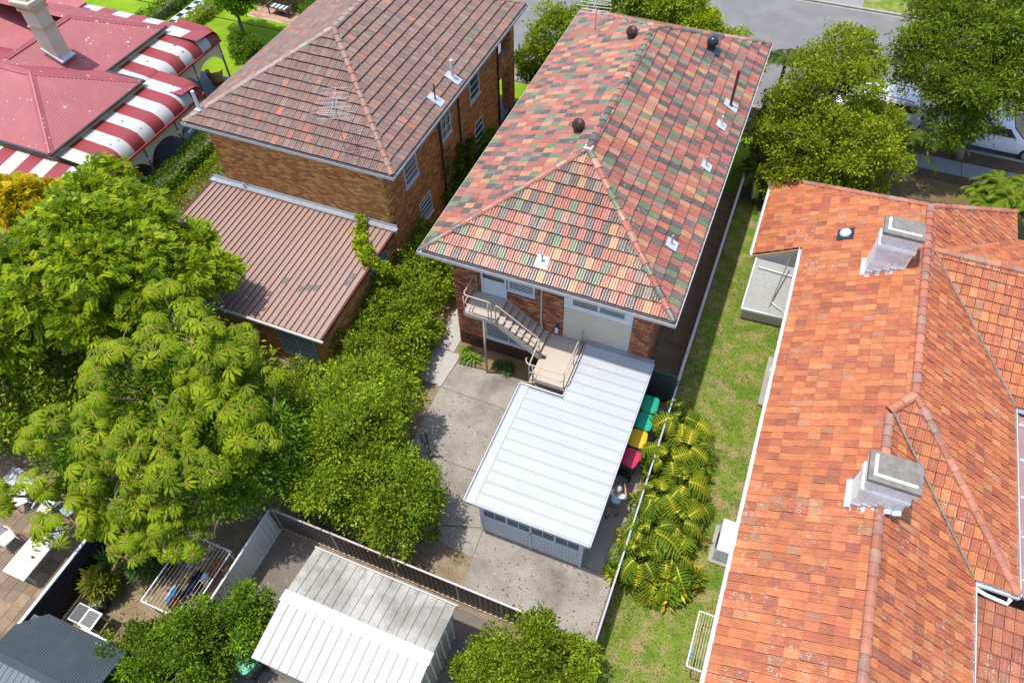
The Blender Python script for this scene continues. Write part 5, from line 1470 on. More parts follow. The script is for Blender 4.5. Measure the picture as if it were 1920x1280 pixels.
tag(MB().obox((11.97, -7.95, 1.20), (.05, .30, .16), rot('Z', 5)).build('peg_basket', M['pegblue'], bevel=.02), 'small blue peg basket on the wall clothesline over the lawn', 'basket')

# barbecue, pot
bq = thing('outdoor_cooker', 'steel barbecue cabinet with open lid beside the dark shed', 'barbecue', (-5.2, -13.6, 0))
MB().box(-5.68, -5.24, -13.86, -13.30, .10, .82).build('cabinet', M['steel'], bq, bevel=.02)
MB().box(-5.64, -5.28, -13.82, -13.34, .822, .84).build('hotplate', M['dark_metal'], bq)
MB().obox((-4.98, -13.60, .86), (.46, .55, .05), rot('Y', 8)).build('lid', M['steel'], bq, bevel=.012)
MB().obox((-4.98, -13.60, .90), (.36, .45, .012), rot('Y', 8)).build('lid_panel', colmat('grey_panel', (.10, .105, .10), .6), bq)
for (x, y) in ((-5.62, -13.8), (-5.62, -13.36), (-5.28, -13.8), (-5.28, -13.36)): MB().box(x - .03, x + .03, y - .03, y + .03, 0, .10).build('leg', M['dark_metal'], bq)
for (x, y) in ((-4.8, -13.8), (-4.8, -13.4)): MB().box(x - .02, x + .02, y - .02, y + .02, 0, .84).build('leg', M['steel'], bq)
pt = thing('plant_pot', 'round black pot with a silver lid on the dirt', 'pot', (-5.45, -13.05, 0))
MB().lathe((-5.45, -13.05, 0), [(.17, 0), (.22, .05), (.23, .32), (.24, .36), (.22, .37), (.21, .30)], 18).build('pot', M['vent_black'], pt, smooth=False)
MB().lathe((-5.5, -13.05, .31), [(.16, 0), (.16, .05), (.13, .08)], 16).build('lid', M['steel'], pt)

# patio table and chairs
M['tabletop'] = pmat('stained_white_table', (.62, .60, .58), .6, var=.1, scale=5, dirt=[((.45, .16, .16), 4, .62, .70, .7), ((.25, .22, .2), 14, .62, .70, .5)])
tb_ = thing('patio_table', 'long white stained table on the brick-paved patio', 'table', (-8.3, -12.45, 0))
MB().box(-8.75, -7.86, -13.45, -11.5, .70, .735).build('table_top', M['tabletop'], tb_, bevel=.01)
MB().box(-8.68, -7.93, -13.38, -11.57, .63, .70).build('apron', M['white'], tb_)
for x in (-8.65, -7.96):
    for y in (-13.3, -11.65): MB().box(x - .03, x + .03, y - .03, y + .03, 0, .63).build('leg', M['white'], tb_)
M['plastic'] = pmat('white_plastic', (.60, .56, .52), .45, var=.06, scale=4, dirt=((.42, .3, .2), 4, .6, .7, .4))
M['plasticgrey'] = colmat('grey_plastic', (.20, .25, .28), .45)
def chair(x, y, rz, mat, label):
    c = thing('garden_chair', label, 'chair', (x, y, 0)); m = rot('Z', rz); o = Vector((x, y, 0))
    F = lambda *p: o + m @ Vector(p)
    mb = MB(); vs = []; n = 7
    for j in range(n):
        for i in range(n):
            u, v = i / (n - 1) * 2 - 1, j / (n - 1) * 2 - 1
            vs.append(F(u * .24, v * .23, .44 - .03 * (1 - u * u) * (1 - v * v)))
    mb.add(vs, [(j * n + i, j * n + i + 1, (j + 1) * n + i + 1, (j + 1) * n + i) for j in range(n - 1) for i in range(n - 1)])
    s = mb.build('seat', M[mat], c, smooth=True); so = s.modifiers.new('solidify', 'SOLIDIFY'); so.thickness = .02
    mb = MB(); vs = []
    for j in range(6):
        for i in range(n):
            u = i / (n - 1) * 2 - 1; t = j / 5
            vs.append(F(u * (.24 - .04 * t), .22 + .10 * t - .05 * u * u, .44 + .42 * t - .06 * t * u * u))
    mb.add(vs, [(j * n + i, j * n + i + 1, (j + 1) * n + i + 1, (j + 1) * n + i) for j in range(5) for i in range(n - 1)])
    s = mb.build('backrest', M[mat], c, smooth=True); so = s.modifiers.new('solidify', 'SOLIDIFY'); so.thickness = .02
    for sx in (-1, 1):
        MB().tube([F(sx * .25, -.22, .43), F(sx * .27, -.24, .64), F(sx * .27, .12, .66), F(sx * .22, .28, .62)], .022, 6).build('armrest', M[mat], c, smooth=True)
        for sy in (-1, 1): MB().tube([F(sx * .21, sy * .20, .43), F(sx * .25, sy * .26, 0)], [.028, .022], 6).build('leg', M[mat], c, smooth=True)
chair(-10.35, -11.25, -40, 'plastic', 'white plastic chair at the edge of the patio, back turned to the grass')
chair(-9.75, -12.55, 80, 'plastic', 'white plastic chair pulled up to the side of the stained table')
chair(-9.35, -11.15, 10, 'plastic', 'white plastic chair half hidden by umbrella tree leaves at the head of the table')
chair(-8.55, -10.95, -15, 'plasticgrey', 'grey-blue chair at the end of the stained table')
M['red_fruit'] = colmat('red_fruit', (.42, .03, .02), .4)
for (x, y, lab) in ((-8.15, -12.75, 'small red ball on the bare end of the stained table'), (-8.45, -11.75, 'small red ball on the leafy end of the stained table')):
    tag(MB().lathe((x, y, .737), [(.012, 0), (.04, .02), (.05, .05), (.04, .08), (.012, .098)], 12).build('ball', M['red_fruit'], smooth=True), lab, 'ball')
tag(MB().box(-11.9, -10.75, -11.2, -10.3, 0, .05).build('paving_plate', M['steel'], bevel=.01), 'pale steel plate lying at the edge of the patio', 'plate')
tag(MB().box(-8.25, -7.0, -15.9, -15.1, 0, .42).build('planter_box', M['vent_black'], bevel=.05), 'black box on the paved patio behind the paling fence', 'box')

# verandah furniture
M['wicker'] = pmat('cane', (.30, .19, .07), .8, var=.25, scale=25)
def tub_chair(x, y, rz, mat, label, z=.30):
    c = thing('tub_chair', label, 'chair', (x, y, z)); m = rot('Z', rz); o = Vector((x, y, z))
    MB().lathe(o, [(.30, .02), (.33, .2), (.34, .40), (.30, .42)], 16, m).build('seat', M[mat], c, smooth=True)
    mb = MB(); vs = []; n = 13
    for (r, h) in ((.36, .25), (.43, .62), (.47, .82), (.42, .80), (.36, .45)):
        for j in range(n):
            a = math.radians(-30 + 240 * j / (n - 1)); hh = h - (.16 * abs(j / (n - 1) * 2 - 1) ** 2 if h > .5 else 0)
            vs.append(o + m @ Vector((r * math.cos(a), r * math.sin(a), hh)))
    mb.add(vs, [(i * n + j, i * n + j + 1, (i + 1) * n + j + 1, (i + 1) * n + j) for i in range(4) for j in range(n - 1)])
    mb.build('backrest', M[mat], c, smooth=True)
    for a in range(4): MB().tube([o + m @ Vector((.24 * math.cos(a * 1.571 + .8), .24 * math.sin(a * 1.571 + .8), 0)), o + m @ Vector((.26 * math.cos(a * 1.571 + .8), .26 * math.sin(a * 1.571 + .8), .1))], .025, 6).build('leg', M[mat], c)
tub_chair(-19.5, 12.3, 200, 'wicker', 'round cane tub chair at the corner of the striped verandah')
tub_chair(-17.9, 4.9, 250, 'wood', 'brown round chair under the striped verandah by the wall')
M['maroon'] = colmat('maroon_plastic', (.16, .012, .035), .5)
_c = chair
def vchair(x, y, rz, mat, label):
    _c(x, y, rz, mat, label)
    ROOTS[-1].location.z = .30
vchair(-17.75, 3.75, 60, 'maroon', 'maroon chair under the striped verandah near the yellow-green tree')
dr = fold_line('drying_rack', 'white airer with washing on the verandah behind the hedge', -17.6, -16.9, 6.6, 8.0, 1.15, 5, 'white', 'white')
for (x, y) in ((-17.6, 6.6), (-16.9, 6.6), (-17.6, 8.0), (-16.9, 8.0)): MB().beam((x, y, .3), (x, y, 1.14), .03, .03).build('leg', M['white'], dr)
for (lab, x, y0, y1, c, k) in (('dark shirt on the verandah airer', -17.4, 6.7, 7.1, (.02, .02, .03), 1), ('light blue towel on the verandah airer', -17.05, 7.2, 7.6, (.10, .32, .48), 2), ('pale cloth on the verandah airer', -17.2, 6.8, 7.1, (.45, .5, .52), 3)):
    mb = MB(); vs = []
    for (dx, dz) in ((-.05, -.45), (-.02, -.1), (0, .01), (.02, -.1), (.05, -.4)):
        for j in range(6): vs.append((x + dx + .02 * math.sin(j * 2 + k), y0 + (y1 - y0) * j / 5, 1.16 + dz))
    mb.add(vs, [(i * 6 + j, i * 6 + j + 1, (i + 1) * 6 + j + 1, (i + 1) * 6 + j) for i in range(4) for j in range(5)])
    tag(mb.build('garment', colmat('cloth', c, .9), None, smooth=True), lab, 'garment')

# garden bench with a striped cushion
be = thing('garden_bench', 'wooden slatted bench with a striped cushion in the bungalow garden', 'bench', (-20.6, 20.3, 0))
bz = rot('Z', -4); bo_ = Vector((-20.6, 20.3, .02)); B_ = lambda *p: bo_ + bz @ Vector(p)
for k in range(5): MB().obox(B_(0, -.22 + k * .11, .44), (1.5, .09, .025), bz).build('seat_slat', M['wood'], be)
for k in range(12): MB().obox(B_(-.66 + k * .12, .30, .72), (.05, .02, .46), bz).build('back_slat', M['wood'], be)
MB().obox(B_(0, .30, .97), (1.5, .05, .08), bz).build('top_rail', M['wood'], be)
for sx in (-1, 1):
    MB().obox(B_(sx * .73, 0, .64), (.07, .60, .04), bz).build('armrest', M['wood'], be)
    for sy in (-.26, .30): MB().obox(B_(sx * .73, sy, .32), (.06, .06, .64), bz).build('leg', M['wood'], be)
cu = thing('cushion', 'blue and white striped cushion on the garden bench', 'cushion', tuple(B_(0, 0, .47)))
M['navy'] = colmat('navy_cloth', (.08, .11, .16), .9)
for k in range(9): MB().obox(B_(-.60 + k * .15, 0, .495), (.148, .46, .07), bz).build('stripe', M['white'] if k % 2 else M['navy'], cu, bevel=.02)

# folded clothes hoist on the concrete
ho = thing('clothes_hoist', 'dark metal post with folded arms standing on the concrete by the bushy tree', 'post', (1.89, -4.46, 0))
MB().tube([(1.89, -4.46, 0), (1.86, -4.44, 1.75)], .03, 8).build('post', M['dark_metal'], ho)
MB().box(1.80, 1.98, -4.55, -4.37, 0, .02).build('foot', M['dark_metal'], ho)
MB().tube([(1.87, -4.45, .85), (1.68, -4.46, 1.0), (1.66, -4.46, 1.45), (1.84, -4.45, 1.6)], .022, 6).build('bracket', M['dark_metal'], ho)
MB().tube([(1.87, -4.45, .55), (1.75, -4.50, .60), (1.72, -4.45, .85)], .02, 6).build('crank', M['dark_metal'], ho)
MB().tube([(1.87, -4.43, .9), (1.80, -4.40, 1.3), (1.84, -4.42, 1.7)], .018, 6).build('arm', M['dark_metal'], ho)
tp = thing('garden_tap', 'steel garden tap and pipe in front of the brown fence', 'tap', (6.72, -8.52, 0))
MB().tube([(6.72, -8.52, 0), (6.72, -8.52, .75), (6.72, -8.45, .80), (6.72, -8.40, .74)], .022, 7).build('pipe', M['steel'], tp)
MB().lathe((6.72, -8.50, .80), [(.03, 0), (.05, .02), (.05, .05), (.02, .06)], 8).build('handle', M['dark_metal'], tp)
rk = MB().lathe((16.05, 20.1, 0), [(.25, 0), (.30, .08), (.26, .2), (.1, .27)], 9, sx=1.25, sy=.8).build('rock', M['render'], smooth=True)
tag(rk, 'pale rounded stone lying in the leaf litter by the kerb', 'stone')

# cars at the kerb
M['carwhite'] = pmat('white_car_paint', (.74, .75, .77), .18, var=.02, spec=.6)
M['carglass'] = glassmat('tinted_glass', (.012, .014, .018), .05)
M['tail'] = colmat('red_tail_lamp', (.30, .004, .008), .2)
M['blacktrim'] = colmat('black_trim', (.02, .02, .022), .5)
def loft(mb, secs, closed=True):
    """secs: list of rings with the same number of points"""
    n = len(secs[0]); vs = [p for s_ in secs for p in s_]
    fs = [(i * n + j, i * n + (j + 1) % n, (i + 1) * n + (j + 1) % n, (i + 1) * n + j) for i in range(len(secs) - 1) for j in range(n)]
    fs += [tuple(range(n - 1, -1, -1)), tuple((len(secs) - 1) * n + j for j in range(n))]
    mb.add(vs, fs)
def wheel(parent, x, y, side, r=.34):
    w = MB().lathe((x, y, r - .1), [(r * .6, -.11), (r * .95, -.11), (r, -.07), (r, .07), (r * .95, .11), (r * .6, .11)], 22, rot('X', 90)).build('wheel', M['black_rubber'], parent, smooth=False)
    MB().lathe((x, y + side * .10, r - .1), [(.02, -.03), (r * .62, -.02), (r * .62, .02), (.06, .02)], 16, rot('X', 90)).build('rim', M['steel'], w)
def car_suv(x, y, label):
    c = thing('parked_car', label, 'car', (x, y, -.1)); z0 = -.1
    mb = MB()
    # body sections along x (front at -x, tail at +x)
    secs = []
    for (dx, w, zt, zb) in ((-2.2, .72, .78, .30), (-2.1, .86, .90, .24), (-1.3, .91, 1.02, .22), (0, .92, 1.06, .22), (1.6, .91, 1.08, .24), (2.12, .88, 1.05, .30), (2.25, .80, .92, .40)):
        secs.append([(x + dx, y - w, z0 + zb), (x + dx, y + w, z0 + zb), (x + dx, y + w + .01, z0 + zb + .3), (x + dx, y + w - .05, z0 + zt), (x + dx, y - w + .05, z0 + zt), (x + dx, y - w - .01, z0 + zb + .3)])
    loft(mb, secs); b = mb.build('body', M['carwhite'], c, bevel=.05, smooth=True)
    mb = MB(); secs = []
    for (dx, w, zt) in ((-1.15, .84, 1.02), (-.55, .76, 1.50), (0.2, .74, 1.60), (1.3, .72, 1.58), (1.85, .70, 1.50), (2.15, .80, 1.04)):
        secs.append([(x + dx, y - .86, z0 + 1.0), (x + dx, y + .86, z0 + 1.0), (x + dx, y + w, z0 + zt), (x + dx, y - w, z0 + zt)])
    loft(mb, secs); mb.build('cabin', M['carwhite'], c, bevel=.06, smooth=True)
    for sy in (-1, 1):
        for (a, b_) in ((-.55, .30), (.38, 1.12), (1.20, 1.72)):
            yy = y + sy * .832
            mb = MB(); q = sy * .05
            mb.add([(x + a - .12, yy + q, z0 + 1.12), (x + b_ + .05, yy + q, z0 + 1.12), (x + b_, yy - sy * .04 , z0 + 1.44), (x + a + .10, yy - sy * .04, z0 + 1.44)], [(0, 1, 2, 3)])
            o = mb.build('side_window', M['carglass'], c); so = o.modifiers.new('solidify', 'SOLIDIFY'); so.thickness = .02; so.offset = 0
        MB().obox((x + 2.16, y + sy * .76, z0 + .98), (.16, .22, .22), rot('Z', -sy * 25)).build('tail_light', M['tail'], c, bevel=.03)
        MB().tube([(x - .3, y + sy * .64, z0 + 1.60), (x + .2, y + sy * .64, z0 + 1.65), (x + 1.2, y + sy * .63, z0 + 1.64), (x + 1.6, y + sy * .62, z0 + 1.57)], .02, 6).build('roof_rail', M['blacktrim'], c)
        for dx in (-1.4, 1.35): wheel(c, x + dx, y + sy * .82, sy)
    mb = MB(); mb.add([(x + 1.93, y - .62, z0 + 1.46), (x + 1.93, y + .62, z0 + 1.46), (x + 2.19, y + .70, z0 + 1.10), (x + 2.19, y - .70, z0 + 1.10)], [(0, 1, 2, 3)])
    o = mb.build('rear_window', M['carglass'], c); so = o.modifiers.new('solidify', 'SOLIDIFY'); so.thickness = .02; so.offset = 0
    MB().box(x + 2.05, x + 2.32, y - .84, y + .84, z0 + .36, z0 + .56).build('bumper', M['blacktrim'], c, bevel=.04)
    MB().obox((x + 1.5, y, z0 + 1.62), (.05, .04, .10), rot('Y', 30)).build('aerial', M['blacktrim'], c)
car_suv(14.55, 22.35, 'white station wagon parked at the kerb between the bushy tree and the street tree')
ut = thing('parked_ute', 'white utility truck parked at the kerb under the street tree', 'ute', (20.2, 22.0, -.1))
x, y, z0 = 20.2, 22.0, -.1
mb = MB(); secs = []
for (dx, w, zt, zb) in ((-2.7, .86, .98, .45), (-2.6, .88, 1.02, .36), (-.9, .90, 1.02, .30), (.2, .90, 1.04, .28), (1.3, .89, 1.02, .28), (2.3, .84, .92, .32), (2.5, .74, .80, .40)):
    secs.append([(x + dx, y - w, z0 + zb), (x + dx, y + w, z0 + zb), (x + dx, y + w + .01, z0 + zb + .3), (x + dx, y + w - .05, z0 + zt), (x + dx, y - w + .05, z0 + zt), (x + dx, y - w - .01, z0 + zb + .3)])
loft(mb, secs); mb.build('body', M['carwhite'], ut, bevel=.05, smooth=True)
mb = MB(); secs = []
for (dx, w, zt) in ((-.85, .78, 1.0), (-.78, .70, 1.55), (-.2, .72, 1.62), (.45, .72, 1.58), (1.15, .82, 1.02)):
    secs.append([(x + dx, y - .84, z0 + 1.0), (x + dx, y + .84, z0 + 1.0), (x + dx, y + w, z0 + zt), (x + dx, y - w, z0 + zt)])
loft(mb, secs); mb.build('cabin', M['carwhite'], ut, bevel=.05, smooth=True)
for sy in (-1, 1):
    mb = MB(); yy = y + sy * .822
    mb.add([(x - .62, yy + sy * .05, z0 + 1.10), (x + .75, yy + sy * .05, z0 + 1.10), (x + .40, yy - sy * .05, z0 + 1.46), (x - .62, yy - sy * .05, z0 + 1.46)], [(0, 1, 2, 3)])
    o = mb.build('side_window', M['carglass'], ut); so = o.modifiers.new('solidify', 'SOLIDIFY'); so.thickness = .02; so.offset = 0
    MB().obox((x - .45, y + sy * .915, z0 + .95), (.14, .02, .04)).build('door_handle', M['blacktrim'], ut)
    MB().obox((x + .75, y + sy * 1.0, z0 + 1.15), (.10, .20, .16)).build('mirror', M['carwhite'], ut, bevel=.03)
    for dx in (-1.6, 1.6): wheel(ut, x + dx, y + sy * .82, sy, .36)
mb = MB(); mb.add([(x + .55, y - .68, z0 + 1.55), (x + .55, y + .68, z0 + 1.55), (x + 1.17, y + .78, z0 + 1.06), (x + 1.17, y - .78, z0 + 1.06)], [(0, 1, 2, 3)])
o = mb.build('windscreen', M['carglass'], ut); so = o.modifiers.new('solidify', 'SOLIDIFY'); so.thickness = .02; so.offset = 0
MB().box(x - 2.55, x - .95, y - .78, y + .78, z0 + 1.01, z0 + 1.06).build('tray_cover', M['pegblue'], ut, bevel=.02)
# ================================================================== plants
def tree(name, label, base, blobs, n_cl, per, L, wid, palette, weights=None, group=None, r0=.14, seed=1, cat='tree', bark='bark', **k):
    t = thing(name, label, cat, tuple(base), group)
    tips = [(b[0], b[1], b[2] + b[5] * .3) for b in blobs]
    limbs(t, base, tips, r0, bark, seed=seed)
    crown('crown', t, blobs, n_cl, per, L, wid, palette, weights, seed=seed, **k)
    return t
G_BUSH = [(.070, .125, .010), (.105, .165, .012), (.045, .085, .010), (.145, .195, .016), (.18, .19, .022)]
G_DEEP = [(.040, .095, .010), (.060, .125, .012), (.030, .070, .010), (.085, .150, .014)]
G_YEL = [(.13, .20, .012), (.18, .24, .015), (.10, .16, .012), (.22, .26, .02), (.08, .13, .012)]
G_ST = [(.055, .095, .014), (.085, .130, .016), (.040, .070, .014), (.11, .15, .018), (.14, .16, .02)]

# bushy tree over the concrete
tree('bushy_tree', 'dense bushy tree with small yellow-green leaves overhanging the concrete yard', (1.2, -7.2, 0),
     [(-.2, -4.3, 2.3, 1.35, 1.1, 1.1), (.2, -5.9, 2.8, 1.45, 1.3, 1.2), (1.6, -7.0, 2.4, 1.35, 1.15, 1.1), (2.65, -7.0, 2.0, .75, .85, .85), (-.4, -7.4, 2.3, 1.2, .9, 1.0), (2.1, -7.9, 1.8, .95, .6, .8), (.7, -7.8, 2.2, 1.1, .6, .9), (-1.2, -5.6, 2.4, 1.0, 1.0, 1.0)],
     4600, 16, .115, .46, G_BUSH, [4, 4, 2, 3, 1.2], spread=.20, seed=21, lump=.28, sz=.5, pf=.72, clj=.3)
# vine bank between the two brick houses
vb = thing('vine_hedge', 'overgrown green vine bank between the two brick houses', 'hedge', (-1.8, 1.2, 0))
bl = []
for k in range(12):
    y = -3.4 + k * .75
    bl.append((-2.35 + .12 * math.sin(k), y, .75, .95, .75, .95)); bl.append((-1.35 + .15 * math.sin(k * 1.7), y + .2, .85, .95, .75, .95 + .15 * math.sin(k * 2.3)))
    if k < 6: bl.append((-.75, y - .1, .6, .6, .6, .8))
crown('foliage', vb, bl, 5200, 15, .12, .5, G_BUSH + [(.22, .17, .06)], [4, 4, 2.5, 2.5, .8, .4], spread=.15, seed=5, lump=.25)
mb = MB()
for k in range(9):
    y = -3.0 + k * 1.0; mb.tube([(-1.6, y, 0), (-1.7 + .2 * math.sin(k), y + .2, .8), (-1.5, y + .3, 1.3)], [.05, .035, .02], 6)
mb.build('stem', M['bark'], vb)
# climber up the lean-to corner
cl = thing('climbing_vine', 'narrow climbing vine growing over the edge of the pink-brown lean-to roof', 'vine', (-2.95, 1.2, 0))
cpts = [(-2.85, 1.35, z) for z in (.4, .9, 1.4, 1.9, 2.4)] + [(-3.2, 1.2, 2.72), (-3.6, 1.5, 2.80), (-4.0, 1.9, 2.85), (-4.3, 2.4, 2.9), (-4.5, 2.9, 2.95)]
crown('foliage', cl, [(x, y, z, .30 - .014 * i, .30 - .014 * i, .28 - .012 * i) for i, (x, y, z) in enumerate(cpts)], 700, 9, .10, .55, G_YEL, spread=.08, seed=9)
MB().tube([(-2.9, 1.35, 0)] + cpts, .018, 5).build('stem', M['bark'], cl)
sp = thing('climbing_vine', 'sparse vine hanging down the side wall of the brown house', 'vine', (-3.1, 8.6, 0))
crown('foliage', sp, [(-3.1, 7.9, 2.2, .12, .35, 1.0), (-3.1, 9.4, 1.4, .15, .6, 1.0), (-3.1, 10.3, 1.6, .15, .4, .7), (-2.9, 9.0, .6, .35, 1.6, .6), (-2.9, 11.8, .8, .3, .9, .8)], 900, 9, .11, .5, G_DEEP, spread=.12, seed=10)
MB().tube([(-3.12, 8.6, 0), (-3.12, 8.3, 1.5), (-3.12, 7.9, 3.0)], .015, 5).build('stem', M['bark'], sp)

# feathery tree: every spray is a rachis with paired leaflets
def sprays(name, parent, blobs, n, L, palette, weights, seed, pairs=7, leaf=.075):
    P, d = blob_points(blobs, n, .45, .25, seed); n = len(P)
    D = unit(d * np.array([1, 1, .35]) + nr.normal(size=(n, 3)) * .45 + np.array([0, 0, .10]))
    side = unit(np.cross(D, np.array([0, 0, 1.0]) + nr.normal(size=(n, 3)) * .35))
    nn = np.cross(side, D)
    l = L * (1 + nr.uniform(-.3, .3, n))[:, None]
    base = pick_cols(n, palette, weights, .2)
    Vs, Cs = [], []
    for k in range(pairs):
        t = (k + 1) / pairs
        c = P + D * l * t - np.array([0, 0, 1.0]) * l * .35 * t * t
        for s in (-1, 1):
            dd = unit(side * s + D * .55 + nn * .1)
            ll = leaf * (1.3 - .6 * abs(t - .45)) * (1 + nr.uniform(-.25, .25, n))[:, None]
            w = unit(np.cross(dd, nn)) * ll * .22
            Vs.append(np.stack([c, c + dd * ll * .5 + w, c + dd * ll, c + dd * ll * .5 - w], 1)); Cs.append(np.repeat(base[:, None, :], 4, 1))
    V = np.concatenate(Vs).reshape(-1, 3); C = np.concatenate(Cs).reshape(-1, 3)
    return stuff(link(name, np_mesh(name, V, np.arange(len(V)).reshape(-1, 4), C), M['leaf'], parent))
ja = thing('feathery_tree', 'tall tree with feathery bright yellow-green foliage beside the lean-to roof', 'tree', (-10.6, -5.2, 0))
jb = [(-9.4, -3.4, 5.2, 1.3, 1.1, .7), (-10.3, -4.6, 5.6, 1.3, 1.1, .7), (-11.6, -3.5, 5.9, 1.3, 1.2, .8), (-12.6, -2.0, 5.5, 1.3, 1.1, .7), (-8.0, -3.2, 4.5, 1.1, .9, .6), (-10.6, -1.9, 5.0, 1.2, .9, .7), (-12.9, -4.8, 5.2, 1.3, 1.2, .8), (-11.6, -6.2, 4.9, 1.3, 1.1, .8), (-13.6, -.5, 5.0, 1.0, .9, .6), (-9.0, -1.5, 4.2, .9, .8, .5), (-12.6, -7.8, 3.9, 1.3, 1.2, .8), (-13.6, -9.2, 3.2, 1.1, .9, .7), (-10.0, -6.0, 4.4, 1.1, .9, .7), (-8.4, -4.6, 4.6, 1.0, .8, .6), (-11.8, -.8, 4.4, 1.0, .8, .6), (-7.3, -2.2, 4.0, .7, .6, .45), (-14.2, -6.2, 4.3, 1.1, 1.1, .8)]
limbs(ja, (-11.4, -6.0, 0), [(b[0], b[1], b[2] - .1) for b in jb], .17, 'bark_pale', mid=.35, seed=8)
sprays('crown', ja, jb, 14500, .30, [(.105, .165, .010), (.15, .21, .014), (.075, .125, .010), (.19, .235, .018), (.05, .09, .010)], [4, 4, 2.5, 2, 1.5], 31, leaf=.115)
ye = thing('yellow_tree', 'tree turning golden yellow beside the feathery green tree', 'tree', (-16.6, -3.0, 0))
yb = [(-16.4, -2.4, 4.6, 1.0, .9, .8), (-16.0, -1.3, 3.9, .8, .7, .6)]
limbs(ye, (-16.6, -3.0, 0), [(b[0], b[1], b[2]) for b in yb], .12, 'bark', seed=4)
sprays('crown', ye, yb, 3600, .30, [(.27, .22, .012), (.31, .26, .02), (.24, .23, .02), (.15, .19, .02)], [4, 3, 2, 1.5], 33, leaf=.11)
fw = thing('flowering_shrub', 'shrub with mauve and white blossom below the striped verandah', 'shrub', (-15.2, -.2, 0))
crown('foliage', fw, [(-15.4, .3, 2.6, .9, .8, .8), (-14.6, -.3, 2.2, .9, .8, .8)], 500, 12, .12, .5, G_YEL, spread=.15, seed=41)
crown('blossom', fw, [(-15.5, .5, 3.1, .5, .4, .35), (-14.7, .1, 2.8, .4, .35, .3)], 70, 8, .07, .8, [(.30, .22, .62), (.60, .60, .70), (.36, .30, .66)], spread=.07, seed=42)
MB().tube([(-15.2, -.2, 0), (-15.1, 0, 1.3), (-15.2, .2, 2.4)], [.07, .05, .02], 6).build('stem', M['bark'], fw)

# umbrella tree
def umbrella_leaf(seed, dead=False):
    rg = random.Random(seed); mb = MB(); n = rg.choice((8, 9, 10, 11)); L = .27
    col = rg.choice([(.17, .26, .005), (.21, .30, .006), (.13, .21, .005), (.25, .33, .008), (.10, .17, .005)])
    hub = (.44, .30, .08)
    for k in range(n):
        a = 2 * math.pi * k / n + rg.uniform(-.12, .12); l = L * rg.uniform(.82, 1.12); dr = rg.uniform(.55, 1.15)
        d = Vector((math.cos(a), math.sin(a), 0)); s = Vector((-d.y, d.x, 0))
        P = [d * .02 + Vector((0, 0, .004)), d * l * .26 + Vector((0, 0, .02)), d * l * .60 + Vector((0, 0, -.03 * dr)), d * l * .86 + Vector((0, 0, -.11 * dr)), d * l * .97 + Vector((0, 0, -.19 * dr))]
        W = [.006, .012, .044, .040, .004]
        vs, cs = [], []
        for i, (p, w) in enumerate(zip(P, W)):
            lift = Vector((0, 0, .012 if 0 < i < 4 else 0))
            vs += [p + s * w + lift, p, p - s * w + lift]
            c = hub if i < 1 else tuple(.22 * t + .78 * u for t, u in zip(hub, col)) if i < 2 else col
            cs += [c, tuple(.75 * t + .25 * u for t, u in zip(col, (.30, .32, .02))) if i >= 1 else hub, c]
        m_ = len(mb.v)
        mb.v += [tuple(v) for v in vs]; mb.c += cs
        for i in range(4): mb.f += [(m_ + i * 3, m_ + i * 3 + 1, m_ + i * 3 + 4, m_ + i * 3 + 3), (m_ + i * 3 + 1, m_ + i * 3 + 2, m_ + i * 3 + 5, m_ + i * 3 + 4)]
    return mb
um = thing('umbrella_tree', 'big umbrella tree with drooping star-shaped leaf clusters over the dirt yard', 'tree', (-4.4, -8.6, 0))
ub = [(-3.2, -8.9, 4.3, 2.1, 1.7, 1.4), (-5.6, -7.6, 5.0, 1.8, 1.5, 1.3), (-6.9, -9.6, 4.0, 1.6, 1.4, 1.2), (-2.0, -7.2, 4.4, 1.6, 1.3, 1.2), (-4.3, -6.2, 5.2, 1.7, 1.2, 1.2), (-3.4, -10.1, 3.5, 1.4, 1.0, 1.0), (-5.3, -10.2, 4.2, 1.4, 1.2, 1.1), (-1.7, -8.6, 3.6, 1.1, 1.0, .9), (-6.4, -5.3, 5.3, 1.3, 1.1, .8), (-6.1, -11.4, 3.0, 1.1, .9, .9), (-8.2, -11.2, 2.7, .75, .6, .5), (-4.9, -12.0, 2.4, .9, .7, .7), (-3.3, -11.1, 2.9, 1.0, .6, .6), (-2.3, -10.1, 3.1, .9, .7, .6)]
um_leaves = [umbrella_leaf(100 + k).mesh('leaf') for k in range(9)]
rg = random.Random(77)
TP, TD = blob_points(ub, 215, .78, .28, 71)
vis = []
stems = MB(); tips = []
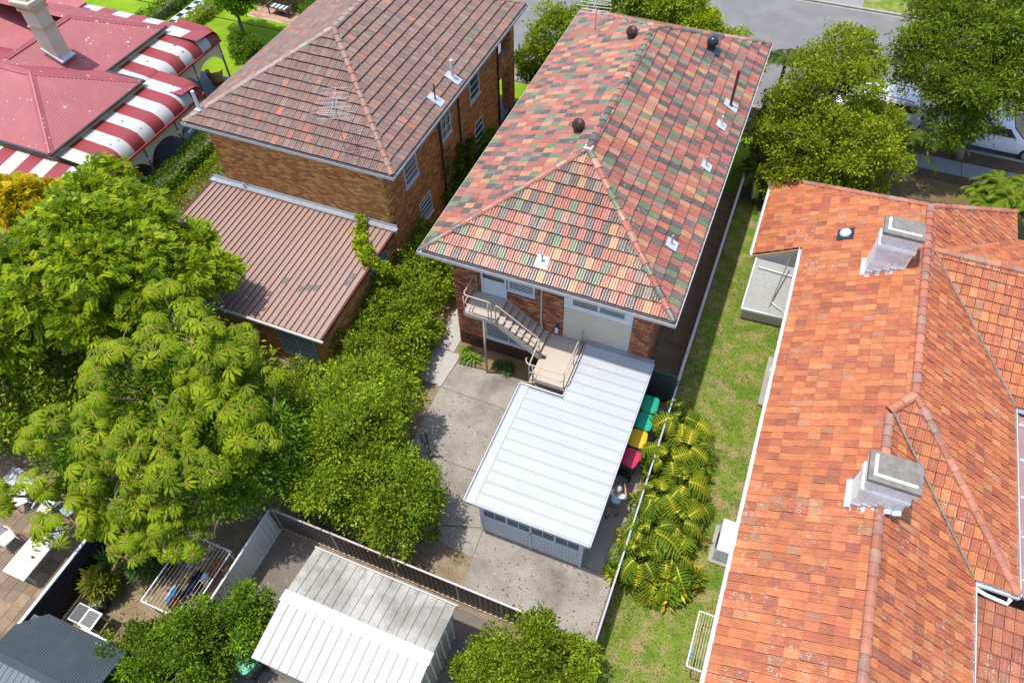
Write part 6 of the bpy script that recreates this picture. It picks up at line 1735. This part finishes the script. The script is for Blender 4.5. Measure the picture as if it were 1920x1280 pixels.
for p, d in zip(TP, TD):
    if d[2] < -.15: continue
    p = Vector(p); d = Vector(d); ax_ = (d * .8 + Vector((0, 0, 1.0))).normalized()
    s = ax_.cross(Vector((1, .3, .2))).normalized(); u2 = s.cross(ax_)
    tips.append(p)
    stems.tube([p - ax_ * 1.1 - d * .35, p - ax_ * .5 - d * .1, p], [.035, .03, .02], 5, col=(.30, .20, .12))
    big = rg.random() < .22
    for k in range(rg.randint(6, 10)):
        a = 2.4 * k + rg.uniform(-.3, .3); el = rg.uniform(.05, .95)
        dirv = ((s * math.cos(a) + u2 * math.sin(a)) * math.cos(el) + ax_ * math.sin(el)).normalized()
        ln = rg.uniform(.28, .5) * (1.5 if big else 1)
        q = p + dirv * ln + Vector((0, 0, -.04))
        stems.tube([p, p + dirv * ln * .5 + Vector((0, 0, .03)), q], [.010, .008, .007], 4, False, col=(.44, .33, .11) if big else (.30, .26, .06))
        up_ = (dirv * rg.uniform(.2, 1.0) + Vector((rg.uniform(-.3, .3), rg.uniform(-.3, .3), 1))).normalized()
        m = up_.to_track_quat('Z', 'X').to_matrix() @ rot('Z', rg.uniform(0, 360))
        sc = rg.uniform(.58, 1.28)
        dd = q - CAM
        vis.append((dd.length, q, m * sc, rg.randrange(9)))
vis.sort(key=lambda t: t[0])
limbs(um, (-4.4, -8.6, 0), [(b[0], b[1], b[2] - .2) for b in ub[:10]], .16, 'bark_pale', mid=.3, seed=14)
M['petiole'] = pmat('leaf_stalk', attr=True, rough=.6, var=.15)
stuff(stems.build('leaf_stalks', M['petiole'], um))
for (dl, q, m, k) in vis[:300]:
    mx = m.to_4x4(); mx.translation = q
    link('leaf', um_leaves[k], M['leaf_gloss'], um, matrix=mx)
Vs, Fs, Cs, nv = [], [], [], 0
lv = []
for me in um_leaves:
    co = np.empty(len(me.vertices) * 3, np.float32); me.vertices.foreach_get('co', co)
    cc = np.empty(len(me.vertices) * 4, np.float32); me.color_attributes['col'].data.foreach_get('color', cc)
    lv.append((co.reshape(-1, 3), np.array([p.vertices[:] for p in me.polygons]), cc.reshape(-1, 4)[:, :3]))
for (dl, q, m, k) in vis[300:]:
    co, fa, cc = lv[k]
    Vs.append(co @ np.array(m).T + np.array(q)); Fs.append(fa + nv); Cs.append(cc); nv += len(co)
if Vs: stuff(link('leaves', np_mesh('leaves', np.concatenate(Vs), np.concatenate(Fs), np.concatenate(Cs)), M['leaf_gloss'], um))
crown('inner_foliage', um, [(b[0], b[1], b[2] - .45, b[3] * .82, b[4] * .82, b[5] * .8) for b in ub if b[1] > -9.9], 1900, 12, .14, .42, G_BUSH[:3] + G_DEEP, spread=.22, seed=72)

# rough shrubbery under and behind the umbrella tree
sb = thing('shrubbery', 'tangled green shrubbery under the umbrella tree and the feathery tree', 'shrubs', (-8, -7, 0))
crown('foliage', sb, [(-8.2, -7.2, 1.6, 1.6, 1.5, 1.3), (-9.8, -8.6, 1.4, 1.5, 1.3, 1.2), (-6.6, -5.0, 1.6, 1.5, 1.3, 1.3), (-4.6, -4.9, 1.3, 1.4, 1.1, 1.1), (-3.2, -5.4, 1.5, 1.2, 1.2, 1.2), (-2.4, -4.2, 1.0, 1.1, 1.0, .9), (-11.8, -7.6, 1.8, 1.6, 1.5, 1.4), (-12.9, -9.6, 1.4, 1.5, 1.1, 1.2), (-8.0, -9.4, 1.2, 1.2, 1.0, 1.0), (-5.4, -7.2, 1.5, 1.4, 1.2, 1.2), (-14.5, -6.4, 2.0, 1.6, 1.6, 1.5), (-13.0, -3.0, 1.6, 1.5, 1.4, 1.3), (-10.2, -5.2, 1.6, 1.5, 1.3, 1.2)], 5600, 12, .14, .45, G_BUSH + G_DEEP[:1], spread=.2, seed=74)
mb = MB()
for k in range(8):
    x, y = -12.5 + k * 1.4, -7.5 + 1.2 * math.sin(k * 2.1)
    mb.tube([(x, y, 0), (x + .2, y + .1, 1.0), (x + .1, y + .3, 2.0)], [.05, .04, .015], 6)
stuff(mb.build('stems', M['bark'], sb))
# shrubs
tree('round_bush', 'rounded glossy green bush in front of the brown fence', (7.8, -10.2, 0),
     [(7.4, -10.0, 1.5, 1.2, 1.1, .95), (8.5, -9.75, 1.5, 1.0, .9, .9), (8.0, -10.7, 1.4, 1.4, 1.0, .9), (7.0, -10.9, 1.1, .9, .8, .8), (9.1, -10.3, 1.1, .7, .8, .8), (7.9, -9.6, 1.75, .7, .6, .7)],
     3000, 16, .088, .52, [(.062, .100, .010), (.090, .130, .012), (.042, .072, .010), (.12, .155, .015)], spread=.14, seed=51, mat='leaf_gloss', cat='bush', r0=.09, pf=.82, clj=.34, puff=.34, sz=.5)
tree('leafy_bush', 'leafy dark green bush between the clothesline and the garage', (-1.3, -13.3, 0),
     [(-1.4, -13.2, 1.45, 1.1, 1.0, .9), (-.6, -12.5, 1.6, .75, .7, .7), (-2.2, -13.9, 1.3, 1.1, .9, .9), (-.4, -11.7, 1.6, .6, .5, .6), (-1.0, -14.1, 1.4, 1.2, .9, .9), (-2.9, -14.5, 1.2, .6, .6, .6)],
     2800, 16, .092, .50, [(.046, .090, .010), (.066, .120, .012), (.032, .062, .010), (.092, .140, .014)], spread=.15, seed=52, mat='leaf_gloss', cat='bush', r0=.08, pf=.82, clj=.34, puff=.36, sz=.5)
tree('small_shrub', 'small blue-green shrub in the dirt beside the clothesline', (-4.75, -11.55, 0), [(-4.75, -11.55, .45, .45, .45, .4)], 220, 12, .10, .4, [(.045, .085, .045), (.06, .11, .055)], spread=.10, seed=53, cat='shrub', r0=.03)
tree('small_shrub', 'low yellowing shrub against the black paling fence', (-5.75, -12.55, 0), [(-5.7, -12.5, .55, .45, .5, .45)], 160, 10, .17, .3, [(.11, .13, .02), (.17, .13, .025), (.07, .11, .018), (.09, .14, .02)], spread=.12, seed=54, cat='shrub', r0=.03)
for (x, y, h) in ((-5.7, -12.0, 1.0),):
    pl = thing('spiky_plant', 'spiky rosette plant beside the black paling fence', 'plant', (x, y, 0))
    mb = MB()
    for k in range(22):
        a = k * 2.4; e = .2 + (k % 7) * .17; d = Vector((math.cos(a) * math.cos(e), math.sin(a) * math.cos(e), math.sin(e)))
        s = d.cross(Vector((0, 0, 1))).normalized(); p = Vector((x, y, h))
        mb.add([p + s * .015, p + d * .3 + s * .025, p + d * .55 - Vector((0, 0, .06)), p + d * .3 - s * .025, p - s * .015], [(0, 1, 2, 3, 4)], (.07, .15, .02))
    mb.build('foliage', M['leaf'], pl); MB().tube([(x, y, 0), (x, y, h)], .04, 6).build('stem', M['bark'], pl)

# trees towards the street
tree('dense_tree', 'dense round tree with olive-green leaves between the tiled roof and the terracotta cottage', (12.2, 15.2, 0),
     [(11.6, 14.6, 3.0, 2.2, 2.0, 1.8), (12.0, 16.5, 4.2, 2.1, 1.9, 1.8), (13.7, 14.5, 2.9, 1.8, 1.8, 1.6), (11.9, 17.8, 5.0, 1.4, 1.3, 1.3), (13.0, 13.2, 2.2, 1.8, 1.2, 1.4), (10.4, 15.8, 2.8, 1.2, 1.4, 1.4), (14.2, 15.9, 2.9, 1.2, 1.3, 1.3), (11.3, 13.0, 2.0, 1.2, 1.0, 1.2)],
     7500, 14, .125, .5, [(.085, .125, .012), (.12, .16, .014), (.06, .09, .012), (.15, .185, .018), (.18, .20, .03)], [4, 4, 2.5, 2.5, .8], spread=.17, seed=61, lump=.18, r0=.2)
tree('street_tree', 'large street tree with layered foliage over the parked cars', (18.8, 20.2, 0),
     [(15.9, 19.4, 4.6, 1.6, 1.4, .9), (17.6, 18.8, 4.6, 2.0, 1.5, 1.0), (16.8, 20.6, 5.8, 2.1, 1.5, 1.0), (18.8, 20.8, 6.0, 2.0, 1.6, 1.1), (14.9, 19.9, 5.2, 1.0, .9, .7), (19.3, 19.4, 5.0, 1.5, 1.2, .9), (17.8, 22.6, 6.6, 2.1, 1.4, 1.1), (20.4, 22.0, 6.2, 1.6, 1.4, 1.0), (17.4, 18.0, 3.2, 1.3, .9, .8), (15.7, 21.8, 6.0, 1.3, 1.1, .8), (19.4, 23.6, 7.0, 1.8, 1.4, 1.0)],
     8200, 13, .17, .30, G_ST, [4, 4, 2.5, 2, .8], spread=.20, seed=62, lump=.3, r0=.22, bark='bark_pale')
for (nm, lab, base, bl, n_, sd_, pal) in (
        ('front_tree', 'leafy yellow-green tree at the front corner of the brown house', (-1.6, 18.0, 0), [(-1.6, 18.2, 3.2, 1.5, 1.2, 1.3), (-.3, 18.6, 3.4, 1.3, 1.1, 1.3), (-2.4, 17.4, 2.2, 1.0, 1.0, 1.2), (-1.2, 17.2, 2.0, 1.1, .9, 1.0)], 2300, 63, G_BUSH),
        ('front_tree', 'dark dense tree behind the tv antenna at the front of the mottled roof', (2.2, 19.2, 0), [(1.4, 19.4, 4.2, 1.6, 1.2, 1.3), (3.0, 19.6, 4.6, 1.5, 1.2, 1.3), (.4, 19.0, 3.4, 1.3, 1.0, 1.2)], 2300, 64, G_MID),
        ('front_tree', 'bright green tree at the front right corner of the mottled roof', (5.6, 19.0, 0), [(5.2, 19.2, 4.0, 1.5, 1.1, 1.2), (6.7, 19.2, 3.3, 1.4, 1.1, 1.0), (4.2, 19.7, 4.8, 1.4, 1.1, 1.2), (7.5, 19.0, 2.7, .9, .8, .8)], 2500, 65, G_YEL)):
    tree(nm, lab, base, bl, n_, 14, .14, .45, pal, spread=.18, seed=sd_, r0=.14)
tree('round_bush', 'dark green bush on the grass beside the brown house porch', (-1.2, 16.2, 0), [(-1.2, 16.2, .7, .8, .8, .7), (-.6, 15.4, .5, .6, .6, .5)], 450, 12, .12, .5, G_DEEP, spread=.12, seed=66, cat='bush', r0=.04)

def palm(name, label, base, h, n, L, seed, col=((.075, .12, .02), (.11, .16, .025)), spread=1.0, stems=1, group=None):
    t = thing(name, label, 'palm', tuple(base), group); rg = random.Random(seed); b = Vector(base)
    for q in range(stems):
        o = b + (Vector((rg.uniform(-.9, .9), rg.uniform(-.8, .8), 0)) if stems > 1 else Vector()); hh = h * rg.uniform(.75, 1.1) if stems > 1 else h
        top = o + Vector((rg.uniform(-.15, .15), rg.uniform(-.15, .15), hh))
        MB().tube([o, o.lerp(top, .5), top], [.13 if stems == 1 else .05, .11 if stems == 1 else .045, .08 if stems == 1 else .04], 8).build('trunk', M['bark_pale'], t)
        for k in range(n):
            a = k * 2.4 + rg.uniform(-.2, .2); el = rg.uniform(.15, 1.1); l = L * rg.uniform(.8, 1.1)
            d = Vector((math.cos(a), math.sin(a), 0)); mb = MB(); pts = []
            for i in range(9):
                s = i / 8
                pts.append(top + d * l * s * math.cos(el) * (1 - .1 * s) + Vector((0, 0, l * (math.sin(el) * s - .62 * s * s))))
            mb.tube(pts, [.02, .018, .016, .014, .012, .010, .008, .006, .003], 4, False, col=(.20, .20, .04))
            c = tuple(x + (y - x) * rg.random() for x, y in zip(*col))
            side = d.cross(Vector((0, 0, 1)))
            for i in range(1, 30):
                s = i / 30 * 7.99; j = int(s); p = pts[j].lerp(pts[j + 1], s - j); tn = (pts[j + 1] - pts[j]).normalized()
                for sg in (-1, 1):
                    ll = .42 * L / 1.8 * (1.15 - abs(i / 30 - .4)); dd = (side * sg + tn * .75 - Vector((0, 0, .25))).normalized()
                    w = tn * .018
                    mb.add([p - w, p + w, p + dd * ll * .6 + w * .9, p + dd * ll - Vector((0, 0, .06)), p + dd * ll * .6 - w * .9], [(0, 1, 2, 3, 4)], c)
            mb.build('frond', M['leaf'], t)
palm('palm_tree', 'small feather palm standing by the road behind the dense tree', (9.7, 20.0, 0), 3.4, 14, 1.7, 1)
palm('palm_tree', 'feather palm with fronds hanging beside the dense round tree near the footpath', (15.4, 16.6, 0), 2.4, 15, 2.0, 2)
palm('palm_tree', 'feather palm half buried in shade below the dense round tree', (9.95, 13.6, 0), 1.5, 12, 1.5, 3)
palm('cane_palm', 'clumping yellow-green cane palm in front of the footpath by the terracotta cottage', (20.0, 14.9, 0), 2.2, 13, 1.15, 4, col=((.15, .23, .018), (.22, .29, .02)), stems=17)

# hedges and garden of the bungalow
def hedge(name, label, x0, x1, y0, y1, h, n, pal, seed, L=.10, cat='hedge', per=10):
    t = thing(name, label, cat, ((x0 + x1) / 2, (y0 + y1) / 2, 0)); rg = np.random.default_rng(seed)
    P, D = [], []
    A = np.array([(x1 - x0) * (y1 - y0), (x1 - x0) * h, (x1 - x0) * h, (y1 - y0) * h, (y1 - y0) * h]); fi = rg.choice(5, n, p=A / A.sum())
    u, v = rg.uniform(0, 1, n), rg.uniform(0, 1, n); X = np.empty((n, 3)); N = np.zeros((n, 3))
    for f, (px, py, pz, nm_) in enumerate(((0, 1, None, (0, 0, 1)), (0, None, 1, (0, -1, 0)), (0, None, 1, (0, 1, 0)), (None, 0, 1, (-1, 0, 0)), (None, 0, 1, (1, 0, 0)))):
        k = fi == f; N[k] = nm_
        X[k, 0] = x0 + (x1 - x0) * u[k] if px is not None else (x0 if nm_[0] < 0 else x1)
        X[k, 1] = y0 + (y1 - y0) * (v[k] if py == 1 else u[k]) if py is not None else (y0 if nm_[1] < 0 else y1)
        X[k, 2] = h * v[k] if pz is not None else h
    X += N * (np.sin(X[:, 1:2] * 2.1) + np.sin(X[:, 0:1] * 3.3)) * .05
    P = np.repeat(X, per, 0) + nr.normal(size=(n * per, 3)) * .09
    D = unit(np.repeat(N, per, 0) + nr.normal(size=(n * per, 3)) * .7 + np.array([0, 0, .25]))
    cl_ = np.repeat(1 + nr.uniform(-.2, .2, (n, 1)), per, 0)
    V, F, C = leaves_at(P, D, L, .55, pick_cols(n * per, pal) * cl_)
    V[:, 2] = np.maximum(V[:, 2], .02)
    stuff(link('foliage', np_mesh('foliage', V, F, C), M['leaf'], t))
    MB().box(x0 + .15, x1 - .15, y0 + .15, y1 - .15, 0, h - .2).build('branches', M['bark'], t)
hedge('clipped_hedge', 'clipped green hedge along the striped verandah', -16.3, -15.45, 1.6, 9.2, 1.35, 1500, G_DEEP + [(.10, .19, .012)], 81)
hedge('clipped_hedge', 'looser lower hedge between the clipped hedge and the brown brick wall', -14.95, -13.3, 1.0, 8.5, .9, 1500, G_BUSH, 82)
hedge('clipped_hedge', 'low box hedge beside the chequered garden path', -25.4, -24.7, 14.6, 19.6, .6, 500, G_YEL, 83)
hedge('clipped_hedge', 'low dark hedge on the far side of the chequered path', -28.0, -27.2, 14.4, 19.8, .7, 500, G_DEEP, 84)
hedge('tall_hedge', 'tall green hedge behind the garden bench', -26.0, -12.5, 20.82, 21.3, 1.7, 1200, G_DEEP, 85)
hedge('tall_hedge', 'dark hedge at the top of the garden next to the brown roof', -18.4, -13.2, 19.2, 20.6, 1.3, 900, G_DEEP, 86)
ck = struct(MB().box(-26.9, -25.6, 14.4, 20.0, -.01, .02).build('chequered_path', M['white']))
for i in range(3):
    for j in range(13):
        MB().box(-26.85 + i * .42, -26.85 + i * .42 + .40, 14.45 + j * .42, 14.85 + j * .42, .0, .028).build('tile', M['white'] if (i + j) % 2 else M['vent_black'], ck)
tree('garden_tree', 'small round-headed tree standing in the bungalow lawn', (-20.95, 16.9, 0), [(-21.5, 17.4, 3.2, 1.3, 1.1, .9), (-20.6, 17.5, 3.3, 1.1, 1.0, .9), (-22.3, 18.0, 3.0, .9, .8, .7), (-20.5, 16.8, 2.6, .8, .7, .6)], 1700, 14, .14, .5, [(.055, .13, .010), (.08, .17, .012), (.04, .09, .010)], spread=.16, seed=87, r0=.10)
tree('round_bush', 'round bush under the small tree on the bungalow lawn', (-19.8, 15.8, 0), [(-20.2, 15.9, .5, .9, .8, .6), (-19.0, 15.6, .5, .8, .7, .6), (-19.6, 15.2, .4, .8, .6, .5)], 700, 12, .11, .5, G_DEEP, spread=.12, seed=88, cat='bush', r0=.04)
pv_ = struct(MB().box(-22.6, -17.0, 19.45, 20.79, .0, .03).build('brick_path', M['paver']))
for i in range(14):
    for j in range(3): MB().box(-22.58 + i * .4, -22.2 + i * .4, 19.47 + j * .44, 19.89 + j * .44, .0, .04, jit((.34, .20, .13), .15)).build('paver', M['paver'], pv_)

# split-leaf philodendron beside the slim fence
def split_leaf(seed):
    rg = random.Random(seed); mb = MB(); L = 1.0; n = 10
    g = rg.choice([(.085, .16, .012), (.115, .20, .014), (.15, .235, .014), (.07, .13, .012)])
    yl = rg.choice([(.34, .34, .015), (.22, .27, .015), (.46, .40, .02), (.15, .22, .015), (.13, .20, .012)])
    P = lambda t: Vector((0, t * L, .10 * math.sin(t * 3.1) - .30 * t * t))
    for i in range(16):
        pass
    K = 12; vs = []
    for i in range(K + 1): t = i / K; w = .020 * (1 - t) + .005; vs += [P(t) + Vector((-w, 0, .008)), P(t) + Vector((w, 0, .008))]
    mb.add(vs, [(2 * i, 2 * i + 1, 2 * i + 3, 2 * i + 2) for i in range(K)], (.55, .48, .06))
    for sg in (-1, 1):
        for i in range(n):
            t0 = .02 + .90 * i / n; tm = t0 + .030; t1 = t0 + .060
            wl = .46 * math.sin(math.pi * min(1, (i + 1.3) / (n + 1.2))) ** .6 * rg.uniform(.88, 1.08)
            back = -.22 + .55 * i / n
            a0, am, a1 = P(t0), P(tm), P(t1)
            tip = am + Vector((sg * wl, back * wl + rg.uniform(.0, .3) * wl, -rg.uniform(.1, .55) * wl))
            m0 = a0 + Vector((sg * wl * .55, back * wl * .5 - .004, .035)); m1 = a1 + Vector((sg * wl * .58, back * wl * .5 + .010, .035)); mm = am + Vector((sg * wl * .60, back * wl * .55, .012))
            k = len(mb.v)
            mb.v += [tuple(v) for v in (a0, am, a1, m0, mm, m1, tip + Vector((0, -.018, 0)), tip + Vector((0, .022, 0)))]
            mid = tuple(.45 * x + .55 * y for x, y in zip(yl, g))
            mb.c += [yl, yl, yl, g, mid, g, g, g]
            q = [(k, k + 1, k + 4, k + 3), (k + 1, k + 2, k + 5, k + 4), (k + 3, k + 4, k + 6), (k + 4, k + 5, k + 7), (k + 4, k + 7, k + 6)]
            mb.f += q if sg > 0 else [f[::-1] for f in q]
    t0 = .92; k = len(mb.v)
    mb.add([P(t0) + Vector((-.05, 0, 0)), P(t0) + Vector((.05, 0, 0)), P(1.0) + Vector((0, .07, -.04))], [(0, 1, 2)], g)
    return mb.mesh('leaf')
sl_ = [split_leaf(200 + k) for k in range(8)]
rg = random.Random(19)
GP = 'philodendrons beside the slim fence'; pk = -1
for (px, py, nl, rad, hh) in ((9.85, -.35, 12, .62, 1.25), (10.35, -1.35, 13, .68, 1.15), (9.85, -2.15, 13, .62, 1.35), (10.55, -2.75, 13, .68, 1.2), (9.95, -3.55, 13, .62, 1.3), (10.75, -4.1, 13, .65, 1.1), (9.98, -4.75, 13, .6, 1.25), (10.7, -5.2, 12, .6, 1.0), (9.98, -5.75, 12, .55, 1.0), (10.75, -6.05, 9, .45, .7)):
    pk += 1
    t = thing('philodendron', 'split-leaf philodendron on the %s side of the bed, %s from the dark green gate' % (('fence', 'lawn')[pk % 2], ('first', 'second', 'third', 'fourth', 'fifth')[pk // 2]), 'plant', (px, py, 0), GP)
    pet = MB()
    for k in range(nl + 5):
        a = 2.4 * k + rg.uniform(-.7, .7); f = ((k + .5) / (nl + 5)) ** .55 * rg.uniform(.75, 1.2)
        r = rad * f; z = hh * (1.05 - .55 * f * f) * rg.uniform(.85, 1.1)
        d = Vector((math.cos(a), math.sin(a), 0)); p = Vector((px, py, 0)) + d * r + Vector((0, 0, max(.3, z)))
        tilt = 8 + 45 * f + rg.uniform(-22, 28)
        m = rot('Z', math.degrees(a) - 90 + rg.uniform(-45, 45)) @ rot('X', -tilt) @ rot('Y', rg.uniform(-28, 28))
        sc = rg.uniform(.55, 1.05)
        if p.x - .3 < 9.4 and d.x < -.3: p.z = max(p.z, 1.45)
        mx = (m * sc).to_4x4(); mx.translation = p
        link('leaf', sl_[rg.randrange(8)], M['leaf_gloss'], t, matrix=mx)
        pet.tube([(px + d.x * .05, py + d.y * .05, 0), tuple(Vector((px, py, z * .6)) + d * r * .55), tuple(p)], [.018, .015, .012], 5, col=(.14, .17, .03))
    stuff(pet.build('leaf_stalks', M['petiole'], t))
    crown('lower_foliage', t, [(px, py, .30, .75, .6, .35)], 90, 8, .22, .35, [(.05, .10, .010), (.08, .13, .012), (.26, .22, .03)], spread=.16, seed=int(300 + px * 10 - py))
# leaf arching over the fence beside the red bin
# bromeliads in the bed
def rosette(x, y, s, col, label, group=None):
    t = thing('bromeliad', label, 'plant', (x, y, .03), group); p = Vector((x, y, .05)); mb = MB()
    for k in range(26):
        a = k * 2.4 + rnd.uniform(-.2, .2); e = .25 + (k / 26) * 1.1; l = s * rnd.uniform(.8, 1.1)
        d = Vector((math.cos(a), math.sin(a), 0)); sd = Vector((-d.y, d.x, 0)); c = jit(col, .25)
        pts = [p, p + d * l * .35 * math.cos(e) + Vector((0, 0, l * .45 * math.sin(e))), p + d * l * .75 * math.cos(e) + Vector((0, 0, l * .62 * math.sin(e))), p + d * l * math.cos(e * .7) + Vector((0, 0, l * .45 * math.sin(e)))]
        W = [.02, .035, .03, .003]; vs = []
        for q, w in zip(pts, W): vs += [q + sd * w * s * 2.4, q - sd * w * s * 2.4]
        mb.add(vs, [(2 * i, 2 * i + 1, 2 * i + 3, 2 * i + 2) for i in range(3)], c)
    mb.build('leaves', M['leaf_gloss'], t)
GB = 'bromeliads in the bed below the stairs'
rosette(1.15, .25, .42, (.16, .26, .03), 'pale green bromeliad hard against the house corner', GB)
rosette(1.55, .05, .45, (.15, .25, .03), 'largest pale green bromeliad in the bed near the house corner', GB)
rosette(1.22, -.10, .30, (.10, .18, .04), 'smallest pale bromeliad at the concrete edge near the house corner', GB)
rosette(2.62, .12, .38, (.06, .13, .03), 'dark green bromeliad nearest the stair post', GB)
rosette(2.95, .22, .36, (.06, .14, .03), 'dark green bromeliad against the dark brick base', GB)
rosette(3.05, -.02, .36, (.07, .15, .03), 'dark green bromeliad at the concrete edge under the stair', GB)
# grass blades on the side lawn
n = 26000
X = np.stack([nr.uniform(9.45, 12.65, n), nr.uniform(-12, 9, n), np.full(n, -.01)], 1)
D = unit(nr.normal(size=(n, 3)) * .6 + np.array([0, 0, 1.0]))
V, F, C = leaves_at(X, D, .075, .16, pick_cols(n, [(.055, .085, .012), (.075, .10, .016), (.12, .105, .035), (.04, .065, .01)], [4, 3, 1.2, 2]))
stuff(link('grass_blades', np_mesh('grass_blades', V, F, C), M['leaf'], g_lawn))

# fallen leaves blown over the concrete, the lawn edge and the low roofs
def fallen(name, label, n, x0, x1, y0, y1, z, clump=0, seed=1):
    rg = np.random.default_rng(seed)
    X = np.stack([rg.uniform(x0, x1, n), rg.uniform(y0, y1, n), np.full(n, z)], 1)
    if clump:
        c = np.stack([rg.uniform(x0, x1, 14), rg.uniform(y0, y1, 14)], 1); k = rg.choice(14, n)
        X[:, :2] = np.where(rg.uniform(0, 1, (n, 1)) < clump, c[k] + rg.normal(size=(n, 2)) * .35, X[:, :2])
        X[:, 0] = np.clip(X[:, 0], x0, x1); X[:, 1] = np.clip(X[:, 1], y0, y1)
    a = rg.uniform(0, 6.28, n); D = np.stack([np.cos(a), np.sin(a), rg.uniform(0, .15, n)], 1)
    V, F, C = leaves_at(X, unit(D), .07, .5, pick_cols(n, [(.10, .055, .03), (.14, .085, .04), (.06, .045, .03), (.16, .12, .03)]))
    V[:, 2] = np.maximum(V[:, 2], z)
    o = link(name, np_mesh(name, V, F, C), M['leaf']); stuff(o); tag(o, label, 'leaves')
fallen('fallen_leaves', 'brown fallen leaves scattered on the concrete by the bushy tree', 420, .95, 4.5, -8.4, -1.7, .008, .6, 5)
fallen('fallen_leaves', 'brown fallen leaves scattered in front of the carport', 160, 4.8, 9.2, -8.6, -6.4, .008, .6, 6)
fallen('fallen_leaves', 'fallen leaves on the lawn beside the philodendrons', 260, 9.5, 12.6, -9.5, 8.0, .012, .5, 7)
fallen('fallen_leaves', 'reddish fallen leaves strewn over the dry front yard and footpath', 900, 10.5, 24, 13.6, 20.7, .012, .6, 8)
fallen('fallen_leaves', 'fallen leaves on the dirt round the clothesline', 260, -6.2, -1.8, -14.5, -10.0, -.05, .5, 9)
